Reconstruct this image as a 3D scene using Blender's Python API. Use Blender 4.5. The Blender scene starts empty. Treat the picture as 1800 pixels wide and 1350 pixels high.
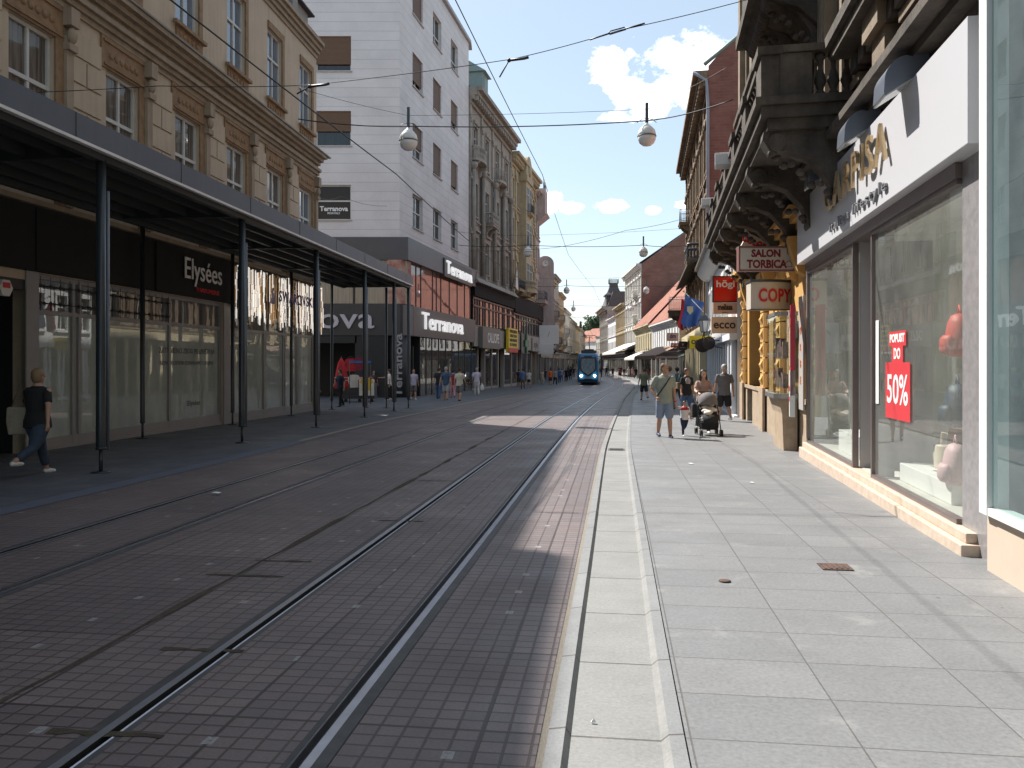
import bpy, math, random
from mathutils import Vector, Matrix
R = math.radians
S = bpy.context.scene
COL = S.collection
random.seed(7)

# ---------------------------------------------------------------- camera
F = 1400.0          # focal length in photo pixels (photo 1800 wide)
HZ = 637.0          # horizon row in the photo
CH = 1.62           # camera height
cd = bpy.data.cameras.new('camera'); cam = bpy.data.objects.new('camera', cd); COL.objects.link(cam)
cam.location = (0, 0, CH); cam.rotation_euler = (R(90), 0, 0)
cd.sensor_width = 36; cd.sensor_fit = 'HORIZONTAL'; cd.lens = F / 1800 * 36
cd.shift_y = -(675 - HZ) / 1800; cd.clip_start = .05; cd.clip_end = 4000
S.camera = cam

# ---------------------------------------------------------------- light
SUN = Vector((-.60, .658, 1.0)).normalized()
SUN_EL = math.asin(SUN.z); SUN_AZ = math.atan2(SUN.x, SUN.y)
ld = bpy.data.lights.new('sun', 'SUN'); ld.energy = 5.0; ld.angle = R(.55); ld.color = (1, .955, .89)
sun = bpy.data.objects.new('sun', ld); COL.objects.link(sun)
sun.rotation_euler = (-SUN).to_track_quat('-Z', 'Y').to_euler()
W = bpy.data.worlds.new('World'); S.world = W; W.use_nodes = True
S.view_settings.view_transform = 'Standard'; S.view_settings.look = 'None'
S.view_settings.exposure = 0.74; S.view_settings.gamma = 1.0
S.cycles.max_bounces = 8; S.cycles.diffuse_bounces = 3; S.cycles.glossy_bounces = 3
S.cycles.transparent_max_bounces = 12; S.cycles.transmission_bounces = 3
S.cycles.caustics_reflective = False; S.cycles.caustics_refractive = False
S.cycles.sample_clamp_indirect = 4.0
S.cycles.use_denoising = True


class NT:
    def __init__(s, tree): s.t = tree; s.n = tree.nodes; s.l = tree.links
    def new(s, typ, **kw):
        n = s.n.new(typ)
        for k, v in kw.items():
            if k.startswith('i_'):
                key = k[2:]; key = int(key) if key.isdigit() else key.replace('_', ' ')
                n.inputs[key].default_value = v
            else: setattr(n, k, v)
        return n
    def link(s, a, b): s.l.new(a, b)
    def math(s, op, a, b=None, c=None, clamp=False):
        n = s.n.new('ShaderNodeMath'); n.operation = op; n.use_clamp = clamp
        for i, x in enumerate((a, b, c)):
            if x is None: continue
            if isinstance(x, (int, float)): n.inputs[i].default_value = x
            else: s.l.new(x, n.inputs[i])
        return n.outputs[0]
    def mix(s, fac, a, b, blend='MIX'):
        n = s.n.new('ShaderNodeMix'); n.data_type = 'RGBA'; n.blend_type = blend
        for sock, x in ((n.inputs[0], fac), (n.inputs[6], a), (n.inputs[7], b)):
            if isinstance(x, (int, float)): sock.default_value = x
            elif isinstance(x, tuple): sock.default_value = x if len(x) == 4 else (*x, 1)
            else: s.l.new(x, sock)
        return n.outputs[2]
    def ramp(s, fac, stops):
        n = s.n.new('ShaderNodeValToRGB'); e = n.color_ramp.elements
        while len(e) < len(stops): e.new(.5)
        for q, (p, c) in zip(e, stops):
            q.position = p; q.color = (c, c, c, 1) if isinstance(c, (int, float)) else (*c, 1)
        s.l.new(fac, n.inputs[0]); return n.outputs[0]
    def noise(s, vec, scale, detail=4, rough=.6):
        n = s.n.new('ShaderNodeTexNoise'); n.inputs['Scale'].default_value = scale
        n.inputs['Detail'].default_value = detail; n.inputs['Roughness'].default_value = rough
        if vec is not None: s.l.new(vec, n.inputs['Vector'])
        return n.outputs['Fac']
    def scale(s, vec, sc):
        n = s.n.new('ShaderNodeMapping'); n.inputs['Scale'].default_value = sc
        s.l.new(vec, n.inputs['Vector']); return n.outputs[0]


def sky():
    w = NT(W.node_tree); w.n.clear()
    out = w.new('ShaderNodeOutputWorld'); bg = w.new('ShaderNodeBackground'); bg.inputs[1].default_value = .10
    st = w.new('ShaderNodeTexSky', sky_type='NISHITA', sun_disc=False, sun_elevation=SUN_EL, sun_rotation=SUN_AZ)
    st.altitude = 120; st.air_density = 1.0; st.dust_density = .7; st.ozone_density = 1.2
    tc = w.new('ShaderNodeTexCoord'); d = tc.outputs['Generated']
    sp = w.new('ShaderNodeSeparateXYZ'); w.link(d, sp.inputs[0])
    y = w.math('MAXIMUM', sp.outputs[1], .02)
    u = w.math('DIVIDE', sp.outputs[0], y); v = w.math('DIVIDE', sp.outputs[2], y)
    n1 = w.noise(w.scale(d, (1, 1, 1.5)), 17, 10, .68)
    n2 = w.noise(w.scale(d, (1, 1, 1.7)), 60, 4, .6)
    nn = w.math('ADD', w.math('MULTIPLY', w.math('SUBTRACT', n1, .5), 5.2), w.math('MULTIPLY', w.math('SUBTRACT', n2, .5), .5))
    total = None
    def px(x, yy): return (x - 900) / F, (HZ - yy) / F
    for (cx, cy, rx, ry, a) in ((1215, 125, 92, 58, 1.15), (1130, 168, 62, 38, 1.0), (1070, 120, 38, 34, .95), (1110, 92, 12, 10, .6),
                                (1085, 205, 50, 14, .55), (1250, 165, 60, 24, .8), (1075, 363, 26, 12, .95), (1000, 365, 22, 11, .95), (965, 358, 22, 20, .95),
                                (1148, 370, 13, 8, .85), (1200, 360, 20, 10, .8), (600, -250, 260, 90, .9), (1500, -400, 300, 120, 1), (-300, 100, 200, 60, .9),
                                (1600, 300, 150, 50, .9), (300, 250, 160, 60, .8)):
        c = px(cx, cy); r = (rx / F, ry / F)
        a1 = w.math('DIVIDE', w.math('SUBTRACT', u, c[0]), r[0]); a2 = w.math('DIVIDE', w.math('SUBTRACT', v, c[1]), r[1])
        q = w.math('ADD', w.math('MULTIPLY', a1, a1), w.math('MULTIPLY', a2, a2))
        m = w.math('SUBTRACT', a, w.math('MULTIPLY', q, .8))
        m = w.math('MAXIMUM', m, -1.5)
        total = m if total is None else w.math('MAXIMUM', total, m)
    front = w.math('GREATER_THAN', sp.outputs[1], .05)
    cl = w.math('ADD', total, nn)
    cl = w.ramp(w.math('MULTIPLY', cl, front), [(.0, 0.0), (.45, .55), (1.0, 1.0)])
    skyc = w.mix(.34, w.mix(1., st.outputs[0], (1.06, 1.02, .97), 'MULTIPLY'), (6.0, 7.0, 7.4))
    col = w.mix(cl, skyc, (13.0, 13.2, 13.6))
    w.link(col, bg.inputs[0]); w.link(bg.outputs[0], out.inputs[0])
sky()

# ---------------------------------------------------------------- materials
MATS = {}
def mat(name, col=(.5, .5, .5), rough=.6, metal=0., col2=None, scale=3., amt=.35, bump=0., bscale=30., streak=0., coord='Object', spec=.5, emit=None, alpha=None, coat=0.):
    """Principled material with procedural variation: colour mottling, vertical streaks and fine bump."""
    if name in MATS: return MATS[name]
    m = bpy.data.materials.new(name); m.use_nodes = True; MATS[name] = m
    t = NT(m.node_tree); p = t.n['Principled BSDF']
    tc = t.new('ShaderNodeTexCoord').outputs[coord]
    c2 = col2 or tuple(c * .62 for c in col)
    f = t.noise(tc, scale, 6, .62)
    c = t.mix(t.ramp(f, [(.35, 0.), (.72, amt)]), col, c2)
    if streak:
        g = t.noise(t.scale(tc, (1.6, 1.6, .12)), 3.0, 5, .65)
        c = t.mix(t.ramp(g, [(.45, 0.), (.8, streak)]), c, tuple(x * .38 for x in col))
    t.link(c, p.inputs['Base Color'])
    p.inputs['Roughness'].default_value = rough; p.inputs['Metallic'].default_value = metal
    p.inputs['Specular IOR Level'].default_value = spec
    if coat: p.inputs['Coat Weight'].default_value = coat
    if bump:
        b = t.new('ShaderNodeBump'); b.inputs['Strength'].default_value = bump; b.inputs['Distance'].default_value = .02
        t.link(t.noise(tc, bscale, 5), b.inputs['Height']); t.link(b.outputs[0], p.inputs['Normal'])
    if emit:
        p.inputs['Emission Color'].default_value = (*emit[0], 1); p.inputs['Emission Strength'].default_value = emit[1]
    return m

def glass(name, tint=(.8, .85, .83), ior=1.6, rough=.0, glare_haze=0., dc=(.74, .77, .71)):
    if name in MATS: return MATS[name]
    m = bpy.data.materials.new(name); m.use_nodes = True; MATS[name] = m
    t = NT(m.node_tree); t.n.clear()
    o = t.new('ShaderNodeOutputMaterial'); mx = t.new('ShaderNodeMixShader'); fr = t.new('ShaderNodeFresnel'); fr.inputs[0].default_value = ior
    tr = t.new('ShaderNodeBsdfTransparent'); tr.inputs[0].default_value = (*tint, 1)
    gl = t.new('ShaderNodeBsdfGlossy'); gl.inputs['Roughness'].default_value = rough; gl.inputs[0].default_value = (.95, .97, .97, 1)
    tc = t.new('ShaderNodeTexCoord').outputs['Object']
    b = t.new('ShaderNodeBump'); b.inputs['Strength'].default_value = .05; b.inputs['Distance'].default_value = .02
    t.link(t.noise(tc, 1.4, 2), b.inputs['Height']); t.link(b.outputs[0], gl.inputs['Normal'])
    inner = tr.outputs[0]
    if glare_haze:  # pale diffuse layer mixed in for bright reflections, lifting the dark glass
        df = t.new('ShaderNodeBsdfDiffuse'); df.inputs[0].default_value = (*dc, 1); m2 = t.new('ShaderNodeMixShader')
        t.link(t.ramp(t.noise(tc, 1.3, 6, .7), [(.3, glare_haze * .5), (.75, glare_haze * 1.5)]), m2.inputs[0]); t.link(inner, m2.inputs[1]); t.link(df.outputs[0], m2.inputs[2]); inner = m2.outputs[0]
    bf = t.new('ShaderNodeNewGeometry').outputs['Backfacing']; t.link(t.math('ADD', t.math('MULTIPLY', bf, 1 / ior - ior), ior), fr.inputs[0])
    t.link(fr.outputs[0], mx.inputs[0]); t.link(inner, mx.inputs[1]); t.link(gl.outputs[0], mx.inputs[2]); t.link(mx.outputs[0], o.inputs[0])
    return m

def pane(name, col, ior=1.9, col2=None, wob=.06, sv=(5, 5, .25)):
    """opaque window pane: dark room or curtain behind glass, or a reflected tint in the base colour, with a mirror-like reflection"""
    if name in MATS: return MATS[name]
    m = bpy.data.materials.new(name); m.use_nodes = True; MATS[name] = m
    t = NT(m.node_tree); p = t.n['Principled BSDF']; tc = t.new('ShaderNodeTexCoord').outputs['Object']
    f = t.noise(t.scale(tc, sv), 2.5, 3)
    c = t.mix(t.ramp(f, [(.4, 0.), (.62, 1.)]), col, col2 or tuple(x * .5 for x in col))
    t.link(c, p.inputs['Base Color']); p.inputs['Roughness'].default_value = .6
    p.inputs['Specular IOR Level'].default_value = 0
    o = [n for n in t.n if n.type == 'OUTPUT_MATERIAL'][0]
    mx = t.new('ShaderNodeMixShader'); fr = t.new('ShaderNodeFresnel'); fr.inputs[0].default_value = ior
    gl = t.new('ShaderNodeBsdfGlossy'); gl.inputs['Roughness'].default_value = 0.0
    b = t.new('ShaderNodeBump'); b.inputs['Strength'].default_value = wob; b.inputs['Distance'].default_value = .03
    t.link(t.noise(tc, 1.1, 2), b.inputs['Height']); t.link(b.outputs[0], gl.inputs['Normal'])
    bf = t.new('ShaderNodeNewGeometry').outputs['Backfacing']; t.link(t.math('ADD', t.math('MULTIPLY', bf, 1 / ior - ior), ior), fr.inputs[0])
    t.link(fr.outputs[0], mx.inputs[0]); t.link(p.outputs[0], mx.inputs[1]); t.link(gl.outputs[0], mx.inputs[2]); t.link(mx.outputs[0], o.inputs[0])
    return m

def grid_mat(name, col, cols2, mort, bw, rh, ms, slab=None, offset=0., coord='UV', rough=.7, amt=.5, marks=False, bumpd=.004, nscale=.9, fine=60, spec=.4, worn=None, fc=(.82, 1.12), spots=0.):
    """paving, bricks or tiles: brick texture plus stains; optional larger slab joints"""
    m = bpy.data.materials.new(name); m.use_nodes = True; MATS[name] = m
    t = NT(m.node_tree); p = t.n['Principled BSDF']; tc = t.new('ShaderNodeTexCoord').outputs[coord]
    def brick(w, h, s, off):
        b = t.new('ShaderNodeTexBrick'); b.offset = off; b.inputs['Scale'].default_value = 1
        b.inputs['Brick Width'].default_value = w; b.inputs['Row Height'].default_value = h; b.inputs['Mortar Size'].default_value = s
        b.inputs['Mortar Smooth'].default_value = .3; t.link(tc, b.inputs['Vector']); return b
    b = brick(bw, rh, ms, offset)
    b.inputs['Color1'].default_value = (*col, 1); b.inputs['Color2'].default_value = (*cols2, 1); b.inputs['Mortar'].default_value = (*mort, 1)
    c = b.outputs['Color']; h = b.outputs['Fac']
    if slab:
        s = brick(slab[0], slab[1], slab[2], 0.); s.inputs['Color1'].default_value = (1, 1, 1, 1); s.inputs['Color2'].default_value = (.70, .70, .72, 1)
        s.inputs['Mortar'].default_value = (.35, .32, .3, 1); c = t.mix(1., c, s.outputs['Color'], 'MULTIPLY'); h = t.math('MAXIMUM', h, s.outputs['Fac'])
    st = t.noise(tc, nscale, 7, .65)
    c = t.mix(t.ramp(st, [(.38, 0.), (.75, amt)]), c, tuple(x * .45 for x in col))
    fn = t.noise(tc, fine, 3, .7)
    c = t.mix(1., c, t.ramp(fn, [(.3, fc[0]), (.7, fc[1])]), 'MULTIPLY')
    if worn:
        wn = t.noise(t.scale(tc, (1, 1, 1)), 2.3, 6, .7); c = t.mix(t.ramp(wn, [(.58, 0.), (.75, .55)]), c, worn)
    if spots:
        vo = t.new('ShaderNodeTexVoronoi'); vo.inputs['Scale'].default_value = 2.6; t.link(tc, vo.inputs['Vector'])
        n9 = t.noise(tc, 14, 3, .6); d9 = t.math('ADD', vo.outputs['Distance'], t.math('MULTIPLY', t.math('SUBTRACT', n9, .5), .10))
        sp9 = t.new('ShaderNodeSeparateXYZ'); t.link(vo.outputs['Color'], sp9.inputs[0])
        lim = t.math('MULTIPLY', sp9.outputs[0], .055); k9 = t.math('LESS_THAN', d9, lim)
        c = t.mix(t.math('MULTIPLY', k9, spots), c, tuple(x * .35 for x in col))
        n8 = t.noise(t.scale(tc, (.35, 1.6, 1)), 1.7, 8, .72); c = t.mix(t.ramp(n8, [(.56, 0.), (.74, .38)]), c, tuple(x * .52 for x in col))
    if marks:
        sp = t.new('ShaderNodeSeparateXYZ'); t.link(tc, sp.inputs[0])
        fv = t.math('FRACT', t.math('DIVIDE', sp.outputs[1], .5)); a = t.math('LESS_THAN', t.math('ABSOLUTE', t.math('SUBTRACT', fv, .52)), .07)
        tot = None
        for off in (-5.0, -3.2, -1.62, -.82, 0.0, 1.07):
            q = t.math('LESS_THAN', t.math('ABSOLUTE', t.math('SUBTRACT', sp.outputs[0], off)), .026); tot = q if tot is None else t.math('MAXIMUM', tot, q)
        wn = t.new('ShaderNodeTexWhiteNoise', noise_dimensions='2D'); cb = t.new('ShaderNodeCombineXYZ')
        t.link(t.math('FLOOR', t.math('DIVIDE', sp.outputs[1], .5)), cb.inputs[0]); t.link(t.math('FLOOR', t.math('MULTIPLY', sp.outputs[0], 1.25)), cb.inputs[1]); t.link(cb.outputs[0], wn.inputs['Vector'])
        keep = t.math('GREATER_THAN', wn.outputs[0], .5)
        k = t.math('MULTIPLY', t.math('MULTIPLY', a, tot), t.math('MULTIPLY', keep, t.ramp(fn, [(.3, .25), (.6, .85)])))
        c = t.mix(k, c, (.36, .36, .36))
    t.link(c, p.inputs['Base Color']); p.inputs['Specular IOR Level'].default_value = spec
    t.link(t.ramp(st, [(.3, rough - .12), (.7, rough + .12)]), p.inputs['Roughness'])
    bp = t.new('ShaderNodeBump'); bp.inputs['Strength'].default_value = .6; bp.inputs['Distance'].default_value = bumpd
    hh = t.math('SUBTRACT', t.math('MULTIPLY', fn, .35), h); t.link(hh, bp.inputs['Height']); t.link(bp.outputs[0], p.inputs['Normal'])
    return m

# ---------------------------------------------------------------- mesh builder
class MB:
    def __init__(s): s.v = []; s.f = []; s.m = []; s.s = []; s.uv = None
    def add(s, vs, fs, mi=0, smooth=False):
        b = len(s.v); s.v += [tuple(x) for x in vs]
        for f in fs: s.f.append(tuple(i + b for i in f)); s.m.append(mi); s.s.append(smooth)
        return s
    def box(s, x0, x1, y0, y1, z0, z1, mi=0):
        if x0 > x1: x0, x1 = x1, x0
        if y0 > y1: y0, y1 = y1, y0
        if z0 > z1: z0, z1 = z1, z0
        v = [(x, y, z) for z in (z0, z1) for y in (y0, y1) for x in (x0, x1)]
        return s.add(v, [(0, 2, 3, 1), (4, 5, 7, 6), (0, 1, 5, 4), (2, 6, 7, 3), (0, 4, 6, 2), (1, 3, 7, 5)], mi)
    def rings(s, rings, mi=0, cap=True, smooth=True, closed=True):
        n = len(rings[0]); vs = [p for r in rings for p in r]; fs = []
        for i in range(len(rings) - 1):
            for j in range(n if closed else n - 1):
                k = (j + 1) % n; fs.append((i * n + j, i * n + k, (i + 1) * n + k, (i + 1) * n + j))
        s.add(vs, fs, mi, smooth)
        if cap:
            b = len(s.v) - len(vs)
            s.f.append(tuple(range(b + n - 1, b - 1, -1))); s.m.append(mi); s.s.append(False)
            s.f.append(tuple(range(b + (len(rings) - 1) * n, b + len(rings) * n))); s.m.append(mi); s.s.append(False)
        return s
    def path(s, pts, rad, n=8, mi=0, flat=1.0):
        """tube through points; rad a number or list"""
        pts = [Vector(p) for p in pts]
        if not isinstance(rad, (list, tuple)): rad = [rad] * len(pts)
        rs = []; up = None
        for i, p in enumerate(pts):
            d = (pts[min(i + 1, len(pts) - 1)] - pts[max(i - 1, 0)]).normalized()
            if up is None:
                up = Vector((0, 0, 1)) if abs(d.z) < .9 else Vector((0, 1, 0))
            a = d.cross(up).normalized(); b = a.cross(d).normalized(); up = b
            rs.append([p + (a * math.cos(2 * math.pi * k / n) * flat + b * math.sin(2 * math.pi * k / n)) * rad[i] for k in range(n)])
        return s.rings(rs, mi)
    def lathe(s, prof, c=(0, 0, 0), n=16, mi=0, sx=1., sy=1.):
        rs = [[(c[0] + r * sx * math.cos(2 * math.pi * k / n), c[1] + r * sy * math.sin(2 * math.pi * k / n), c[2] + z) for k in range(n)] for r, z in prof]
        return s.rings(rs, mi)
    def ball(s, c, rx, ry=None, rz=None, n=12, m=8, mi=0):
        ry = ry or rx; rz = rz or rx
        rs = [[(c[0] + rx * math.sin(t) * math.cos(2 * math.pi * k / n), c[1] + ry * math.sin(t) * math.sin(2 * math.pi * k / n), c[2] - rz * math.cos(t)) for k in range(n)]
              for t in [max(.02, min(math.pi - .02, math.pi * i / m)) for i in range(m + 1)]]
        return s.rings(rs, mi)
    def prism(s, poly, axis, a0, a1, mi=0, smooth=False):
        """extrude a 2-D polygon along an axis: axis x -> poly is (y,z); y -> (x,z); z -> (x,y)"""
        def P(q, a): return (a, q[0], q[1]) if axis == 'x' else (q[0], a, q[1]) if axis == 'y' else (q[0], q[1], a)
        return s.rings([[P(q, a0) for q in poly], [P(q, a1) for q in poly]], mi, smooth=smooth)
    def quad(s, a, b, c, d, mi=0): return s.add([a, b, c, d], [(0, 1, 2, 3)], mi)
    def mesh(s, name, mats):
        me = bpy.data.meshes.new(name); me.from_pydata(s.v, [], s.f)
        for m in (mats if isinstance(mats, (list, tuple)) else [mats]): me.materials.append(m)
        me.polygons.foreach_set('material_index', s.m); me.polygons.foreach_set('use_smooth', s.s)
        if s.uv:
            L = me.uv_layers.new(name='UVMap')
            for poly in me.polygons:
                for li in poly.loop_indices: L.data[li].uv = s.uv[me.loops[li].vertex_index]
        import bmesh
        bm = bmesh.new(); bm.from_mesh(me); bmesh.ops.recalc_face_normals(bm, faces=bm.faces) if not s.uv and len(s.v) != 4 * len(s.f) else None
        bm.to_mesh(me); bm.free(); me.update()
        return me
    def build(s, name, mats, parent=None, loc=(0, 0, 0), rz=0., bevel=0.):
        return obj(name, s.mesh(name, mats), parent, loc, rz, bevel)

def obj(name, me, parent=None, loc=(0, 0, 0), rz=0., bevel=0.):
    o = bpy.data.objects.new(name, me); COL.objects.link(o); o.parent = parent; o.location = loc
    if rz: o.rotation_euler = (0, 0, rz)
    if bevel:
        b = o.modifiers.new('bevel', 'BEVEL'); b.width = bevel; b.segments = 2; b.limit_method = 'ANGLE'; b.angle_limit = R(40)
    return o

def tag(o, label=None, cat=None, group=None, kind=None):
    for k, v in (('label', label), ('category', cat), ('group', group), ('kind', kind)):
        if v: o[k] = v
    return o
def thing(name, label, cat, loc=(0, 0, 0), rz=0., group=None):
    o = bpy.data.objects.new(name, None); COL.objects.link(o); o.location = loc; o.rotation_euler = (0, 0, rz); o.empty_display_size = .2
    return tag(o, label, cat, group)
def kids(o): return [c for c in COL.objects if c.parent == o]
def dup(o, loc=None, rz=None, label=None, parent=None, children=None):
    children = children if children is not None else CH_MAP
    c = o.copy(); COL.objects.link(c)
    if parent is not None: c.parent = parent
    if loc is not None: c.location = loc
    if rz is not None: c.rotation_euler = (0, 0, rz)
    if label: c['label'] = label
    for k in list(o.children): dup(k, parent=c)
    return c
CH_MAP = None

def text_bm(mb, s, size, x, y, z, depth=.02, mi=0, bold=0., width=None, shear=0., align='CENTER', rot=0., plane='xz', spacing=1.):
    """adds lettering to a mesh builder: letters stand in the local x-z plane facing -y"""
    cu = bpy.data.curves.new('t', 'FONT'); cu.body = s; cu.size = size; cu.extrude = depth / 2; cu.offset = bold; cu.shear = shear
    cu.align_x = align; cu.align_y = 'CENTER'; cu.resolution_u = 3; cu.space_character = spacing
    o = bpy.data.objects.new('t', cu); COL.objects.link(o)
    dg = bpy.context.evaluated_depsgraph_get(); me = bpy.data.meshes.new_from_object(o.evaluated_get(dg))
    vs = [v.co.copy() for v in me.vertices]; fs = [tuple(p.vertices) for p in me.polygons]
    bpy.data.objects.remove(o); bpy.data.curves.remove(cu); bpy.data.meshes.remove(me)
    if not vs: return
    x0 = min(v.x for v in vs); x1 = max(v.x for v in vs); k = 1.
    if width: k = width / (x1 - x0)
    cr, sr = math.cos(rot), math.sin(rot); cx = (x0 + x1) / 2 if align == 'CENTER' else x0
    out = []
    for v in vs:
        a = (v.x - cx) * k; b = v.y; a, b = a * cr - b * sr, a * sr + b * cr
        out.append((x + a, y - v.z, z + b))
    mb.add(out, fs, mi)

# ---------------------------------------------------------------- ground shape
def interp(pts, y):
    if y <= pts[0][0]:
        (a, b), (c, d) = pts[0], pts[1]; return b + (y - a) * (d - b) / (c - a)
    if y >= pts[-1][0]:
        (a, b), (c, d) = pts[-2], pts[-1]; return d + (y - c) * (d - b) / (c - a)
    for i in range(len(pts) - 1):
        if pts[i][0] <= y <= pts[i + 1][0]: break
    p = pts; x0, y0 = p[i]; x1, y1 = p[i + 1]; h = x1 - x0
    def sl(j):
        if j <= 0: return (p[1][1] - p[0][1]) / (p[1][0] - p[0][0])
        if j >= len(p) - 1: return (p[-1][1] - p[-2][1]) / (p[-1][0] - p[-2][0])
        return (p[j + 1][1] - p[j - 1][1]) / (p[j + 1][0] - p[j - 1][0])
    t = (y - x0) / h; m0 = sl(i) * h; m1 = sl(i + 1) * h
    return (2 * t**3 - 3 * t**2 + 1) * y0 + (t**3 - 2 * t**2 + t) * m0 + (-2 * t**3 + 3 * t**2) * y1 + (t**3 - t**2) * m1
GP = [(-30, .3), (0, 0), (40, -.4), (75, -.74), (100, -.86), (130, -.8), (170, -.5), (220, -.1), (300, .35), (500, 2.2), (900, 6)]
def G(y): return interp(GP, y)
CP = [(-30, -5.6), (-10, -2.95), (0, -1.74), (3.2, -1.36), (8, -.74), (14.3, .07), (17.6, .5), (27.7, 1.86), (45, 4.55), (61.3, 7.35), (71, 9.05), (85, 11.3), (100, 13.2), (130, 15.9), (160, 18), (200, 20.5), (250, 23.5), (300, 26), (420, 31)]
def C(y): return interp(CP, y)
LK = [(-30, -5.3), (9, -5.3), (16, -5.35), (25, -5.65), (45, -5.7), (60, -5.4), (95, -5.0), (300, -5.0)]
RK = [(-30, 1.5), (15, 1.5), (28, 1.7), (46, 1.74), (100, 1.7), (300, 1.7)]
def leftkerb(y): return C(y) + interp(LK, y)
def rightkerb(y): return C(y) + interp(RK, y)
def W_at(px, py):
    """world point on the ground seen at photo pixel (px, py)"""
    y = 2268.0 / max(py - 651, 4)
    for _ in range(30): y = F * (CH - G(y)) / (py - HZ)
    return Vector(((px - 900) / F * y, y, G(y)))
def at(px, py, y): return Vector(((px - 900) / F * y, y, CH + (HZ - py) / F * y))
def LX(y): return -10.75 + .0957 * y      # left facade line
def RX(y): return 2.84 + .186 * y         # right facade line
def RX0(y): return 2.62 + .186 * y
# ================================================================ ground
YS = [-30 + i * 1.0 for i in range(0, 26)] + [-4 + .5 * i for i in range(0, 80)] + [36 + i for i in range(0, 70)] + [106 + 3 * i for i in range(0, 40)] + [230 + 10 * i for i in range(20)]
def arc():
    L = {}; s = 0; prev = None
    for y in YS:
        if prev is not None: s += math.hypot(y - prev, C(y) - C(prev))
        L[y] = s; prev = y
    return L
ARC = arc()
def strip(name, fa, fb, mt, za=0., zb=0., y0=-30, y1=430, nseg=1, kind='structure', parent=None, uvc=True, shear=True, uo=0.):
    mb = MB(); uv = []
    ys = [y for y in YS if y0 <= y <= y1]
    for y in ys:
        a, b = fa(y), fb(y); dc = (C(y + .5) - C(y - .5)) if shear else 0
        for k in range(nseg + 1):
            t = k / nseg; x = a + (b - a) * t
            mb.v.append((x, y, G(y) + za + (zb - za) * t)); o = x - C(y)
            uv.append((o + uo, ARC[y] + dc * o if uvc else y))
    n = nseg + 1
    for i in range(len(ys) - 1):
        for k in range(nseg):
            mb.f.append((i * n + k, i * n + k + 1, (i + 1) * n + k + 1, (i + 1) * n + k)); mb.m.append(0); mb.s.append(True)
    mb.uv = uv
    return tag(mb.build(name, mt, parent), kind=kind)

m_paver = grid_mat('paver', (.235, .182, .172), (.185, .15, .145), (.085, .058, .052), .118, .10, .0075, slab=(1.18, 1.0, .012), rough=.5, marks=True, amt=.5, spec=.5, spots=.5)
m_slab = grid_mat('pavement_slab', (.240, .242, .246), (.212, .216, .222), (.12, .115, .11), .72, .5, .005, rough=.56, amt=.5, nscale=1.1, fine=42, bumpd=.003, worn=(.36, .355, .34), fc=(.78, 1.14), spots=.8)
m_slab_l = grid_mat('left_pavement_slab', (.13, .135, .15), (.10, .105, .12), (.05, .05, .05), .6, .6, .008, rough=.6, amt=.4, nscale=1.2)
m_gutter = grid_mat('gutter_concrete', (.275, .277, .27), (.245, .247, .24), (.09, .08, .07), 3.0, .92, .008, rough=.75, amt=.3, nscale=2.2, fine=50, worn=(.31, .31, .295), spots=.6)
m_kerb = grid_mat('kerb_stone', (.245, .25, .255), (.205, .21, .215), (.09, .08, .07), 3.0, .92, .008, rough=.7, amt=.35, nscale=3)
m_grout = mat('sand_joint', (.27, .24, .20), .9, scale=30, bump=.5, bscale=80)
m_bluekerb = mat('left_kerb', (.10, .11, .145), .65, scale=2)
m_ochre = mat('ochre_strip', (.34, .25, .16), .8, scale=8)
m_asph = mat('far_road', (.16, .15, .15), .7, scale=2, amt=.3)
m_rail = mat('rail_steel', (.50, .52, .58), .32, metal=.9, col2=(.32, .32, .36), scale=6, amt=.5)
m_rail_d = mat('rail_groove', (.018, .017, .017), .6)
m_soil = mat('ground_base', (.20, .19, .17), .9, scale=.1)

# road sheets between the rails (rail slots left open)
m_tar = mat('rail_sealant', (.045, .043, .045), .6, col2=(.09, .085, .085), scale=9, amt=.8)
OR = [-.5, .5]; OL = [-3.7, -2.7]
edges = []
x = None
cuts = sorted([o for o in OL + OR])
segs = []; prev = ('L', None)
def off(o): return lambda y: C(y) + o
bounds = [(lambda y: leftkerb(y) + .22)] 
for o in cuts: bounds += [off(o - .095), off(o + .10)]
bounds.append(lambda y: rightkerb(y) - .035)
for i in range(0, len(bounds), 2):
    strip('road', bounds[i], bounds[i + 1], m_paver, nseg=1)
strip('road_joint', lambda y: rightkerb(y) - .035, lambda y: rightkerb(y), m_grout, -.004, -.004)
for o in cuts:
    f = off(o)
    rail = thing('tram_rail', {-3.7: 'far left grooved steel rail of the track beside the arcade', -2.7: 'second grooved steel rail from the left, inner rail of the left track', -.5: 'third grooved steel rail, left rail of the sunlit near track', .5: 'rightmost grooved steel rail running nearest the stone gutter'}[o], 'rail', group='tram rails in the road')
    inner = 1 if o in (-3.7, -.5) else -1
    # running head outside, groove and lip towards the track centre
    def seg(a, b, za, zb, m, nm): strip(nm, lambda y: C(y) + o + a * inner if inner > 0 else C(y) + o - b, lambda y: C(y) + o + b * inner if inner > 0 else C(y) + o - a, m, za if inner > 0 else zb, zb if inner > 0 else za, kind=None, parent=rail)
    seg(-.095, -.034, -.001, .003, m_tar, 'sealant'); seg(.064, .10, .0, -.001, m_tar, 'sealant')
    seg(-.034, .012, .004, .004, m_rail, 'rail_head')
    seg(.012, .014, .004, -.03, m_rail_d, 'groove_wall')
    seg(.014, .050, -.03, -.03, m_rail_d, 'groove')
    seg(.050, .054, -.03, .002, m_rail, 'groove_wall')
    seg(.054, .064, .002, .0, m_rail, 'lip')
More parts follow.
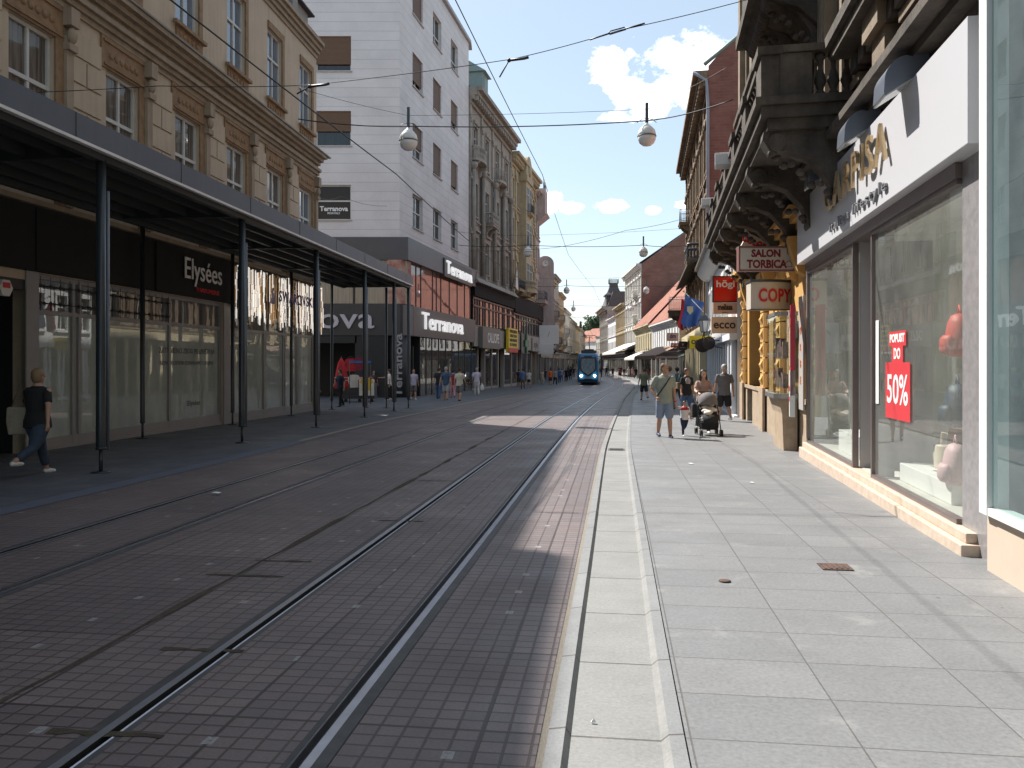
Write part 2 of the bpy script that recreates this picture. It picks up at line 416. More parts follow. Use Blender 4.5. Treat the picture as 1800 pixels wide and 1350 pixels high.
# right gutter with lips
g = lambda a: (lambda y: rightkerb(y) + a)
strip('kerb_right', g(0), g(.075), m_kerb, 0.008, .02)
strip('kerb_right', g(.075), g(.10), m_kerb, .02, -.018)
strip('gutter', g(.10), g(.50), m_gutter, -.018, -.018)
strip('gutter', g(.50), g(.535), m_gutter, -.018, .012)
strip('kerb_right', g(.535), g(.60), m_kerb, .012, .018)
strip('kerb_right', g(.60), g(.606), m_rail_d, .008, .008)
strip('pavement_right', g(.606), lambda y: max(RX(y), rightkerb(y)) + 9, m_slab, .02, .02, nseg=2, uo=.054)
# left pavement
k = lambda a: (lambda y: leftkerb(y) + a)
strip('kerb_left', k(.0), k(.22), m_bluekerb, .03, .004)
strip('ochre_strip', lambda y: leftkerb(y) + .02, lambda y: leftkerb(y) + .12, m_ochre, .032, .022, y0=18)
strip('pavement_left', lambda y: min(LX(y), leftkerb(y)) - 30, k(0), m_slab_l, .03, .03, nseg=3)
# distant ground sheet
mb = MB(); ys = [-80, -30, 0, 60, 100, 130, 170, 220, 300, 500, 900, 2500]
for y in ys:
    for x in (-2500, 0, 2500): mb.v.append((x, y, G(min(y, 900)) - .12))
for i in range(len(ys) - 1):
    for j in range(2): mb.f.append((i * 3 + j, i * 3 + j + 1, i * 3 + j + 4, i * 3 + j + 3)); mb.m.append(0); mb.s.append(True)
tag(mb.build('ground', m_soil), kind='structure')

# broken joint cracks and manholes on the near road
def ribbon(pts, w, mt, name, label, cat, z=.003, group=None):
    mb = MB(); n = len(pts)
    for i, p in enumerate(pts):
        d = Vector(pts[min(i + 1, n - 1)]) - Vector(pts[max(i - 1, 0)]); nrm = Vector((-d.y, d.x)).normalized()
        ww = w[i] if isinstance(w, list) else w
        for s in (-.5, .5): mb.v.append((p[0] + nrm.x * ww * s, p[1] + nrm.y * ww * s, G(p[1]) + z))
    for i in range(n - 1): mb.f.append((2 * i, 2 * i + 1, 2 * i + 3, 2 * i + 2)); mb.m.append(0); mb.s.append(False)
    return tag(mb.build(name, mt), label, cat, group)
m_crack = mat('crack_dirt', (.05, .04, .03), .95, col2=(.10, .08, .045), scale=12, amt=1, bump=.8, bscale=60)
rr = random.Random(3)
pts = []; ws = []
for i in range(90):
    y = 2.6 + i * .35; pts.append((C(y) - 1.22 + rr.uniform(-.014, .014), y)); ws.append(.024 + (rr.random() ** 3) * .075)
tag(ribbon(pts, ws, m_crack, 'road_crack', None, None), kind='structure')
for (px, py, L) in ((150, 1285, .55), (330, 1140, .5), (405, 1010, .65), (480, 985, .5), (690, 915, .5), (840, 797, .55), (760, 845, .7)):
    w = W_at(px, py); pts = [(w.x + L * t * .98 - L * .3, w.y - L * t * .11 + rr.uniform(-.008, .008)) for t in [i / 8 for i in range(9)]]
    tag(ribbon(pts, [.016 + rr.random() * .045 for _ in pts], m_crack, 'road_crack', None, None), kind='structure')
m_iron = mat('cast_iron', (.14, .075, .05), .8, col2=(.05, .04, .04), scale=10, amt=1, bump=.6)
w = W_at(1468, 1002)
t = thing('utility_cover', 'small rusty rectangular iron cover set in the grey slabs near the white framed shop', 'utility cover', (w.x, w.y, G(w.y) + .024), -.12)
MB().box(-.12, .12, -.10, .10, 0, .006).build('frame', m_iron, t)
mb = MB()
for i in range(5): mb.box(-.10 + i * .042, -.082 + i * .042, -.08, .08, .006, .011)
mb.build('grate', m_iron, t)
w = W_at(1274, 1027)
t = thing('valve_cap', 'small round rusty iron cap in the pavement slabs', 'valve cap', (w.x, w.y, G(w.y) + .024))
MB().lathe([(.045, 0), (.045, .006), (.03, .009)]).build('cap', m_iron, t)
w = W_at(1142, 789)
t = thing('drain_grate', 'grey slotted drain grate in the stone gutter', 'drain', (rightkerb(w.y) + .3, w.y, G(w.y) - .016), -.12)
mb = MB(); mb.box(-.17, .17, -.2, .2, 0, .004)
for i in range(7): mb.box(-.14, .14, -.17 + i * .052, -.15 + i * .052, .004, .01)
mb.build('grate', mat('drain_iron', (.10, .10, .10), .7), t)
# ================================================================ building kit
# local frame of a facade: x to the right as seen from the street, y inward, z up
def facade_frame(p0, p1):
    a = math.atan2(p1[1] - p0[1], p1[0] - p0[0]); L = math.hypot(p1[0] - p0[0], p1[1] - p0[1])
    return a, L
def wall_mesh(mb, x0, x1, z0, z1, holes, y=0., reveal=.25, mi=0, mir=None):
    """front wall sheet with rectangular openings and their reveals"""
    mir = mi if mir is None else mir
    xs = sorted({x0, x1, *[h[0] for h in holes], *[h[1] for h in holes]}); zs = sorted({z0, z1, *[h[2] for h in holes], *[h[3] for h in holes]})
    xs = [x for x in xs if x0 <= x <= x1]; zs = [z for z in zs if z0 <= z <= z1]
    for i in range(len(xs) - 1):
        for j in range(len(zs) - 1):
            cx = (xs[i] + xs[i + 1]) / 2; cz = (zs[j] + zs[j + 1]) / 2
            if any(h[0] < cx < h[1] and h[2] < cz < h[3] for h in holes): continue
            mb.quad((xs[i], y, zs[j]), (xs[i + 1], y, zs[j]), (xs[i + 1], y, zs[j + 1]), (xs[i], y, zs[j + 1]), mi)
    for a, b, c, d in holes:
        mb.quad((a, y, c), (a, y + reveal, c), (a, y + reveal, d), (a, y, d), mir); mb.quad((b, y, c), (b, y, d), (b, y + reveal, d), (b, y + reveal, c), mir)
        mb.quad((a, y, d), (a, y + reveal, d), (b, y + reveal, d), (b, y, d), mir); mb.quad((a, y, c), (b, y, c), (b, y + reveal, c), (a, y + reveal, c), mir)
def shell(mb, L, depth, z0, z1, mi=0, y=0.):
    """side and back walls and a flat top behind a front wall"""
    mb.quad((0, y, z0), (0, y, z1), (0, depth, z1), (0, depth, z0), mi); mb.quad((L, y, z0), (L, depth, z0), (L, depth, z1), (L, y, z1), mi)
    mb.quad((0, depth, z0), (0, depth, z1), (L, depth, z1), (L, depth, z0), mi); mb.quad((0, y, z1), (L, y, z1), (L, depth, z1), (0, depth, z1), mi)
WIN = {}
def window(parent, x, z, w, h, frame, glassm, nv=1, tr=(.62,), ft=.06, rec=.16, blind=None, bm=None, sur=None, sm=None, sill=None, dz=0):
    """one window: frame (with bars) > pane, blind, surround, sill"""
    key = (round(w, 2), round(h, 2), frame.name, glassm.name, nv, tr, ft, rec, blind, bm and bm.name, sur, sm and sm.name, sill and sill.name)
    if key not in WIN:
        d = {}
        m = MB(); y0, y1 = rec - .02, rec + .05
        m.box(0, ft, y0, y1, 0, h); m.box(w - ft, w, y0, y1, 0, h); m.box(ft, w - ft, y0, y1, 0, ft); m.box(ft, w - ft, y0, y1, h - ft, h)
        zs = [0 + ft] + [h * q for q in tr] + [h - ft]
        for q in tr: m.box(ft, w - ft, y0 - .004, y1 - .004, h * q - ft * .6, h * q + ft * .6)
        for i in range(nv):
            c = w * (i + 1) / (nv + 1)
            for a, b in zip(zs[:-1], zs[1:]): m.box(c - ft * .5, c + ft * .5, y0 + .004, y1 - .008, a + (ft * .6 if a > ft else 0), b - (ft * .6 if b < h - ft else 0))
        d['frame'] = m.mesh('window', frame)
        d['pane'] = MB().quad((ft * .5, rec + .03, ft * .5), (w - ft * .5, rec + .03, ft * .5), (w - ft * .5, rec + .03, h - ft * .5), (ft * .5, rec + .03, h - ft * .5)).mesh('pane', glassm)
        if blind: 
            m = MB(); n = max(3, int(h * blind / .07)); hh = (h * blind - .01) / n
            for i in range(n): m.box(.02, w - .02, rec - .10, rec - .07, h - (i + 1) * hh + .012, h - i * hh - .004)
            m.box(.02, w - .02, rec - .072, rec - .05, h * (1 - blind), h - .005)
            d['blind'] = m.mesh('roller_blind', bm)
        if sur:
            m = MB(); t = .16; p = -.06
            if sur in ('flat', 'pediment', 'arch', 'hood'):
                m.box(-t, 0, p, -.002, -.02, h); m.box(w, w + t, p, -.002, -.02, h); m.box(-t, w + t, p - .02, -.002, h, h + t * 1.1)
            if sur == 'pediment':
                m.box(-t - .08, w + t + .08, p - .16, -.002, h + t * 1.1, h + t * 1.6)
                m.prism([(-t - .06, h + t * 1.6), (w + t + .06, h + t * 1.6), (w / 2, h + t * 1.6 + w * .24)], 'y', p - .12, -.002)
            if sur == 'hood': m.box(-t - .08, w + t + .08, p - .2, -.002, h + t * 1.1 + .25, h + t * 1.1 + .42); m.box(-t, w + t, p, -.002, h + t * 1.1, h + t * 1.1 + .25)
            if sur == 'arch':
                pr = [(w / 2 + (w / 2 + t) * math.cos(a), h + t * 1.1 + .42 * math.sin(a)) for a in [math.pi * i / 10 for i in range(11)]]
                m.prism(pr, 'y', p - .14, -.002); m.ball((w / 2, p - .12, h + t * 1.6), .11, .1, .16, 8, 6)
            m.box(-t - .04, w + t + .04, p - .08, -.002, -.14, -.02)
            if sur != 'flat': m.box(-t + .02, -t + .2, p - .05, -.002, -.34, -.14); m.box(w + t - .2, w + t - .02, p - .05, -.002, -.34, -.14)
            d['surround'] = m.mesh('surround', sm)
        if sill: d['sill'] = MB().box(-.08, w + .08, -.09, .1, -.07, -.003).mesh('sill', sill)
        WIN[key] = d
    d = WIN[key]; o = obj('window', d['frame'], parent, (x, dz, z))
    for k, nm in (('pane', 'pane'), ('blind', 'roller_blind'), ('surround', 'surround'), ('sill', 'sill')):
        if k in d: obj(nm, d[k], o)
    return o
def cornice(parent, name, mt, x0, x1, z, h, p, dent=0, y=0., ret=True, steps=3):
    m = MB(); e = p if ret else 0
    for i in range(steps):
        a = z + h * i / steps + (.004 if i else 0); b = z + h * (i + 1) / steps; q = p * ((i + 1) / steps) ** 1.3
        m.box(x0 - (q if ret else 0), x1 + (q if ret else 0), y - q, y - .002, a, b)
    if dent:
        n = int((x1 - x0) / dent)
        for i in range(n):
            c = x0 + (i + .5) * (x1 - x0) / n; m.box(c - dent * .25, c + dent * .25, y - p * .62, y - p * .3, z + h * .2, z + h * .66 - .004)
    return m.build(name, mt, parent)
def roof_gable(parent, mt, L, D, z, rise, over=.4, name='roof', ov_end=0.1):
    """pitched roof with its ridge along the street"""
    m = MB(); y0, y1 = -over, D + over; c = (y0 + y1) / 2; t = .14
    for s, (a, b) in ((0, (y0, c)), (1, (c, y1))):
        za, zb = (z, z + rise) if s == 0 else (z + rise, z)
        A = [(-ov_end, a, za), (L + ov_end, a, za), (L + ov_end, b, zb), (-ov_end, b, zb)]; B = [(p[0], p[1], p[2] + t) for p in A]
        m.add(A + B, [(0, 1, 2, 3), (4, 7, 6, 5), (0, 4, 5, 1), (1, 5, 6, 2), (2, 6, 7, 3), (3, 7, 4, 0)])
    return m.build(name, mt, parent)
def gable_ends(mb, L, D, z, rise, mi=0, over=.4):
    c = D / 2
    for x in (0, L): mb.add([(x, 0, z), (x, D, z), (x, c, z + rise * (1 - 0.0))], [(0, 1, 2)], mi)
def baluster_prof(h, r): return [(r * .8, 0), (r * .8, h * .08), (r * .45, h * .14), (r, h * .34), (r * .85, h * .46), (r * .35, h * .66), (r * .45, h * .82), (r * .8, h * .9), (r * .8, h)]
def balcony(parent, mt, x, z, w, d=.9, h=1.0, style='stone', rail=None, bow=False, th=.22):
    """projecting balcony: slab with brackets; railing as a sub-part"""
    m = MB()
    if bow:
        pl = [(x + w / 2 - w / 2 * math.cos(a), -d * (.35 + .65 * math.sin(a)) if 0 < a < math.pi else 0) for a in [math.pi * i / 10 for i in range(11)]]
        m.prism([(q[0], q[1]) for q in pl], 'z', z - th, z)
    else: m.box(x, x + w, -d, -.003, z - th, z); m.box(x - .05, x + w + .05, -d - .05, -.003, z - .07, z + .0)
    for c in (x + w * .15, x + w * .85):
        m.prism([(-.003, z - th), (-d * .85, z - th), (-d * .7, z - th - .2), (-.25, z - th - .45), (-.2, z - th - .8), (-.003, z - th - .9)], 'x', c - .11, c + .11)
    b = m.build('balcony', mt, parent); r = MB(); rm = rail or mt
    def pt(t):
        if bow:
            a = math.pi * t; return (x + w / 2 - (w / 2 - .06) * math.cos(a), -(d - .08) * (.35 + .65 * math.sin(a)) if .001 < t < .999 else -.02)
        per = 2 * d + w; s = t * per
        return (x + .05, -s) if s < d - .05 else (x + s - d, -d + .06) if s < d + w - .05 else (x + w - .05, -(per - s))
    n = int((2 * d + w) / (.2 if style == 'stone' else .12)); pts = [pt(i / n) for i in range(n + 1)]
    for i, q in enumerate(pts):
        if style == 'stone': r.lathe(baluster_prof(h - .16, .075), (q[0], q[1], z + .06), 6)
        else: r.path([(q[0], q[1], z), (q[0], q[1], z + h)], .012, 4)
    if style == 'stone':
        for zz, t in ((z + .003, .06), (z + h - .1, .1)):
            r.path([(q[0], q[1], zz + t / 2) for q in pts], .09 if t > .08 else .07, 4)
    else:
        for zz in (z + .1, z + h): r.path([(q[0], q[1], zz) for q in pts], .022, 4)
        for i in range(0, n, 2): 
            q = pts[i]; r.path([(q[0] + .03, q[1], z + .3), (q[0] - .03, q[1], z + .5), (q[0] + .03, q[1], z + .7)], .01, 3)
    r.build('railing', rm, b); return b
def sign(name, label, cat, loc, rz, w, h, pm, lines=(), t=.08, border=None, group=None, both=True):
    """flat sign board centred on loc, facing local -y. lines: (text, size, dx, dz, material, bold, width)"""
    s = thing(name, label, cat, loc, rz, group)
    MB().box(-w / 2, w / 2, -t / 2, t / 2, -h / 2, h / 2).build('panel', pm, s, bevel=min(.012, t * .2))
    if border:
        m = MB(); b = .03
        m.box(-w / 2 - b, w / 2 + b, -t / 2 - .01, t / 2 + .01, -h / 2 - b, -h / 2); m.box(-w / 2 - b, w / 2 + b, -t / 2 - .01, t / 2 + .01, h / 2, h / 2 + b)
        m.box(-w / 2 - b, -w / 2, -t / 2 - .01, t / 2 + .01, -h / 2, h / 2); m.box(w / 2, w / 2 + b, -t / 2 - .01, t / 2 + .01, -h / 2, h / 2); m.build('frame', border, s)
    for (tx, size, dx, dz, tm, bold, wd) in lines:
        m = MB(); text_bm(m, tx, size, dx, -t / 2 - .004, dz, depth=.012, bold=bold, width=wd); m.build('lettering', tm, s)
    return s
m_white = mat('white_paint', (.78, .78, .76), .5, scale=4, amt=.12)
m_wframe = mat('white_window_frame', (.62, .61, .58), .5, scale=6, amt=.3)
m_black = mat('black_metal', (.022, .022, .026), .42, scale=5, amt=.4)
m_dkgrey = mat('dark_grey_metal', (.055, .06, .07), .38, scale=3, amt=.3)
m_dkbrown = mat('dark_brown_frame', (.045, .025, .022), .4)
p_dark = pane('dark_pane', (.02, .022, .026), 1.75)
p_sky = pane('sky_pane', (.12, .16, .22), 3.2, (.16, .20, .26), wob=.02)  # blue-grey base colour painted in for reflected sky
p_cur = pane('curtain_pane', (.20, .18, .155), 1.5, (.09, .08, .07))
m_letterw = mat('white_letters', (.85, .85, .84), .4, amt=.05)
m_red = mat('sign_red', (.62, .02, .025), .45, amt=.1)
m_yellow = mat('sign_yellow', (.85, .62, .02), .45, amt=.1)
# ================================================================ left side of the street
m_tan = mat('tan_plaster', (.56, .46, .345), .85, col2=(.43, .345, .25), scale=1.2, amt=.5, bump=.25, bscale=40, streak=.35)
m_tan2 = mat('tan_trim', (.39, .315, .23), .85, col2=(.26, .20, .145), scale=2, amt=.6, bump=.3, streak=.5)
m_ochre_p = mat('ochre_panel', (.33, .215, .125), .85, col2=(.17, .10, .05), scale=5, amt=.8, bump=.5)
m_attic = mat('attic_grey', (.30, .29, .27), .9, scale=2, amt=.6, streak=.5)
m_shopframe = mat('shop_frame_beige', (.30, .295, .30), .45, scale=5, amt=.2)
m_band = mat('dark_sign_band', (.028, .030, .031), .75, scale=3, amt=.3, spec=.15)
p_shop = pane('frosted_shop_glass', (.40, .46, .43), 2.3, (.48, .54, .51), wob=.03, sv=(1, 1, .6))
p_shop2 = pane('upper_shop_glass', (.12, .13, .12), 2.3, (.18, .18, .17), wob=.03)
Y0 = -20.0; a, L = facade_frame((LX(Y0), Y0), (LX(31.5), 31.5)); fx = lambda Y: (Y - Y0) * L / (31.5 - Y0)
tan = thing('tan_building', 'tan plastered old building with ochre window panels behind the dark metal arcade', 'building', (LX(Y0), Y0, 0), a)
wins = []
for k_ in range(-4, 6):
    x = fx(14.77 + 2.98 * k_)
    if x > 0: wins.append(x)
H1 = [(x, x + 1.25, 5.75, 8.16) for x in wins]; H2 = [(x, x + 1.2, 10.5, 12.86) for x in wins]
GH = [(fx(15.55), fx(23.45), -.99, 3.36), (fx(23.85), fx(31.3), -.99, 3.36), (fx(4), fx(15.2), -.3, 3.2)]
mb = MB(); wall_mesh(mb, 0, L, -1, 14.2, H1 + H2 + GH); shell(mb, L, 13, -1, 14.2)
mb.build('wall', m_tan, tan)
mb = MB(); mb.box(0, L - .01, .35, 12.9, 14.205, 15.38)
for i in range(17): mb.box(i * 3.1, i * 3.1 + .5, .15, .348, 14.205, 15.2)
mb.build('attic_wall', m_attic, tan)
m_rooft = mat('tar_roof', (.06, .05, .06), .8)
MB().box(0, fx(17.4), -.02, .5, 15.455, 15.85).build('shadow_step_block', m_attic, tan)  # unseen block added on the roof edge to step the road's shadow
MB().box(-.2, L + .28, .16, 13.3, 15.385, 15.45).build('roof_eave', m_rooft, tan)
for i, x in enumerate(wins):
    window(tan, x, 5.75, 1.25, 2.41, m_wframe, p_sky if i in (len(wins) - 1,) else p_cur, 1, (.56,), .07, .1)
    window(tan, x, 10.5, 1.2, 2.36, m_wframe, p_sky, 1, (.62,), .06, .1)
    # ochre surround: side strips, panels above and below with relief
    m = MB(); w = 1.25
    m.box(x + w + .005, x + w + .24, -.05, -.002, 4.8, 8.16); m.box(x - .22, x + w + .24, -.05, -.002, 8.165, 8.86)
    for j in range(6): m.ball((x + .12 + j * .2, -.05, 8.48), .085, .04, .085, 8, 5)
    m.box(x - .16, x + w + .18, -.085, -.05, 8.22, 8.27); m.box(x - .16, x + w + .18, -.085, -.05, 8.74, 8.80)
    m.build('window_panel', m_ochre_p, tan)
    m = MB(); w = 1.2
    m.box(x + w + .005, x + w + .2, -.05, -.002, 9.76, 13.1); m.box(x - .005, x + w + .005, -.05, -.002, 12.865, 13.1); m.box(x - .005, x + w + .005, -.05, -.002, 9.76, 10.42)
    m.box(x - .22, x + w + .25, -.16, -.05, 10.40, 10.49)
    for j in range(5):
        for q in range(3): m.ball((x + .16 + j * .22, -.05, 9.88 + q * .18), .075, .035, .07, 7, 5)
    m.build('window_panel', m_ochre_p, tan)
    # console capital beside first-floor window
    m = MB(); xx = x + 1.25 + .24
    m.box(xx, xx + .22, -.12, -.002, 4.8, 8.3); m.box(xx - .03, xx + .25, -.2, -.002, 8.0, 8.14); m.box(xx - .03, xx + .25, -.24, -.002, 8.5, 8.86)
    m.ball((xx + .11, -.16, 8.32), .12, .09, .17, 8, 6); m.build('pilaster', m_tan2, tan)
    # rusticated blocks of the pier
    nxt = x + 2.98 * L / (31.5 - Y0) - .22; m = MB(); a0, a1 = xx + .24, min(nxt, L - .02)
    if i == len(wins) - 1: a1 = L - .02
    z = 4.75; q = 0
    while z < 8.6 and a1 - a0 > .3:
        zt = min(z + .50, 8.8)
        if q % 2: m.box(a0, a0 + (a1 - a0) * .48, -.045, -.002, z, zt); m.box(a0 + (a1 - a0) * .48 + .05, a1, -.045, -.002, z, zt)
        else: m.box(a0, a1, -.045, -.002, z, zt)
        z += .55; q += 1
    m.build('rusticated_pier', m_tan, tan)
cornice(tan, 'cornice', m_tan2, 0, L - .02, 8.87, .35, .22, steps=3, ret=False)
cornice(tan, 'cornice', m_tan2, 0, L - .02, 9.25, .48, .45, steps=4, ret=False, dent=.0)
MB().box(0, L + .3, -.5, .001, 9.735, 9.78).build('cornice_flashing', m_attic, tan)
cornice(tan, 'cornice', m_tan2, 0, L - .02, 13.6, .6, .34, steps=4, ret=False)
# ground floor: two glazed shopfronts and a dark entrance
def shopfront(parent, x0, x1, z0, z1, posts, transom, fm, gm, gu, sill=.12, ft=.09, y=.12, door=None):
    m = MB(); xs = [x0] + list(posts) + [x1]
    for p in xs: m.box(p - ft / 2, p + ft / 2, y - .05, y + .06, z0, z1)
    for a_, b_ in zip(xs[:-1], xs[1:]):
        m.box(a_ + ft / 2, b_ - ft / 2, y - .045, y + .055, z1 - ft, z1)
        m.box(a_ + ft / 2, b_ - ft / 2, y - .045, y + .055, transom - ft / 2, transom + ft / 2)
        m.box(a_ + ft / 2, b_ - ft / 2, y - .045, y + .055, z0, z0 + sill)
    f = m.build('shopfront', fm, parent)
    for i, (a_, b_) in enumerate(zip(xs[:-1], xs[1:])):
        MB().quad((a_, y, z0 + .02), (b_, y, z0 + .02), (b_, y, transom), (a_, y, transom)).build('pane', gm, f)
        MB().quad((a_, y, transom), (b_, y, transom), (b_, y, z1), (a_, y, z1)).build('pane', gu, f)
    return f
MB().box(fx(15.2), fx(15.55), -.03, -.002, -1, 3.38).build('pillar_cladding', m_shopframe, tan); MB().box(fx(23.45), fx(23.85), -.03, -.002, -1, 3.38).build('pillar_cladding', m_shopframe, tan); MB().box(fx(31.3), L, -.03, -.002, -1, 3.38).build('pillar_cladding', m_shopframe, tan)
MB().box(fx(15.56), fx(31.29), .03, .4, -1, -.1).build('shopfront_base', m_shopframe, tan)
shopfront(tan, fx(15.6), fx(23.4), -.16, 3.36, [fx(16.75), fx(16.95), fx(20.6)], 2.62, m_shopframe, p_shop, p_shop2, .26)
shopfront(tan, fx(23.9), fx(31.25), -.24, 3.36, [fx(26.6), fx(28.3), fx(28.45), fx(29.6), fx(29.75)], 2.62, m_shopframe, p_shop, p_shop2, .3)
m_iron_b = mat('wrought_iron', (.03, .02, .02), .5)
mb = MB()
for zz in (2.80, 3.14):
    mb.path([(fx(15.65), .05, zz), (fx(20.5), .05, zz)], .008, 4)
    x = fx(15.7)
    while x < fx(20.5):
        mb.lathe([(.0, -.008), (.055, -.008), (.055, .008), (.0, .008)], (x, .05, zz), 8); mb.ball((x, .05, zz), .05, .012, .05, 8, 4); mb.path([(x, .05, zz - .16), (x, .05, zz + .18)], .007, 4); x += .3
mb.build('iron_grille', m_iron_b, tan)
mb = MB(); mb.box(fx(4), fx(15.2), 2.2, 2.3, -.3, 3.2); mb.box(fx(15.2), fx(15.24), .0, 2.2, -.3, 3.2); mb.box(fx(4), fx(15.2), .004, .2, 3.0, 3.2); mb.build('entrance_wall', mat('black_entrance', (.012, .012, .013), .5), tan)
mb = MB(); mb.box(fx(4), fx(23.65), -.14, -.004, 3.38, 4.62); mb.box(fx(15.3), fx(15.4), -.17, -.14, 3.38, 4.6); mb.box(fx(19.5), fx(19.65), -.2, -.14, 3.38, 4.6); mb.build('sign_band', m_band, tan)
MB().box(fx(4), fx(31.4), -.22, -.004, 4.64, 4.74).build('ledge', m_tan2, tan)
MB().box(fx(23.7), fx(31.4), -.1, -.004, 3.38, 4.62).build('sign_band', m_band, tan)
def lp(Y, out, z):      # a point in front of the left facade
    n = Vector((math.cos(a - math.pi / 2), math.sin(a - math.pi / 2))); return (LX(Y) + n.x * out, Y + n.y * out, z)
s = thing('shop_sign', 'white shop name with small red line on the black band under the arcade', 'sign', lp(21.9, .2, 4.0), a)
mb = MB(); text_bm(mb, 'Elysées', .80, 0, 0, .08, depth=.02, bold=.002, width=2.1); mb.build('lettering', m_letterw, s)
mb = MB(); text_bm(mb, 'PARFUMERIE', .17, .25, .01, -.42, depth=.03, width=1.3); mb.build('small_lettering', m_red, s)
s = thing('alarm_box', 'white hexagonal alarm box with red label in the dark entrance at far left', 'alarm', lp(14.55, .05, 2.98), a)
mb = MB(); mb.prism([(.17 * math.cos(q), .17 * math.sin(q)) for q in [math.pi / 3 * i for i in range(6)]], 'y', -.08, .0); mb.build('case', m_white, s); MB().box(-.09, .09, -.09, -.08, .0, .1).build('label', m_red, s)
s = thing('window_notice', 'faint dark closing notice printed across the frosted shop glass under the arcade', 'notice', lp(21.6, -.09, 1.5), a)
mb = MB(); text_bm(mb, 'ZATVORENO ZBOG PREUREĐENJA', .2, 0, 0, .42, depth=.003, width=3.0); text_bm(mb, 'NOVI PROSTOR OTVARAMO U RUJNU', .15, 0, 0, .1, depth=.003, width=2.9); text_bm(mb, 'Elysées', .2, .3, 0, -1.0, depth=.003, width=.7); mb.build('lettering', mat('notice_grey', (.10, .11, .11), .6), s)
# crystal-rod shop sign
m_rod = mat('crystal_rods', (.95, .93, .88), .25, metal=.3, col2=(.95, .86, .7), scale=2.2, amt=.9, emit=((1, .93, .85), .38))  # faint glow added to the rod material to brighten the sign
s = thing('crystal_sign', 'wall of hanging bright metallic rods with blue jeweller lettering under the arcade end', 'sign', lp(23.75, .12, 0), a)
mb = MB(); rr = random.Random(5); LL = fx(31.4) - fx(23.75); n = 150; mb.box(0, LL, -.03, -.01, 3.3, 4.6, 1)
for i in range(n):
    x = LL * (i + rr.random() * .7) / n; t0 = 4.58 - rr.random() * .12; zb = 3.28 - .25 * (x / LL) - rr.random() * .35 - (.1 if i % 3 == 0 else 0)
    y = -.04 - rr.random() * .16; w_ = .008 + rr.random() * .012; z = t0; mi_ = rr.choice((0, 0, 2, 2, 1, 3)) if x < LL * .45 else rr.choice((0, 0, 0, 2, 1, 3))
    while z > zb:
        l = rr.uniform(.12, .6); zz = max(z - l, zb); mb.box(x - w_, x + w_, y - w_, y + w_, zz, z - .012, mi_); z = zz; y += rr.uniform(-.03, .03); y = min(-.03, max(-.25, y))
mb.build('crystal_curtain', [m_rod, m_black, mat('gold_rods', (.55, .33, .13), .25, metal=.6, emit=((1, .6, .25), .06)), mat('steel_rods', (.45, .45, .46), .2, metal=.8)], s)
mb = MB(); text_bm(mb, 'SWAROVSKI', .50, fx(28.0) - fx(23.75), -.42, 3.80, depth=.012, bold=.010, width=3.3, spacing=1.12)
mb.build('lettering', mat('blue_letters', (.03, .025, .26), .4), s)
mb = MB(); x = fx(26.05) - fx(23.75); mb.path([(x - .12, -.3, 3.58), (x + .05, -.3, 3.60), (x + .14, -.3, 3.75), (x + .02, -.3, 3.92), (x + .12, -.3, 4.05)], [.03, .09, .07, .035, .03], 8); mb.build('swan_emblem', mat('pale_lilac', (.5, .45, .65), .3), s)

# ---------------------------------------------------------------- dark metal arcade
def post_line(Y): return -7.64 + .0957 * Y
m_can_top = mat('canopy_zinc', (.115, .135, .175), .42, metal=.15, scale=1.3, amt=.35, streak=.2)
m_can_strip = mat('canopy_drip_edge', (.85, .85, .85), .4, metal=0., scale=4)
m_can_beam = mat('canopy_beam', (.035, .042, .046), .5, scale=3)
m_can_ply = mat('canopy_soffit_boards', (.46, .32, .19), .75, col2=(.28, .22, .14), scale=1.5, amt=.9)
m_post = mat('post_paint', (.030, .036, .042), .3, scale=3, amt=.3)
can = thing('metal_arcade', 'long dark metal arcade roof on slim posts over the left pavement', 'canopy', (LX(Y0), Y0, 0), a)
D = 3.28; x0, x1 = 0, fx(34.0)
MB().box(x0, x1, -D, -.25, 5.14, 5.26).build('roof_deck', m_can_top, can)
mb = MB(); mb.box(x0, x1, -D - .03, -D + .05, 4.88, 5.255); mb.box(x1 + .001, x1 + .05, -D - .03, -.25, 4.90, 5.255); mb.build('fascia', m_can_top, can)
mb = MB(); mb.box(x0, x1 + .05, -D - .06, -D + .03, 4.835, 4.878); mb.build('drip_edge', m_can_strip, can)
mb = MB(); mb.box(x0, x1, -D + .06, -D + .2, 4.74, 5.0)
for q in (.75, 1.35, 1.95, 2.55): mb.box(x0, x1, -D + q, -D + q + .09, 4.84, 5.06)
mb.box(x0, x1, -.42, -.3, 4.78, 5.06); mb.build('longitudinal_beam', m_can_beam, can)
mb = MB(); mb.box(x0, x1 - .01, -D + .06, -.26, 5.08, 5.13); 
mb.build('soffit', m_can_ply, can)
YF = [8.2, 12.7, 17.75, 22.5, 27.3, 31.4, 34.0 - .12]
mb = MB()
for i in range(18):
    q = fx(-18) + i * 3.0
    if q < x1 - .1: mb.box(q - .006, q + .006, -D - .036, -D - .028, 4.885, 5.25); mb.box(q + .3, q + .36, -D + .0, -D + .07, 5.26, 5.275)
mb.build('fascia_seam', m_can_beam, can)
for Y in YF:
    x = fx(Y); MB().box(x - .05, x + .05, -D + .2, -.3, 4.80, 5.07).build('cross_beam', m_can_beam, can)
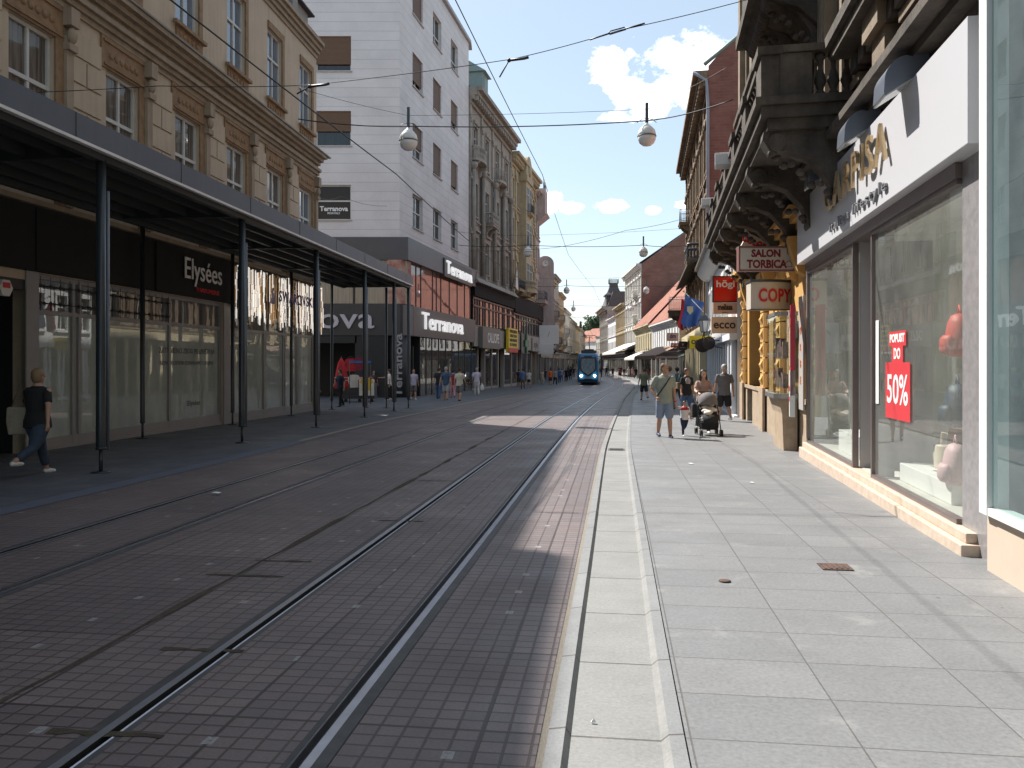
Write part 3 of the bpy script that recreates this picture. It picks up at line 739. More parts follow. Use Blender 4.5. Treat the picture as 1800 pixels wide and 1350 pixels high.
def post(x, y, r, zg, base=True):
    m = MB(); m.lathe([(r, .38), (r * 1.02, .4), (r, 4.78 - zg)], n=14); m.lathe([(r * 1.12, .36), (r * 1.12, .40)], n=14); m.lathe([(.03, 0), (.03, .38)], n=8)
    p = m.build('post', m_post, can, (x, y, zg))
    MB().lathe([(.15, 0), (.15, .018), (.06, .03)], n=14).build('base_plate', m_post, p); return p
for Y in YF:
    po = post(fx(Y), -D + .13, .072 if Y < 25 else .062, G(Y) + .03)
    MB().path([(.1, -.05, .35), (.1, -.05, 4.4)], .025, 6).build('downpipe', mat('pale_pipe', (.16, .19, .22), .35), po)
for Y in (9.5, 14.0, 18.6, 23.3, 27.9, 32.3): post(fx(Y), -.36, .055, G(Y) + .03)
for q in (2.2, 1.35): post(fx(33.9), -q, .055, G(34) + .03)

# ---------------------------------------------------------------- white stone corner building
m_clad = grid_mat('white_stone_cladding', (.78, .735, .74), (.74, .70, .705), (.52, .49, .495), 900, .555, .016, coord='UV', rough=.7, amt=.32, nscale=.45, fine=30, bumpd=.006)
m_brown = mat('brown_blind', (.17, .095, .055), .6, scale=8, amt=.3)
m_fasc = mat('anthracite_fascia', (.085, .085, .10), .4, scale=1.0, amt=.4)
m_slate = mat('slate_panel', (.05, .052, .06), .45, scale=1.5, amt=.4)
def uvwall(mb, start=0):
    """give every vertex a uv from the wall's own length and height"""
    mb.uv = [(v[0] + v[1], v[2]) for v in mb.v]
P0 = Vector((-6.6, 46.8)); P1 = Vector((-3.45, 63.4)); a2, L2 = facade_frame(P0, P1)
wb = thing('white_building', 'tall white stone clad corner building with brown roller blinds', 'building', (P0.x, P0.y, 0), 0)
cols = [(49.2, 51.3), (53.6, 55.6), (58.1, 60.05)]; rows = [10.0, 14.35, 18.75, 23.2]
sx = lambda Y: (Y - P0.y) * L2 / (P1.y - P0.y)
SH = [(sx(c[0]), sx(c[1]), r, r + 2.1) for c in cols for r in rows]
mb = MB(); wall_mesh(mb, 0, L2, 8.9, 27.0, SH, reveal=.3); uvwall(mb); sw = mb.build('street_wall', m_clad, wb, rz=a2)
mb = MB(); wall_mesh(mb, 0, 22, 8.9, 27.0, [(17.07, 19.14, r, r + 2.05) for r in rows], reveal=.3); uvwall(mb); fwall = mb.build('end_wall', m_clad, wb, (-22, 0, 0))
mb = MB(); c2, s2 = math.cos(a2) * L2, math.sin(a2) * L2
base = [(0.0, 0), (c2, s2), (c2 - 14, s2 + 1), (-22, s2 + 1), (-22, 0)]
mb.add([(p[0], p[1], 27.0) for p in base], [tuple(range(5))]); mb.quad((c2, s2, -1), (c2 - 14, s2 + 1, -1), (c2 - 14, s2 + 1, 27), (c2, s2, 27)); mb.quad((c2 - 14, s2 + 1, -1), (-22, s2 + 1, -1), (-22, s2 + 1, 27), (c2 - 14, s2 + 1, 27))
mb.quad((-22, s2 + 1, -1), (-22, 0, -1), (-22, 0, 27), (-22, s2 + 1, 27)); mb.build('rear_wall', m_clad, wb)
mb = MB(); mb.prism([(.25, -.18), (c2 + .2, s2 - .0), (c2 + .2, s2 + 1.4), (-22.2, s2 + 1.4), (-22.2, -.3), (.0, -.3)], 'z', 27.01, 27.25); mb.build('roof_slab', mat('roof_slab', (.45, .43, .44), .7), wb)
bl = {(0, 0): None, (0, 1): .62, (0, 2): .78, (0, 3): .9, (1, 0): None, (1, 1): .9, (1, 2): .88, (1, 3): None, (2, 0): None, (2, 1): .85, (2, 2): .7, (2, 3): None}
for ci, c in enumerate(cols):
    for ri, r in enumerate(rows): window(wb, 0, 0, sx(c[1]) - sx(c[0]), 2.1, m_wframe, p_dark, 1, (.5,) if ri == 0 else (.35,), .07, .2, bl[(ci, ri)], m_brown, sill=m_clad).matrix_local = Matrix.Rotation(a2, 4, 'Z') @ Matrix.Translation((sx(c[0]), 0, r))
for ri, (r, b) in enumerate(zip(rows, (None, .58, .8, .9))): window(wb, -22 + 17.07, r, 2.07, 2.05, m_wframe, p_dark if ri else mat('black_film', (.02, .02, .022), .3), 0, (.55,) if ri == 0 else (), .07, .18, b, m_brown, sill=m_clad)
s = thing('window_sign', 'small white lettering on the black lower pane of the white end wall, above the arcade', 'sign', (-22 - 6.6 + 17.07 + 1.035, 46.8 + .12, 10.0), 0)
mb = MB(); text_bm(mb, 'Terranova', .40, 0, 0, .66, depth=.02, bold=.012, width=1.66); text_bm(mb, 'FROM ITALY', .16, 0, 0, .4, depth=.02, bold=.004, width=.75); mb.build('lettering', m_letterw, s)
# lower storeys, set slightly forward
Q0 = Vector((.42, -.25, 0))     # forward corner, in building coordinates
dirs = Vector((math.cos(a2), math.sin(a2))); lo = lambda z: (Q0.x, Q0.y, z)
p_pink = pane('upper_shop_window', (.30, .15, .13), 2.0, (.42, .20, .17), wob=.06)  # pink base colour painted in for the sunlit red roof reflected opposite
p_show = pane('show_window', (.08, .08, .075), 2.4, (.16, .14, .12), wob=.06)
mb = MB(); mb.box(0, L2 + .1, -.12, 1.0, 7.62, 8.95); mb.build('upper_fascia', m_fasc, wb, lo(0), a2)
mb = MB(); mb.box(-22, 0, 0, 1.0, 7.62, 8.95); mb.build('upper_fascia', m_fasc, wb, lo(0), 0)
mb = MB(); mb.box(0, L2 + .1, -.1, 1.0, 3.2, 4.98); mb.build('lower_fascia', mat('grey_fascia', (.17, .155, .155), .5, scale=1.2, amt=.3), wb, lo(0), a2)
mb = MB(); mb.box(-22, -1.1, -.04, 1.0, 3.2, 5.06); mb.build('lower_fascia', m_slate, wb, lo(0), 0)
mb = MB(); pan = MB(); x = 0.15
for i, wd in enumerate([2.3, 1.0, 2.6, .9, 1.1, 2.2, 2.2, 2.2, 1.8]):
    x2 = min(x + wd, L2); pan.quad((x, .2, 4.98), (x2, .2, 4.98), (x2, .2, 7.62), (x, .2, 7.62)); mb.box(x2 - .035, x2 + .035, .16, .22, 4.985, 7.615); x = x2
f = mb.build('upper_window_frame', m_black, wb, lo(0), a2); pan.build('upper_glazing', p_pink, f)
mb = MB(); pan = MB()
for i in range(9): mb.box(-22 + i * 2.7 - .05, -22 + i * 2.7 + .05, .1, .24, 5.06, 7.62)
pan.quad((-22, .22, 5.06), (0, .22, 5.06), (0, .22, 7.62), (-22, .22, 7.62)); f = mb.build('upper_window_frame', m_black, wb, lo(0), 0); pan.build('upper_glazing', p_shop2, f)
MB().lathe([(.62, -.6), (.62, 3.2)], (-.45, .55, 0), 20).build('corner_column', m_slate, wb, lo(0), 0)
MB().prism([(-1.1, -.04), (-.35, -.1), (.02, .25), (.3, 1.0), (-1.1, 1.0)], 'z', 3.2, 5.05).build('corner_panel', m_slate, wb, lo(0), 0)
MB().prism([(-1.1, .0), (-.3, -.02), (-.06, .25), (.16, 1.0), (-1.1, 1.0)], 'z', 5.055, 7.615).build('corner_poster', mat('poster_panel', (.35, .06, .05), .5, col2=(.55, .5, .4), scale=1.2, amt=1), wb, lo(0), 0)
# street shop glazing and doorway
mb = MB(); pan = MB(); xs = [3.2, 4.6, 5.9, 7.5, 9.3, 11.0, 12.9, 14.7, L2]
for q in xs: mb.box(q - .035, q + .035, .16, .24, -.8, 3.2)
pan.quad((3.2, .2, -.8), (L2, .2, -.8), (L2, .2, 3.2), (3.2, .2, 3.2)); f = mb.build('shopfront', m_black, wb, lo(0), a2); pan.build('show_glazing', p_show, f)
mb = MB(); mb.box(.2, 3.1, 2.6, 2.7, -.8, 3.2); mb.box(.2, .3, .2, 2.6, -.8, 3.2); mb.box(2.95, 3.1, .1, 2.6, -.8, 3.2); mb.box(1.6, 1.75, .12, .3, -.6, 2.6); mb.build('door_recess', mat('dark_interior', (.02, .022, .025), .6), wb, lo(0), a2)
# end-wall shop entrance: dark room with lit shelf strips and merchandise
mb = MB(); mb.box(-22, -1.1, 5.0, 5.1, -.6, 3.2); mb.box(-22, -1.0, .5, 5, 3.0, 3.19); mb.box(-3.0, -1.1, 0, .3, -.6, 3.2); mb.box(-22, -11.2, 0, .3, -.6, 3.2); mb.box(-11.0, -2.9, .0, .3, 2.75, 3.19); mb.build('shop_interior', mat('shop_interior', (.022, .024, .028), .6), wb, lo(0), 0)
m_lit = mat('lit_shelf', (.9, .75, .55), .5, emit=((1, .78, .5), 1.0))
for (xx, n_) in ((-10.2, 12), (-6.9, 3)):
    mb = MB()
    for i in range(n_): mb.box(xx, xx + .26, .95, 1.0, 2.35 - i * .2, 2.41 - i * .2)
    tag(mb.build('lit_shelves', m_lit, wb, lo(0), 0))
def wsign(label, Y, out, z, size, width, rz=a2, text='Terranova', name='shop_sign', back=None, pos=None, bold=.012, up=False, tm=None):
    P = pos or (P0.x + dirs.x * sx(Y) + Q0.x + math.sin(a2) * out, P0.y + dirs.y * sx(Y) + Q0.y - math.cos(a2) * out, z)
    s = thing(name, label, 'sign', P, rz)
    mb = MB(); text_bm(mb, text, size, 0, 0, 0, depth=.1, bold=bold, width=width, rot=math.pi / 2 if up else 0); mb.build('lettering', tm or mat('lit_letters', (.85, .85, .84), .4, amt=.05, emit=((1, 1, 1), .32)), s)
    if back: MB().box(*back).build('panel', m_black, s)
    return s
wsign('white illuminated shop name on the upper anthracite fascia of the white building', 58.1, .28, 8.1, 1.25, 7.3, back=(-3.9, 3.9, .08, .16, -.62, .62))
wsign('white shop name on the lower grey fascia over the glass doors of the white building', 54.2, .22, 4.15, 1.5, 10.2)
wsign('large pale lettering on the end wall of the white building, half hidden by arcade posts', 0, 0, 0, 1.75, 9.2, rz=0, text='terranova', tm=mat('pale_lilac_letters', (.60, .58, .66), .45), pos=(P0.x + Q0.x - 6.45, P0.y + Q0.y - .12, 4.15))
wsign('vertical grey lettering climbing the corner column of the white building', 0, 0, 0, .62, 3.7, rz=-.15, pos=(P0.x + Q0.x - .42, P0.y + Q0.y - .12, 1.45), up=True, tm=mat('grey_letters', (.35, .35, .37), .4))
# ================================================================ left row beyond the white building
m_gstone = mat('grey_weathered_stone', (.42, .375, .33), .9, col2=(.24, .21, .18), scale=1.6, amt=.8, bump=.6, bscale=18, streak=.7)
m_yst = mat('yellow_grey_stone', (.50, .41, .27), .9, col2=(.33, .27, .18), scale=1.4, amt=.7, bump=.4, streak=.5)
m_pink = mat('pinkish_plaster', (.50, .41, .38), .9, scale=1.5, amt=.5, streak=.5)
m_oldpink = mat('bricked_window', (.36, .22, .17), .9, scale=6)
m_rooftile = grid_mat('roof_tiles', (.42, .16, .10), (.34, .13, .085), (.16, .06, .04), .22, .3, .025, offset=.5, coord='UV', rough=.8, amt=.5, nscale=1.5, bumpd=.03, worn=(.40, .24, .18))
m_darkroof = mat('dark_roof', (.10, .09, .09), .7, scale=2, amt=.5)
m_copper = mat('green_grey_roof', (.22, .29, .28), .6, scale=2)
def ornate(name, label, p0, p1, top, depth, wm, storeys, nbay, gf, winw=1.1, winh=2.4, sur='pediment', trim=None, roof='flat', pil=True, balc=(), cor=(.9, .8), bow=(), blind=None, z0=-1.5, gmat=None, rail=None, group=None, rise=3.5, pan=None, rmat=None, eave_dent=.7, sill=None, frame=None, tr=(.68,), cat='building'):
    a_, L_ = facade_frame(p0, p1); trim = trim or wm; gmat = gmat or wm
    t = thing(name, label, cat, (p0[0], p0[1], 0), a_, group); bw = L_ / nbay
    holes = []; 
    for i in range(nbay):
        for z in storeys: holes.append((bw * (i + .5) - winw / 2, bw * (i + .5) + winw / 2, z, z + winh))
    mb = MB(); wall_mesh(mb, 0, L_, gf, top, holes, reveal=.22); shell(mb, L_, depth, z0, top)
    if roof == 'gable': gable_ends(mb, L_, depth, top, rise)
    mb.build('wall', wm, t)
    for i in range(nbay):
        for j, z in enumerate(storeys):
            window(t, bw * (i + .5) - winw / 2, z, winw, winh, frame or m_wframe, pan or p_dark, 1, tr, .055, .12, None, None, (sur[j % len(sur)] if isinstance(sur, tuple) else sur), trim, sill)
    cornice(t, 'main_cornice', trim, 0, L_, top - cor[0], cor[0], cor[1], dent=eave_dent, ret=False, steps=4)
    if len(storeys) > 1:
        for z in storeys[::1]: cornice(t, 'string_course', trim, 0, L_, z - .62, .22, .16, ret=False, steps=2)
    if pil:
        for i in range(nbay + 1):
            x = min(max(bw * i, .22), L_ - .22); m = MB(); m.box(x - .2, x + .2, -.13, -.003, gf + .3, top - cor[0] - .02)
            for z in storeys: m.box(x - .26, x + .26, -.2, -.13, z + winh + .25, z + winh + .5); m.ball((x, -.16, z + winh + .1), .2, .12, .17, 8, 6)
            m.build('pilaster', trim, t)
    for (i, j, w_, st) in balc: balcony(t, trim, bw * (i + .5) - w_ / 2, storeys[j] - .1, w_, .85, .95, st, rail, bow=(i, j) in bow)
    if roof == 'gable': 
        r_ = roof_gable(t, rmat or m_rooftile, L_, depth, top, rise); roofuv(r_)
    elif roof == 'mansard':
        MB().prism([(-.1, top + .02), (depth, top + .02), (depth - 1, top + rise), (1.2, top + rise)], 'x', 0, L_).build('roof', rmat or m_darkroof, t)
    return t, a_, L_, bw
def roofuv(o):
    me = o.data; L = me.uv_layers.new(name='UVMap') if not me.uv_layers else me.uv_layers[0]
    for p in me.polygons:
        for li in p.loop_indices:
            v = me.vertices[me.loops[li].vertex_index].co; L.data[li].uv = (v.x, v.y * 1.15)
def lpt(Y): return Vector((-3.45 + .21 * (Y - 63.4), Y))
# grey ornate house
gb, ag, Lg, bwg = ornate('grey_ornate_building', 'weathered grey stone house with bowed balconies and pilasters next to the white building', lpt(63.5), lpt(79), 23.6, 12, m_gstone, [9.2, 13.6, 18.2], 4, 8.4,
    winw=1.25, winh=2.7, sur=('hood', 'flat', 'arch'), roof='mansard', rise=1.6, balc=((0, 2, 3.2, 'stone'), (2, 2, 3.2, 'iron'), (1, 1, 2.0, 'stone')), bow={(0, 2), (2, 2)}, cor=(1.3, 1.1), rmat=m_darkroof, rail=None)
m = MB()
for x in (0.4, 3.6, 7.9, 11.6, 15.0): m.path([(x, -.35, 8.8), (x, -.35, 17.2)], .16, 8); m.lathe([(.16, 17.2), (.34, 17.5), (.3, 17.7)], (x, -.35, 0), 10)
for i, x in enumerate((0.4, 3.6, 7.9, 11.6, 15.0)):
    q = MB(); q.path([(0, 0, 8.8), (0, 0, 17.1)], .17, 8); q.lathe([(.16, 17.1), (.34, 17.4), (.30, 17.65)], n=10); q.box(-.3, .3, -.3, .3, 8.4, 8.8); q.build('half_column', m_gstone, gb, (x, -.3, 0))
MB().prism([(-.9, 8.0), (0, 8.0), (0, 8.55), (-.5, 8.5)], 'x', 0, Lg).build('ledge', m_gstone, gb)
q = MB(); q.box(6.5, 8.5, .5, 3.0, 25.0, 27.2); q.prism([(.2, 27.2), (3.3, 27.2), (1.75, 28.2)], 'x', 6.3, 8.7); q.box(6.9, 8.1, .45, .5, 25.4, 26.9); q.build('dormer', m_copper, gb)
# yellow ornate house with projecting bay and gable
yb, ay, Ly, bwy = ornate('yellow_ornate_building', 'yellowish stone house with tall bay windows and round gable, right of the grey ornate house', lpt(79.1), lpt(92.5), 22.6, 12, m_yst, [9.4, 13.6, 17.6], 6, 8.6,
    winw=.95, winh=2.6, sur=('flat', 'flat', 'flat'), roof='mansard', rise=1.8, cor=(1.2, .9), rmat=m_copper)
q = MB(); q.box(4.4, 7.6, -.75, -.002, 8.6, 20.6); q.box(4.2, 7.8, -.9, -.002, 20.6, 21.2)
q.prism([(6 + 1.8 * math.cos(t_), 21.2 + 2.3 * math.sin(t_)) for t_ in [math.pi * i / 12 for i in range(13)]], 'y', -.8, -.1); q.ball((6, -.85, 21.9), .55, .2, .6, 10, 6); q.build('bay_window', m_yst, yb)
for z in (9.6, 13.8, 17.6): 
    for x in (4.7, 6.1): window(yb, x, z, 1.1, 2.5, m_wframe, p_dark, 1, (.68,), .05, -.66, dz=0, sur='flat', sm=m_yst).location.y = -.14
balcony(yb, m_yst, 4.3, 9.3, 3.4, 1.6, .9, 'stone', bow=True, th=.35)
balcony(yb, m_yst, .2, 9.0, 3.2, .9, .9, 'iron', m_dkgrey)
balcony(yb, m_yst, 5.0, 17.4, 1.8, 1.2, .9, 'iron', m_dkgrey)
pb, ap, Lp, bwp = ornate('pink_plaster_building', 'narrow pinkish plaster house with a jutting roof balcony, just before the clock gable', lpt(92.6), (3.35, 97.4), 21.6, 11, m_pink, [9.2, 13.0, 16.8], 2, 8.6,
    winw=1.1, winh=2.2, sur='flat', pil=False, cor=(.6, .7))
q = MB(); q.box(1.6, Lp - .1, -1.0, 2.5, 19.2, 22.2); q.prism([(-1.3, 19.2), (0, 19.2), (0, 18.2)], 'x', 1.6, Lp - .1); q.build('roof_loggia', m_pink, pb); 
q = MB()
for i in range(6): q.path([(1.8 + i * .55, -.8, 22.2), (1.8 + i * .55, -.8, 23.3)], .03, 4)
q.path([(1.8, -.8, 23.3), (4.55, -.8, 23.3)], .035, 4); q.path([(1.8, -.8, 22.8), (4.55, -.8, 22.8)], .025, 4); q.build('roof_railing', m_dkgrey, pb)
balcony(pb, m_pink, 1.0, 9.0, 3.2, 1.1, 1.0, 'iron', m_dkgrey, th=.4)
# glazed mezzanine band and shops under these houses
m_h2 = mat('faded_green_board', (.10, .14, .11), .7, scale=2)
m_cream = mat('cream_shop_surround', (.42, .40, .36), .7, scale=2)
def lowshops(parent, Ls, units, mez=(4.6, 6.8), band=(6.8, 8.3), sgn=(2.9, 4.5), seed=1, fr=None):
    small = mez[1] - mez[0] < 1
    fr = fr or m_dkbrown; rr = random.Random(seed)
    q = MB(); q.box(0, Ls, -.5, -.003, band[0] + .15, band[1]); q.build('black_fascia', mat('black_fascia', (.025, .022, .022), .8, scale=1.5, spec=.2), parent)
    q = MB(); x = .1; xs = [x]
    while x < Ls - .3: x = min(x + rr.choice((.75, 1.15, 1.5)), Ls - .05); xs.append(x)
    for i, x in enumerate(xs): q.box(x - .07, x + .07, -.34, -.2, mez[0], band[0] + .15)
    for z in (mez[0], mez[0] + (band[0] - mez[0]) * .72, band[0]): q.box(0.0, Ls, -.372, -.16, z - .07, z + .07)
    f = q.build('mezzanine_frame', fr, parent); MB().quad((0, -.27, mez[0]), (Ls, -.27, mez[0]), (Ls, -.27, band[0]), (0, -.27, band[0])).build('mezzanine_glazing', p_show, f)
    q = MB(); q.box(0, Ls, -.12 if small else -.42, -.003, sgn[0] + .02, mez[0] - .08); q.build('sign_band', rr.choice([m_dkgrey, m_dkbrown, m_cream, m_h2, m_gstone, m_black]) if small else m_cream, parent)
    q = MB(); x = 0; pn = MB()
    for (w_, kind) in units:
        q.box(x, x + .28, -.10, .25, -1.6, sgn[0]); 
        if kind == 'd': pn.quad((x + .3, .9, -1.5), (x + w_, .9, -1.5), (x + w_, .9, sgn[0]), (x + .3, .9, sgn[0]))
        else: pn.quad((x + .3, .0, -.5), (x + w_, .0, -.5), (x + w_, .0, sgn[0]), (x + .3, .0, sgn[0])); q.box(x + .28, x + w_, -.05, .1, -1.6, -.5)
        x += w_
    f = q.build('shopfront', m_cream, parent); pn.build('show_glazing', p_show, f)
lowshops(gb, Lg, [(2.4, 'w'), (2.4, 'd'), (2.6, 'w'), (2.6, 'w'), (2.4, 'd'), (Lg - 12.4, 'w')], seed=2)
lowshops(yb, Ly, [(2.8, 'w'), (2.4, 'd'), (3.0, 'w'), (2.8, 'w'), (Ly - 11, 'd')], seed=5, band=(6.5, 8.3))
lowshops(pb, Lp, [(3.0, 'd'), (Lp - 3, 'w')], seed=7, band=(6.4, 8.3))
def onfac(th, a_, x, y, z): return (th.location.x + math.cos(a_) * x - math.sin(a_) * y, th.location.y + math.sin(a_) * x + math.cos(a_) * y, z)
gx = lambda Y: (Y - 63.5) / (79 - 63.5) * Lg
sign('shop_sign', 'grey shop sign with white capital letters over the first shop after the white building', 'sign', onfac(gb, ag, gx(68.0), -.62, 3.65), ag, 6.4, 1.75, mat('grey_sign', (.20, .19, .18), .5, scale=.8), [('CALLIOPE', 1.15, .6, 0, m_letterw, .02, 4.2)], t=.35)
s = sign('shop_sign', 'yellow money exchange board with lines of dark print and a red foot strip', 'sign', onfac(gb, ag, gx(76.4), -.75, 3.7), ag, 4.4, 2.3, m_yellow, [], t=.25)
for i, tx in enumerate(('EXCHANGE MJENJACNICA', 'OTKUP ZLATA', 'GOLD EXCHANGE', 'BEZ PROVIZIJE')):
    q = MB(); text_bm(q, tx, .36, 0, -.14, .85 - i * .42, depth=.02, bold=.01, width=3.4 - .3 * (i % 2)); q.build('lettering', m_black, s)
MB().box(-2.2, 2.2, -.15, -.13, -1.14, -.72).build('red_strip', m_red, s)
yx = lambda Y: (Y - 79.1) / (92.5 - 79.1) * Ly
s = thing('pharmacy_cross', 'dark green pharmacy cross on a dark square board', 'sign', onfac(yb, ay, yx(84.0), -.6, 3.6), ay)
MB().box(-2.4, -.2, .0, .1, -1.0, 1.0).build('backing', m_dkgrey, s)
m_gr = mat('pharmacy_green', (.01, .16, .09), .4); MB().prism([(-.35, -1), (.35, -1), (.35, -.35), (1, -.35), (1, .35), (.35, .35), (.35, 1), (-.35, 1), (-.35, .35), (-1, .35), (-1, -.35), (-.35, -.35)], 'y', -.15, -.02).build('cross', m_gr, s)
sign('shop_sign', 'pale shop sign with tall dark script lettering right of the green cross', 'sign', onfac(yb, ay, yx(90), -.52, 3.6), ay, 4.0, 1.5, m_cream, [('style', 1.1, 0, 0, m_black, .01, 2.6)], t=.1)
sign('projecting_sign', 'large white square double-faced sign jutting from the pinkish house', 'sign', (lpt(94).x + 1.35, 94, 4.9), 0, 2.4, 2.2, m_white, [('/', 1.0, 0, 0, mat('grey_mark', (.4, .4, .42)), 0, None)], t=.2)
sign('projecting_sign', 'lower white rectangular sign box hung beneath the big white square sign', 'sign', (lpt(93.2).x + 1.1, 93.2, 3.2), 0, 1.9, 1.2, m_white, [], t=.2)
t = thing('banner', 'small pale pennant hung off the ledge of the grey ornate house', 'flag', onfac(gb, ag, gx(76.5), -1.2, 8.6), ag)
MB().prism([(0, 2.0), (.6, -.1), (-.6, .2)], 'y', -.02, .02).build('cloth', m_white, t); MB().path([(0, .6, -.2), (0, 0, 2.1)], .03, 5).build('pole', m_dkgrey, t)
# clock gable and further houses
cb, ac, Lc, bwc = ornate('clock_gable_building', 'ornate house with a round clock in its curved gable', (3.45, 97.9), (5.6, 111), 12.6, 12, m_yst, [5.2, 9.2], 4, 4.6,
    winw=1.1, winh=2.2, sur='pediment', roof='mansard', rise=2.0, balc=((1, 1, 2.2, 'iron'), (3, 0, 2.2, 'iron')), rail=m_dkgrey)
q = MB(); q.box(-.4, 1.7, -.1, 2.4, 4.6, 13.7)
q.prism([(.65 + 1.05 * math.cos(t_), 13.702 + 1.0 * math.sin(t_)) for t_ in [math.pi * i / 12 for i in range(13)]], 'y', -.1, .8); q.build('gable', m_pink, cb, (0, 0, 0), -ac)
q = MB(); q.prism([(.40 * math.cos(t_), .40 * math.sin(t_)) for t_ in [2 * math.pi * i / 20 for i in range(20)]], 'y', -.10, 0); ck = q.build('clock_face', m_white, cb)
ck.matrix_local = Matrix.Rotation(-ac, 4, 'Z') @ Matrix.Translation((.62, -.12, 13.75))
q = MB(); q.box(-.02, .02, -.14, -.11, 0, .32); q.box(0, .22, -.14, -.11, -.02, .02)
for i in range(12): t_ = math.pi * i / 6; q.box(.34 * math.cos(t_) - .025, .34 * math.cos(t_) + .025, -.13, -.10, .34 * math.sin(t_) - .025, .34 * math.sin(t_) + .025)
q.build('clock_hands', m_black, ck)
q = MB(); q.lathe([(.6, 12), (.6, 14.2), (.8, 14.35), (.55, 14.9), (.5, 15.2)], (2.9, .9, 0), 8)
for i in range(8): t_ = math.pi * i / 4; q.path([(2.9 + .5 * math.cos(t_), .9 + .5 * math.sin(t_), 15.2), (2.9 + .5 * math.cos(t_), .9 + .5 * math.sin(t_), 15.8)], .03, 4)
q.build('turret', m_yst, cb)
lowshops(cb, Lc, [(3, 'd'), (3, 'w'), (3, 'd'), (Lc - 9, 'w')], mez=(3.2, 3.9), band=(3.9, 4.5), sgn=(2.2, 3.1), seed=9)
m_h = [mat('plaster_grey_beige', (.46, .42, .37), .9, scale=1.2, amt=.6, streak=.6), mat('plaster_dull_ochre', (.52, .41, .26), .9, scale=1.2, amt=.5, streak=.4), mat('plaster_pale', (.62, .59, .54), .9, scale=1.2, amt=.4, streak=.3)]
pts = [(5.65, 111.1), (7.1, 121), (8.6, 132), (10.5, 146), (13.2, 166), (15.8, 186), (18.6, 208), (21.0, 228)]
tops = [14.0, 12.3, 10.4, 9.6, 9.2, 9.6, 9.0]
labs = ['grey beige house with iron balconies, first after the clock gable', 'dull ochre house with iron balconies on the shaded left side, second after the clock gable', 'low grey house on the left side, third after the clock gable', 'pale three-storey house deep on the left side', 'small ochre house far down the left side', 'far grey house where the left side starts to bend', 'farthest pale house on the left side of the street']
for i in range(7):
    st = [4.4, 8.0] if tops[i] > 11.5 else [4.2] if tops[i] < 9.5 else [3.6, 6.4]
    o_, a_, L_, b_ = ornate('town_house', labs[i], pts[i], (pts[i + 1][0] - .02, pts[i + 1][1] - .1), tops[i], 10, m_h[i % 3], st, 4, 3.6 if st[0] > 4 else 3.2, winw=1.0, winh=1.9 if st[0] > 4 else 1.5,
        sur='flat' if i else 'hood', roof='gable' if i > 1 else 'mansard', rise=3 if i > 1 else 1.6, pil=False, balc=((0, 1 if len(st) > 1 else 0, 1.8, 'iron'), (2, 0, 1.8, 'iron')) if i < 3 else (), rail=m_dkgrey, cor=(.5, .5))
    lowshops(o_, L_, [(3, 'd'), (3, 'w'), (L_ - 6, 'w')], mez=(2.9, 3.0), band=(3.0, 3.3), sgn=(2.2, 2.8), seed=20 + i)
# ================================================================ right side
m_carp = mat('white_fascia_panel', (.58, .58, .61), .38, scale=1.0, amt=.08, col2=(.66, .66, .68))
m_gold = mat('gold_letters', (.70, .52, .30), .28, metal=.75, scale=5, amt=.2)
m_granite = mat('grey_granite', (.30, .285, .29), .25, col2=(.21, .20, .205), scale=14, amt=.9, spec=.6)
m_travert = mat('travertine_step', (.62, .52, .42), .6, col2=(.45, .32, .24), scale=9, amt=.7, bump=.3)
m_frame_b = mat('bronze_frame', (.20, .16, .155), .35, metal=.4, scale=4)
m_dstone = mat('sooty_stone', (.13, .108, .086), .88, col2=(.035, .03, .026), scale=2.4, amt=1.0, bump=.7, bscale=16, streak=.8)
m_lstone = mat('brown_stone', (.30, .235, .165), .88, col2=(.15, .11, .08), scale=2.0, amt=.8, bump=.5, bscale=20, streak=.6)
m_yel = mat('yellow_painted_stone', (.62, .37, .12), .8, col2=(.50, .28, .09), scale=2.5, amt=.5, bump=.25, streak=.25)
m_plinth = mat('stone_plinth', (.46, .36, .26), .8, col2=(.28, .2, .13), scale=5, amt=.7, bump=.4)
g_shop = glass('shop_window_glass', (.92, .96, .93), 1.55, glare_haze=.13)
YR0, YR1 = 27.0, 6.45      # far end, near end of the ornate balconied building
ar, Lr = facade_frame((RX(YR0), YR0), (RX(YR1), YR1)); rx = lambda Y: (YR0 - Y) / (YR0 - YR1) * Lr
n_r = Vector((math.sin(ar), -math.cos(ar)))      # outward
def rp(Y, out, z): return (RX(Y) + n_r.x * out, Y + n_r.y * out, z)
ob = thing('balconied_building', 'old building with sooty carved balconies above a yellow rusticated ground floor and a modern shop', 'building', (RX(YR0), YR0, 0), ar)
HH = []
for i in range(6):
    c = rx(25.2 - i * 3.4)
    if 0 < c < Lr - .8: HH.append((c - .6, c + .6, 5.6, 8.3)); HH.append((c - .55, c + .55, 9.9, 12.3)); HH.append((c - .55, c + .55, 14, 16.2))
mb = MB(); wall_mesh(mb, 0, Lr, 4.6, 18.2, HH, reveal=.3)
mb.quad((0, 0, 4.6), (0, 14, 4.6), (0, 14, 18.2), (0, 0, 18.2)); mb.quad((Lr, 0, 4.6), (Lr, 14, 4.6), (Lr, 14, 18.2), (Lr, 0, 18.2)); mb.quad((0, 0, 18.2), (Lr, 0, 18.2), (Lr, 14, 18.2), (0, 14, 18.2)); mb.quad((0, 14, -1), (Lr, 14, -1), (Lr, 14, 18.2), (0, 14, 18.2)); mb.quad((0, 14, -1), (0, 3.2, -1), (0, 3.2, 4.6), (0, 14, 4.6))
mb.quad((0, 0, 4.6), (Lr, 0, 4.6), (Lr, 14, 4.6), (0, 14, 4.6))
mb.build('upper_wall', m_lstone, ob)
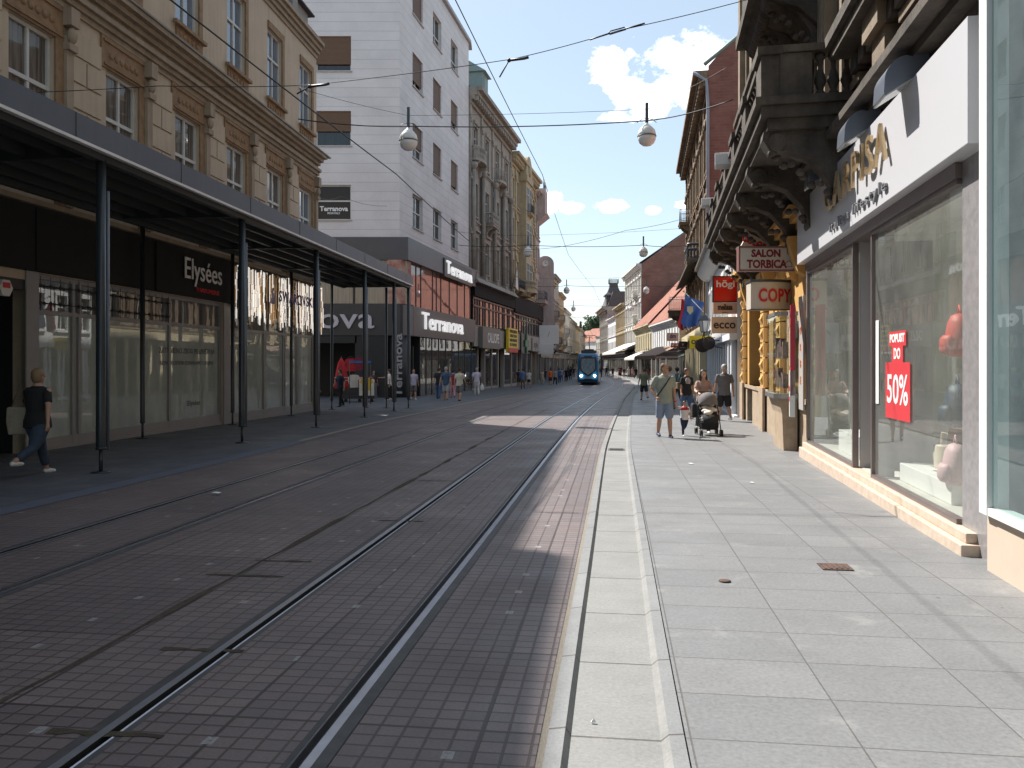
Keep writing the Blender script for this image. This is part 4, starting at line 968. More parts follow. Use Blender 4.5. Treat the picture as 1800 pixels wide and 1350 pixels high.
for h in HH: window(ob, h[0], h[2], h[1] - h[0], h[3] - h[2], m_dkbrown, p_dark, 1, (.7,), .06, .16, sur='hood' if h[2] < 9 else 'pediment', sm=m_lstone)
for i in range(7):
    c = rx(26.6 - i * 3.4)
    if c > Lr - .3: break
    m = MB(); m.box(c - .28, c + .28, -.2, -.003, 4.9, 17.0); m.box(c - .36, c + .36, -.3, -.2, 5.6, 5.9); m.box(c - .36, c + .36, -.3, -.2, 8.4, 8.8)
    for q in (-.16, 0, .16): m.box(c + q - .04, c + q + .04, -.225, -.2, 6.0, 8.3)
    m.build('pilaster', m_lstone, ob)
cornice(ob, 'main_cornice', m_dstone, 0, Lr, 17.0, 1.3, 1.2, dent=.8, ret=False, steps=4)
cornice(ob, 'string_course', m_dstone, 0, Lr, 4.62, .32, .45, ret=False, steps=3)
cornice(ob, 'string_course', m_dstone, 0, rx(9), 9.2, .5, .35, ret=False, steps=3, dent=.4)
# moulded ledges right above the modern fascia
m = MB(); m.box(rx(13.5), Lr - .05, -.16, -.003, 4.95, 5.02); m.box(rx(13.5), Lr - .05, -.12, -.003, 5.35, 5.42); m.box(rx(11.2), Lr - .05, -.42, -.003, 5.9, 6.05); m.box(rx(11.2), Lr - .05, -.5, -.003, 6.05, 6.2)
for i in range(12):
    x = rx(11.0) + i * .42
    if x < Lr - .4: m.box(x, x + .3, -.2, -.003, 5.6, 5.8)
m.build('moulded_ledge', m_dstone, ob)
# long first-floor balcony
def console(c, z, d, mt, w=.34):
    """scrolled console bracket under a balcony"""
    m = MB(); m.prism([(-.01, z), (-d, z), (-d - .02, z - .12), (-d * .93, z - .30), (-d * .72, z - .30), (-d * .5, z - .42), (-d * .3, z - .72), (-d * .2, z - 1.05), (-.16, z - 1.2), (-.01, z - 1.3)], 'x', c - w / 2, c + w / 2)
    m.prism([(-d * .86 + .13 * math.cos(q), z - .17 + .13 * math.sin(q)) for q in [math.pi * i / 6 for i in range(12)]], 'x', c - w / 2 - .03, c + w / 2 + .03)
    m.prism([(-.2 + .12 * math.cos(q), z - 1.0 + .12 * math.sin(q)) for q in [math.pi * i / 6 for i in range(12)]], 'x', c - w / 2 - .05, c + w / 2 + .05)
    for k_ in range(5): m.ball((c + (-.1 if k_ % 2 else .1), -d * (.9 - .15 * k_), z - .30 - .15 * k_), .07, .07, .06, 7, 5); m.ball((c - (-.1 if k_ % 2 else .1), -d * (.84 - .15 * k_), z - .33 - .15 * k_), .06, .07, .05, 7, 5)
    return m
BD = 1.36; bx0, bx1 = rx(24.6), rx(11.25)
m = MB(); m.box(bx0, bx1, -BD, -.003, 5.16, 5.32); m.box(bx0 + .08, bx1 - .08, -BD + .1, -.003, 5.0, 5.155); m.box(bx0 - .06, bx1 + .06, -BD - .08, -.003, 5.325, 5.44)
bal = m.build('balcony', m_dstone, ob)
n = 6
for i in range(n + 1): console(bx0 + .35 + (bx1 - bx0 - .7) * i / n, 5.0, BD - .06, m_dstone).build('console', m_dstone, bal)
m = MB()
for i in range(n + 1):
    c = bx0 + .3 + (bx1 - bx0 - .6) * i / n; m.box(c - .3, c + .3, -BD + .0, -BD + .26, 5.445, 6.05); m.box(c - .34, c + .34, -BD - .05, -BD + .3, 6.05, 6.17)
    if i < n:
        c2_ = bx0 + .3 + (bx1 - bx0 - .6) * (i + 1) / n; m.box(c + .34, c2_ - .34, -BD + .02, -BD + .24, 6.06, 6.15); k_ = c + .45
        while k_ < c2_ - .4: m.lathe([(r_ * 1.15, z_) for r_, z_ in baluster_prof(.6, .085)], (k_, -BD + .13, 5.45), 8); k_ += .26
m.box(bx1 - .24, bx1 + .02, -BD + .262, -.66, 5.445, 6.05); m.box(bx1 - .28, bx1 + .06, -BD + .3, -.05, 6.06, 6.16)
for q in (.13, .31, .49): m.lathe([(r_ * 1.1, z_) for r_, z_ in baluster_prof(.6, .08)], (bx1 - .11, -q - .04, 5.45), 8)
m.build('balustrade', m_dstone, bal)
# ornamented frieze under the balcony
m = MB(); rr = random.Random(8)
for i in range(46):
    x = bx0 + (bx1 - bx0) * (i + .5) / 46; m.ball((x, -.16, 4.7 + rr.uniform(-.1, .1)), .14, .12, rr.uniform(.09, .2), 7, 5)
m.build('carved_frieze', m_dstone, bal)
# closed oriel / upper balcony
ux0, ux1 = rx(16.0), rx(13.2)
m = MB(); m.box(ux0, ux1, -1.15, -.003, 8.2, 12.8); m.box(ux0 - .1, ux1 + .1, -1.27, -.003, 8.0, 8.2); m.box(ux0 - .06, ux1 + .06, -1.22, -.003, 12.8, 13.0)
m.prism([(-.003, 8.0), (-1.15, 8.0), (-1.0, 7.8), (-.5, 7.6), (-.003, 7.1)], 'x', ux0 + .1, ux1 - .1)
for i in range(16): m.ball((ux0 + .3 + i * (ux1 - ux0 - .6) / 15, -.95, 7.8), .12, .12, .12, 7, 5)
for x in (ux1 + .003,): m.box(x, x + .05, -.95, -.25, 8.4, 10.1)
m.build('oriel', m_dstone, ob)
for i in range(3): console(ux0 + .4 + i * (ux1 - ux0 - .8) / 2, 8.0, 1.05, m_dstone).build('console', m_dstone, ob)
# yellow ground floor
m = MB(); yx0 = 0; yx1 = rx(14.85)
wall_mesh(m, 0, yx1, .9, 4.6, [(rx(25.4), rx(22.2), .9, 3.9), (rx(20.0), rx(19.0), .9, 3.6)], reveal=.5); m.quad((0, 0, -1), (0, 3.2, -1), (0, 3.2, 4.6), (0, 0, 4.6)); m.build('yellow_wall', m_yel, ob)
m = MB(); wall_mesh(m, 0, yx1, -1, .9, [(rx(25.4), rx(24.0), -1, .9)], y=-.06, reveal=.6); m.box(-.0, yx1, -.1, -.062, .82, .92); m.build('plinth', m_plinth, ob)
MB().quad((rx(25.4), .5, -.6), (rx(19.0), .5, -.6), (rx(19.0), .5, 3.9), (rx(25.4), .5, 3.9)).build('ground_window', p_dark, ob)
def rust_pil(Y, w=.8, d=.13, z1=3.9):
    m = MB(); x = rx(Y); z = .96; h = .40
    while z + h < z1:
        m.prism([(x - w / 2, -.004), (x - w / 2, -d + .07), (x - w / 2 + .07, -d), (x + w / 2 - .07, -d), (x + w / 2, -d + .07), (x + w / 2, -.004)], 'z', z, z + h - .035)
        m.prism([(-.004, z + .02), (-d - .0, z + .05), (-d - .06, z + h / 2), (-d, z + h - .08), (-.004, z + h - .05)], 'x', x - w * .24, x + w * .24)
        z += h
    m.box(x - w / 2 - .06, x + w / 2 + .06, -d - .1, -.004, z, z + .22); m.box(x - w / 2 + .02, x + w / 2 - .02, -d + .03, -.006, z + .225, 4.6)
    m.build('rusticated_pilaster', m_yel, ob)
    MB().box(x - w / 2 - .04, x + w / 2 + .04, -d - .04, -.104, -1, .955).build('pilaster_base', m_plinth, ob)
for Y in (26.3, 21.2, 18.3): rust_pil(Y)
cornice(ob, 'yellow_cornice', m_yel, 0, yx1, 4.1, .48, .42, ret=False, steps=4)
for Y in (24.8, 23.6, 19.8, 16.6, 15.6): x = rx(Y); MB().prism([(-.004, 3.3), (-.16, 3.4), (-.3, 3.85), (-.34, 4.08), (-.004, 4.08)], 'x', x - .16, x + .16).build('keystone', m_yel, ob)
# modern shop: returns, glass, frames, fascia
gx0, gx1 = rx(14.7), rx(7.2)
m = MB(); m.box(gx1 + .004, Lr, -.10, 3.0, -1, 4.9); m.build('granite_pier', m_granite, ob)
m = MB(); m.box(gx0 - .1, gx0, -.12, .6, -1, 3.5); m.build('end_jamb', m_granite, ob)
m = MB(); m.box(gx0 - .1, Lr - .12, -.28, -.002, 3.44, 4.50); fas = m.build('white_fascia', m_carp, ob, bevel=.006)
m = MB(); m.box(gx0, gx1, -.16, .2, 3.30, 3.435); m.build('window_head', m_frame_b, ob)
m = MB(); m.box(gx0 - .1, rx(6.8), -.25, .12, -.4, .05); m.box(gx0 - .1, rx(6.86), -.19, .12, .05, .14); m.build('stone_step', m_travert, ob, bevel=.01)
dx0, dx1 = rx(11.2), rx(10.2)     # recessed doorway
m = MB()
for x in (gx0 + .04, dx0, dx1): m.box(x - .025, x + .025, -.13, -.05, .14, 3.3)
for a_, b_ in ((gx0 + .075, dx0 - .035), (dx1 + .035, gx1 - .055)): m.box(a_, b_, -.13, -.05, .142, .19); m.box(a_, b_, -.13, -.05, 3.25, 3.298)
m.build('window_frame', m_frame_b, ob); m = MB(); m.box(dx0 + .036, dx0 + .07, -.04, .9, .14, 3.3); m.box(dx1 - .07, dx1 - .036, -.04, .16, .14, 3.3); m.build('door_reveal', mat('door_reveal', (.40, .38, .385), .5, scale=2, amt=.2), ob)
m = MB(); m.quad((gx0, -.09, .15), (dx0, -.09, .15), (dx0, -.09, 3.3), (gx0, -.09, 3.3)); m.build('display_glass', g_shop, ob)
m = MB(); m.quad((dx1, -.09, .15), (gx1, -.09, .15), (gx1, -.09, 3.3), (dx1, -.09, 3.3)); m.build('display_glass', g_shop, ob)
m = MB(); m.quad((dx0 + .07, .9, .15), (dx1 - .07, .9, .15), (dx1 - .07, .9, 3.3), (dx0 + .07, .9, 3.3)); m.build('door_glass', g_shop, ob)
m_int = mat('shop_inner_wall', (.80, .79, .72), .8, scale=1); m_intf = mat('shop_inner_floor', (.55, .53, .48), .6)
m = MB(); m.quad((gx0, 3.0, .1), (gx1, 3.0, .1), (gx1, 3.0, 3.44), (gx0, 3.0, 3.44)); m.quad((gx0, .0, .1), (gx0, 3, .1), (gx0, 3, 3.44), (gx0, 0, 3.44)); m.quad((gx1 + .01, .0, .1), (gx1 + .01, 3, .1), (gx1 + .01, 3, 3.44), (gx1 + .01, 0, 3.44)); m.quad((gx0, 0, 3.43), (gx1, 0, 3.43), (gx1, 3, 3.43), (gx0, 3, 3.43)); m.build('shop_room', m_int, ob)
m = MB(); m.box(gx0, gx1, -.02, 3, -.1, .15); m.build('shop_floor', m_intf, ob)
t = thing('display_step', 'low white display plinth inside the right shop window', 'plinth', rp(9.1, -.45, .15), ar); MB().box(-.9, .9, -.3, .4, 0, .22).build('block', m_white, t, bevel=.01); MB().box(.0, .9, -.05, .4, .22, .5).build('upper_block', m_white, t)
t = thing('display_step', 'white display block inside the left shop window by the sign bracket', 'plinth', rp(12.6, -.4, .15), ar); MB().box(-.8, .6, -.25, .35, 0, .35).build('block', m_white, t, bevel=.01)
m_pole = mat('gold_rod', (.60, .45, .22), .3, metal=.7)
def backpack(label, Y, out, z, col, sc=1.):
    mt = mat('bag_' + label.split()[0], col, .55, scale=5, amt=.3, bump=.2)
    t = thing('backpack', label, 'backpack', rp(Y, out, z), ar)
    m = MB(); m.rings([[(w_ * sc * math.cos(q) * (1 if abs(math.cos(q)) > .6 else 1.1), d_ * sc * math.sin(q), zz * sc) for q in [2 * math.pi * i / 14 for i in range(14)]] for zz, w_, d_ in ((0, .12, .08), (.03, .16, .11), (.2, .17, .12), (.33, .15, .10), (.40, .10, .07), (.42, .04, .03))]); m.build('body', mt, t)
    m = MB(); m.rings([[(w_ * sc * math.cos(q), (-.10 + d_ * math.sin(q)) * sc, zz * sc) for q in [2 * math.pi * i / 12 for i in range(12)]] for zz, w_, d_ in ((.02, .10, .04), (.06, .12, .07), (.17, .12, .07), (.21, .09, .04))]); m.build('front_pocket', mt, t)
    m = MB(); m.path([(-.05 * sc, 0, .40 * sc), (0, 0, .50 * sc), (.05 * sc, 0, .40 * sc)], .012, 6); m.build('handle', mt, t)
backpack('red backpack hanging on gold rods at the right edge of the shop window', 8.2, -.22, 1.68, (.60, .05, .03), 1.05)
backpack('navy backpack hanging below the red one in the shop window', 8.25, -.22, .96, (.02, .04, .07), 1.05)
backpack('pink backpack, lowest of the three on the gold rods', 8.3, -.22, .36, (.60, .38, .40), 1.0)
t = thing('display_rods', 'vertical gold display rods behind the three hanging backpacks', 'display stand', rp(8.1, -.34, .15), ar)
for q in (-.18, -.06, .1): MB().path([(q, 0, 0), (q, 0, 3.1)], .014, 8).build('rod', m_pole, t)
t = thing('display_rods', 'dark shelf frame with goods inside the left shop window', 'display stand', rp(12.2, -.7, .15), ar)
m = MB()
for q in (-.6, .6): m.box(q - .02, q + .02, -.02, .02, 0, 2.3)
for z in (.6, 1.15, 1.7, 2.25): m.box(-.58, .58, -.15, .15, z - .02, z)
m.build('rack', m_frame_b, t)
m_bagk = mat('black_leather', (.02, .02, .022), .4)
for i, (Y, z, w_, c_) in enumerate(((11.9, 1.85, .34, 'black handbag on the top shelf left of the doorway'), (12.3, 1.30, .30, 'black handbag on the middle shelf'), (11.7, .75, .28, 'beige handbag on the lower shelf near the doorway'))):
    t = thing('handbag', c_, 'handbag', rp(Y, -.68, z), ar); mt = m_bagk if i < 2 else m_plinth
    MB().rings([[(w_ * a_ * math.cos(q), .09 * math.sin(q), zz) for q in [2 * math.pi * k_ / 12 for k_ in range(12)]] for zz, a_ in ((0, .5), (.02, .56), (.2, .5), (.24, .42))]).build('body', mt, t); MB().path([(-w_ * .3, 0, .22), (-w_ * .2, 0, .36), (w_ * .2, 0, .36), (w_ * .3, 0, .22)], .01, 6).build('handle', mt, t)
for i, (Y, z, w_, lb, cc) in enumerate(((9.0, .60, .24, 'brown suitcase-like bag standing on the white upper display block', (.25, .12, .06)), (9.45, .37, .22, 'small beige handbag on the low white display plinth', (.6, .5, .38)), (12.45, .50, .24, 'crumpled pale bag on the display block in the left window', (.55, .5, .45)))):
    t = thing('handbag', lb, 'handbag', rp(Y, -.5, z), ar + .3); mt = mat('leather_%d' % i, cc, .45, scale=5)
    MB().rings([[(w_ * a_ * math.cos(q), .1 * math.sin(q), zz) for q in [2 * math.pi * k_ / 14 for k_ in range(14)]] for zz, a_ in ((0, .6), (.02, .72), (.16, .66), (.26, .5), (.28, .4))]).build('body', mt, t); MB().path([(-w_ * .35, 0, .26), (-w_ * .25, 0, .42), (w_ * .25, 0, .42), (w_ * .35, 0, .26)], .011, 6).build('handle', mt, t)
# fascia lettering and flood lamps
s = thing('shop_sign', 'raised gold capital letters on the white fascia of the nearest big shop', 'sign', rp(10.4, .33, 4.08), ar)
m = MB(); text_bm(m, 'CARPISA', .66, 0, 0, 0, depth=.035, bold=.0, width=3.35, spacing=1.2); m.build('lettering', m_gold, s)
s = thing('shop_sign', 'small grey lettering line just below the raised gold letters', 'sign', rp(10.35, .30, 3.62), ar)
m = MB(); text_bm(m, 'italian lifestyle', .2, 0, 0, 0, depth=.03, width=3.0, spacing=1.25); m.build('lettering', mat('grey_letters2', (.25, .25, .26), .4), s)
def flood(label, Y):
    t = thing('flood_lamp', label, 'lamp', rp(Y, .10, 4.60), ar, 'flood lamps over the white fascia')
    pr = [(-.02, .02), (-.03, .10)] + [(-.13 + .10 * math.cos(q), .13 + .09 * math.sin(q)) for q in [math.pi * (.05 + i * .1) for i in range(8)]] + [(-.33 + .16 * math.cos(q), .10 + .15 * math.sin(q)) for q in [math.pi * (.25 + i * .09) for i in range(9)]] + [(-.50, -.04), (-.47, -.06), (-.1, .0)]
    ca, sa = math.cos(R(24)), math.sin(R(24)); rot = lambda q: (q[0] * ca - q[1] * sa * .0, q[1] + q[0] * sa)
    hood = MB().prism([rot(q) for q in pr], 'x', -.21, .21).build('hood', mat('lamp_hood', (.16, .18, .22), .35, metal=.3), t)
    MB().prism([rot(q) for q in [(-.50, -.065), (-.48, -.08), (-.10, -.02), (-.10, -.003)]], 'x', -.20, .20).build('glass_front', mat('lamp_glass', (.5, .52, .5), .15), t)
    for q in (-.14, .14): MB().path([(q, .0, .0), (q, .05, -.02), (q, .16, -.08)], .016, 6).build('bracket', m_dkgrey, t)
flood('nearest flood lamp, arched hood casting a shadow strip on the white fascia', 8.2); flood('middle of the three flood lamps, above the last gold letter', 9.95); flood('farthest flood lamp, in balcony shade above the first gold letters', 12.3)
s = thing('sale_sticker', 'red sale sticker POPUST DO 50% on the shop glass', 'sticker', rp(9.15, .105, 1.62), ar)
m = MB(); m.box(-.48, .48, -.004, 0, -.66, .0); m.box(-.22, .22, -.004, 0, .0, .19); m.box(-.33, .33, -.004, 0, .19, .36); m.build('sheet', mat('sale_red', (.62, .04, .05), .5, amt=.1), s)
for tx, sz, z, wd in (('POPUST', .13, .275, .58), ('DO', .17, .095, .26), ('50%', .48, -.33, .82)):
    m = MB(); text_bm(m, tx, sz, 0, -.005, z, depth=.004, bold=.006, width=wd); m.build('lettering', m_letterw, s)
# scale the big figures taller
s.children[-1].location.z = 0
s = thing('paper_notice', 'narrow white paper strip on the shop glass beside the doorway', 'notice', rp(10.02, .1, 1.65), ar); MB().box(-.07, .07, -.003, 0, -.55, .5).build('sheet', m_white, s)
# nearest shop with white window frame
aN = ar; nb = thing('white_framed_shop', 'nearest shop at the right edge with a white metal window frame and beige plinth', 'shop', (RX0(6.38), 6.38, 0), aN)
m = MB(); m.box(.0, 14, .0, .15, -1, .42); m.build('plinth', mat('beige_plinth', (.60, .50, .40), .7, scale=3, amt=.2), nb)
m = MB(); m.box(.0, .15, -.06, .1, .42, 8.0); m.box(.151, 14, -.055, .09, .421, .48); m.box(3.2, 3.3, -.05, .1, .481, 8); m.build('window_frame', m_white, nb)
m = MB(); m.quad((.08, -.02, .48), (14, -.02, .48), (14, -.02, 8), (.08, -.02, 8)); m.build('display_glass', glass('tinted_glass', (.72, .86, .84), 1.55, glare_haze=.14, dc=(.55, .66, .68)), nb)
m = MB(); m.box(.0, .05, .1, 3, -1, 8); m.box(0, 14, 3, 3.2, -1, 9); m.box(0, 14, .1, 3, 8, 8.2); m.box(0, 14, .16, 3, -.5, .35); m.build('shop_room', mat('cool_inner_wall', (.20, .24, .25), .8), nb)
m = MB(); m.box(0, 14, -.05, 10, 8.21, 16); m.build('upper_wall', m_lstone, nb)
t = thing('display_shoe', 'dark shoe lying inside the nearest shop window, lower right edge', 'shoe', rp(6.0, -.25, .36), aN + .5)
m = MB(); m.rings([[(x_, w_ * math.cos(q), .005 + h_ * (.5 + .5 * math.sin(q))) for q in [2 * math.pi * i / 12 for i in range(12)]] for x_, w_, h_ in ((-.14, .02, .05), (-.12, .035, .09), (-.05, .04, .08), (.05, .045, .05), (.12, .035, .035), (.15, .01, .015))]); m.build('upper', m_black, t)
MB().box(-.13, .13, -.036, .036, -.006, .006).build('sole', m_white, t)
m = MB(); t = thing('window_poster', 'tall green and violet poster hanging inside the nearest shop window', 'poster', rp(5.6, -.55, 1.6), aN); m.box(-.45, .45, 0, .02, -1.0, 1.6); m.build('sheet', mat('poster_green', (.10, .35, .25), .6, col2=(.16, .08, .35), scale=1.6, amt=1), t)
# vitrine, signs by the yellow wall
t = thing('display_case', 'narrow glass display case with round ends on a stone corbel by the yellow wall', 'display case', rp(16.5, .06, 0), ar)
xx = .75
MB().prism([(-xx, -.05), (-xx, -.34), (-xx + .12, -.45), (xx - .12, -.45), (xx, -.34), (xx, -.05)], 'z', 1.0, 2.55).build('glass_case', glass('case_glass', (.85, .9, .88), 1.5), t)
m = MB(); m.prism([(-xx - .06, -.05), (-xx - .06, -.37), (-xx + .1, -.5), (xx - .1, -.5), (xx + .06, -.37), (xx + .06, -.05)], 'z', .9, .995); m.build('base_plate', mat('case_metal', (.3, .29, .28), .35, metal=.5), t); m = MB(); m.prism([(-xx - .04, -.05), (-xx - .04, -.37), (-xx + .1, -.48), (xx - .1, -.48), (xx + .04, -.37), (xx + .04, -.05)], 'z', 2.555, 2.63); m.build('top_plate', mat('case_metal', (.3, .29, .28), .35, metal=.5), t)
MB().prism([(-.05, .895), (-.42, .895), (-.34, .6), (-.3, -.5), (-.05, -.5)], 'x', -xx + .05, xx - .05).build('corbel', m_plinth, t)
m = MB(); rr = random.Random(12)
for i in range(14): m.box(-.6 + .17 * (i % 7), -.48 + .17 * (i % 7), -.3, -.2, 1.1 + .6 * (i // 7), 1.1 + .6 * (i // 7) + rr.uniform(.2, .5))
m.build('goods', mat('case_goods', (.04, .03, .03), .5, col2=(.45, .3, .25), scale=6, amt=1), t)
cr_t = mat('cream_sign', (.64, .58, .50), .6, scale=3, amt=.25); maroon = mat('maroon_letters', (.22, .015, .02), .5)
s = sign('shop_sign', 'rectangular cream sign with two lines of maroon lettering above the curved sign', 'sign', at(1346, 455.5, 16.0), 0, 1.07, .44, cr_t, [('SALON', .2, -.02, .1, maroon, .008, .58), ('TORBICA', .22, -.0, -.115, maroon, .008, .8)], t=.14, border=mat('maroon_frame', (.25, .12, .11), .5))
m = MB(); m.path([(.54, .0, .14), (1.0, .05, .14)], .015, 5); m.path([(.54, .0, -.12), (1.0, .05, -.12)], .015, 5); m.build('bracket', m_black, s)
m = MB()
for pts in ([(.40, .20), (.48, .20), (.46, .09), (.41, .09), (.40, .20)], [(.38, -.08), (.36, -.16), (.50, -.16), (.49, -.08), (.44, -.04), (.38, -.08)]): m.path([(p[0], -.075, p[1]) for p in pts], .006, 4)
m.build('bag_drawing', maroon, s)
s = thing('shop_sign', 'curved cream drum sign with four red block letters', 'sign', at(1355, 521, 17.4), 0)
def arcp(r, n=12, w_=.5): return [(-w_ + 2 * w_ * i / n, -.28 + .30 * ((2 * i / n - 1 + .3) ** 2) * .5) for i in range(n + 1)]
c_ = arcp(1); m = MB(); m.prism(c_ + [(.5, .12), (-.5, .12)], 'z', -.29, .29); m.build('panel', cr_t, s)
m = MB(); m.prism([(q[0] * 1.03, q[1] - .02) for q in c_] + [(.52, .14), (-.52, .14)], 'z', .291, .345); m.build('rim', m_dkgrey, s); m = MB(); m.prism([(q[0] * 1.02, q[1] - .012) for q in c_] + [(.51, .13), (-.51, .13)], 'z', -.31, -.291); m.build('rim', m_dkgrey, s)
m = MB(); text_bm(m, 'COPY', .34, .02, 0, -.01, depth=.02, bold=.008, width=.74, spacing=1.1)
m.v = [(v[0], v[1] + (-.28 + .15 * ((v[0] / .5 + .3) ** 2)) - .014, v[2] * 1.15) for v in m.v]; m.build('lettering', m_red, s)
m = MB(); m.path([(.5, .05, .2), (1.0, .1, .2)], .02, 5); m.path([(.5, .05, -.2), (.95, .1, -.2)], .02, 5); m.build('bracket', m_black, s)
s = thing('shop_sign', 'swooping cream sign with tilted red letters behind the rectangular cream sign', 'sign', at(1325, 428, 18.6), 0)
m = MB(); m.prism([(-.42, -.12), (-.30, -.05), (-.22, .1), (-.2, .34), (-.1, .22), (.2, .08), (.55, -.05), (.55, -.3), (-.3, -.3)], 'y', -.05, .05); m.build('panel', cr_t, s)
m = MB(); text_bm(m, 'COLOR', .2, -.0, -.06, .0, depth=.02, bold=.01, width=.62, rot=-.42); m.build('lettering', m_red, s)
s = thing('banner_sign', 'tall narrow red and white vertical sign at the far jamb of the modern shop', 'sign', rp(14.95, .34, 1.85), ar - math.pi / 2 + 1.45)
m = MB(); m.box(-.17, .17, -.04, .04, -.85, .85); m.build('panel', mat('red_panel', (.58, .03, .06), .5), s); m = MB(); m.box(-.14, .14, -.05, -.041, -.3, .42); m.build('photo_panel', mat('pale_photo', (.62, .55, .55), .6, col2=(.3, .2, .2), scale=4, amt=.8), s)
m = MB(); m.box(-.17, .17, -.055, .04, -1.25, -.38); m.build('text_panel', m_white, s); m = MB(); text_bm(m, 'TRAJNA', .11, 0, -.062, -.72, depth=.01, bold=.004, width=.28); text_bm(m, 'NALICE', .11, 0, -.062, -.92, depth=.01, bold=.004, width=.26); m.build('lettering', m_red, s)
m = MB(); text_bm(m, 'NAJ', .17, 0, -.06, .68, depth=.01, bold=.006, width=.26); text_bm(m, 'VNA', .17, 0, -.06, .5, depth=.01, bold=.006, width=.26); m.build('white_lettering', m_letterw, s)
# flat signs on the end of the yellow wall
s = sign('notice_board', 'grey door board with orange letters running down, beside the glass case', 'sign', rp(15.35, .1, 1.8), ar, .5, 2.2, mat('grey_board', (.42, .40, .38), .6), [], t=.05)
for i, ch in enumerate('TORBE'): q = MB(); text_bm(q, ch, .2, 0, -.03, .75 - i * .32, depth=.01, bold=.004); q.build('lettering', mat('orange_letters', (.75, .2, .05), .5), s)

# ---------------------------------------------------------------- low white house
m_wh = mat('white_plaster', (.74, .73, .72), .75, scale=1.2, amt=.15, streak=.12)
m_bluew = mat('pale_blue_panels', (.80, .82, .86), .5, scale=1, amt=.1)
A_, B_ = (RX0(42.5), 42.5), (RX0(27.05), 27.05); aw, Lw = facade_frame(A_, B_); wx = lambda Y: (42.5 - Y) / (42.5 - 27.05) * Lw
wh = thing('low_white_house', 'low white house with a big curved eave, just behind the yellow rusticated wall', 'house', (A_[0], A_[1], 0), aw)
hl = []
for i in range(7): hl.append((1.0 + i * 2.15, 2.0 + i * 2.15, 3.35, 5.15))
m = MB(); wall_mesh(m, 0, Lw, 2.5, 5.85, hl, reveal=.15); shell(m, Lw, 10, -1, 5.85); gable_ends(m, Lw, 10, 6.4, 3.2); m.build('wall', m_wh, wh)
for h in hl: window(wh, h[0], h[2], 1.0, 1.8, m_white, p_dark, 1, (.65,), .06, .08, sur='flat', sm=m_white)
cv = [(-.003, 5.86)] + [(-.62 * math.sin(q), 6.45 - .55 * math.cos(q)) for q in [math.pi / 2 * i / 7 for i in range(8)]] + [(-.62, 6.52), (-.003, 6.52)]
MB().prism(cv, 'x', -.02, Lw + .02, smooth=False).build('coved_eave', m_wh, wh); MB().box(-.05, Lw + .05, -.76, -.60, 6.45, 6.6).build('gutter', m_dkbrown, wh)
roofuv(roof_gable(wh, m_rooftile, Lw, 10, 6.55, 3.2, over=.62))
m = MB(); pn = MB(); x = .1
while x < Lw - .2: m.box(x - .09, x + .09, -.12, .1, -1, 2.5); pn.quad((x + .09, .05, -.2), (x + 1.1, .05, -.2), (x + 1.1, .05, 2.4), (x + .09, .05, 2.4)); m.box(x + .09, x + 1.11, -.1, .1, -1, -.2); m.box(x + .3, x + .5, -.14, -.1, .0, 2.3); x += 1.2
m.box(0, Lw, -.26, -.003, 2.4, 2.62); f = m.build('shopfront', m_bluew, wh); pn.build('show_glazing', p_dark, f)
# ---------------------------------------------------------------- tall brown ornate house with red brick gable
m_brick = grid_mat('red_brick', (.30, .125, .095), (.23, .095, .072), (.24, .15, .12), .5, .16, .018, offset=.5, coord='UV', rough=.85, amt=.6, nscale=.8, bumpd=.01, worn=(.30, .20, .16))
m_brst = mat('brown_ornate_stone', (.30, .215, .145), .9, col2=(.13, .09, .06), scale=1.8, amt=1, bump=.7, bscale=14, streak=.6)
A_, B_ = (14.3, 65.0), (10.62, 42.7)
bb, abb, Lb, bwb = ornate('tall_brown_building', 'tall brown ornate house with a bare red brick side wall', A_, B_, 17.3, 12, m_brst, [4.2, 8.2, 12.2], 7, 3.9, winw=1.05, winh=2.3, sur=('hood', 'pediment', 'arch'), roof='mansard', rise=.9, pil=True, cor=(1.1, .9),
    balc=((4, 1, 2.4, 'stone'), (1, 2, 2.0, 'iron')), rail=m_dkgrey, rmat=m_darkroof)
m = MB(); m.add([(0, 0, 0), (0, 12, 0), (0, 12, 20.2), (0, 6, 20.4), (0, 1.2, 18.9), (0, -.1, 17.5)], [(0, 1, 2, 3, 4, 5)]); m.uv = [(v[1], v[2]) for v in m.v]; m.build('brick_side_wall', m_brick, bb, (Lb + .06, 0, 0))
m = MB(); m.path([(Lb + .1, -.9, 17.2), (Lb + .12, -.2, 16.7), (Lb + .12, -.12, 15.5), (Lb + .12, -.12, -.3)], .085, 8); m.build('downpipe', mat('zinc_pipe', (.30, .33, .38), .4), bb)
m = MB(); m.path([(Lb + .02, -.3, 17.6), (Lb + .02, 1.4, 18.95), (Lb + .02, 6.2, 20.5)], .12, 5); m.build('verge_flashing', m_copper, bb)
m = MB(); m.prism([(-1.0, 7.3), (-1.0, 7.45), (-.003, 8.0), (-.003, 7.8)], 'x', 2, Lb - 4); m.build('canopy_ledge', m_dstone, bb)
# striped timber shopfront below
m = MB(); pn = MB(); x = .2; k_ = 0
while x < Lb: m.box(x - .14, x + .14, -.16, .1, -1, 3.1); x += 1.5
m.box(0, Lb, -.45, -.003, 3.1, 3.6); f = m.build('shopfront', mat('cream_yellow_paint', (.66, .56, .36), .6), bb); MB().quad((0, -.05, -1), (Lb, -.05, -1), (Lb, -.05, 3.1), (0, -.05, 3.1)).build('show_glazing', p_dark, f)
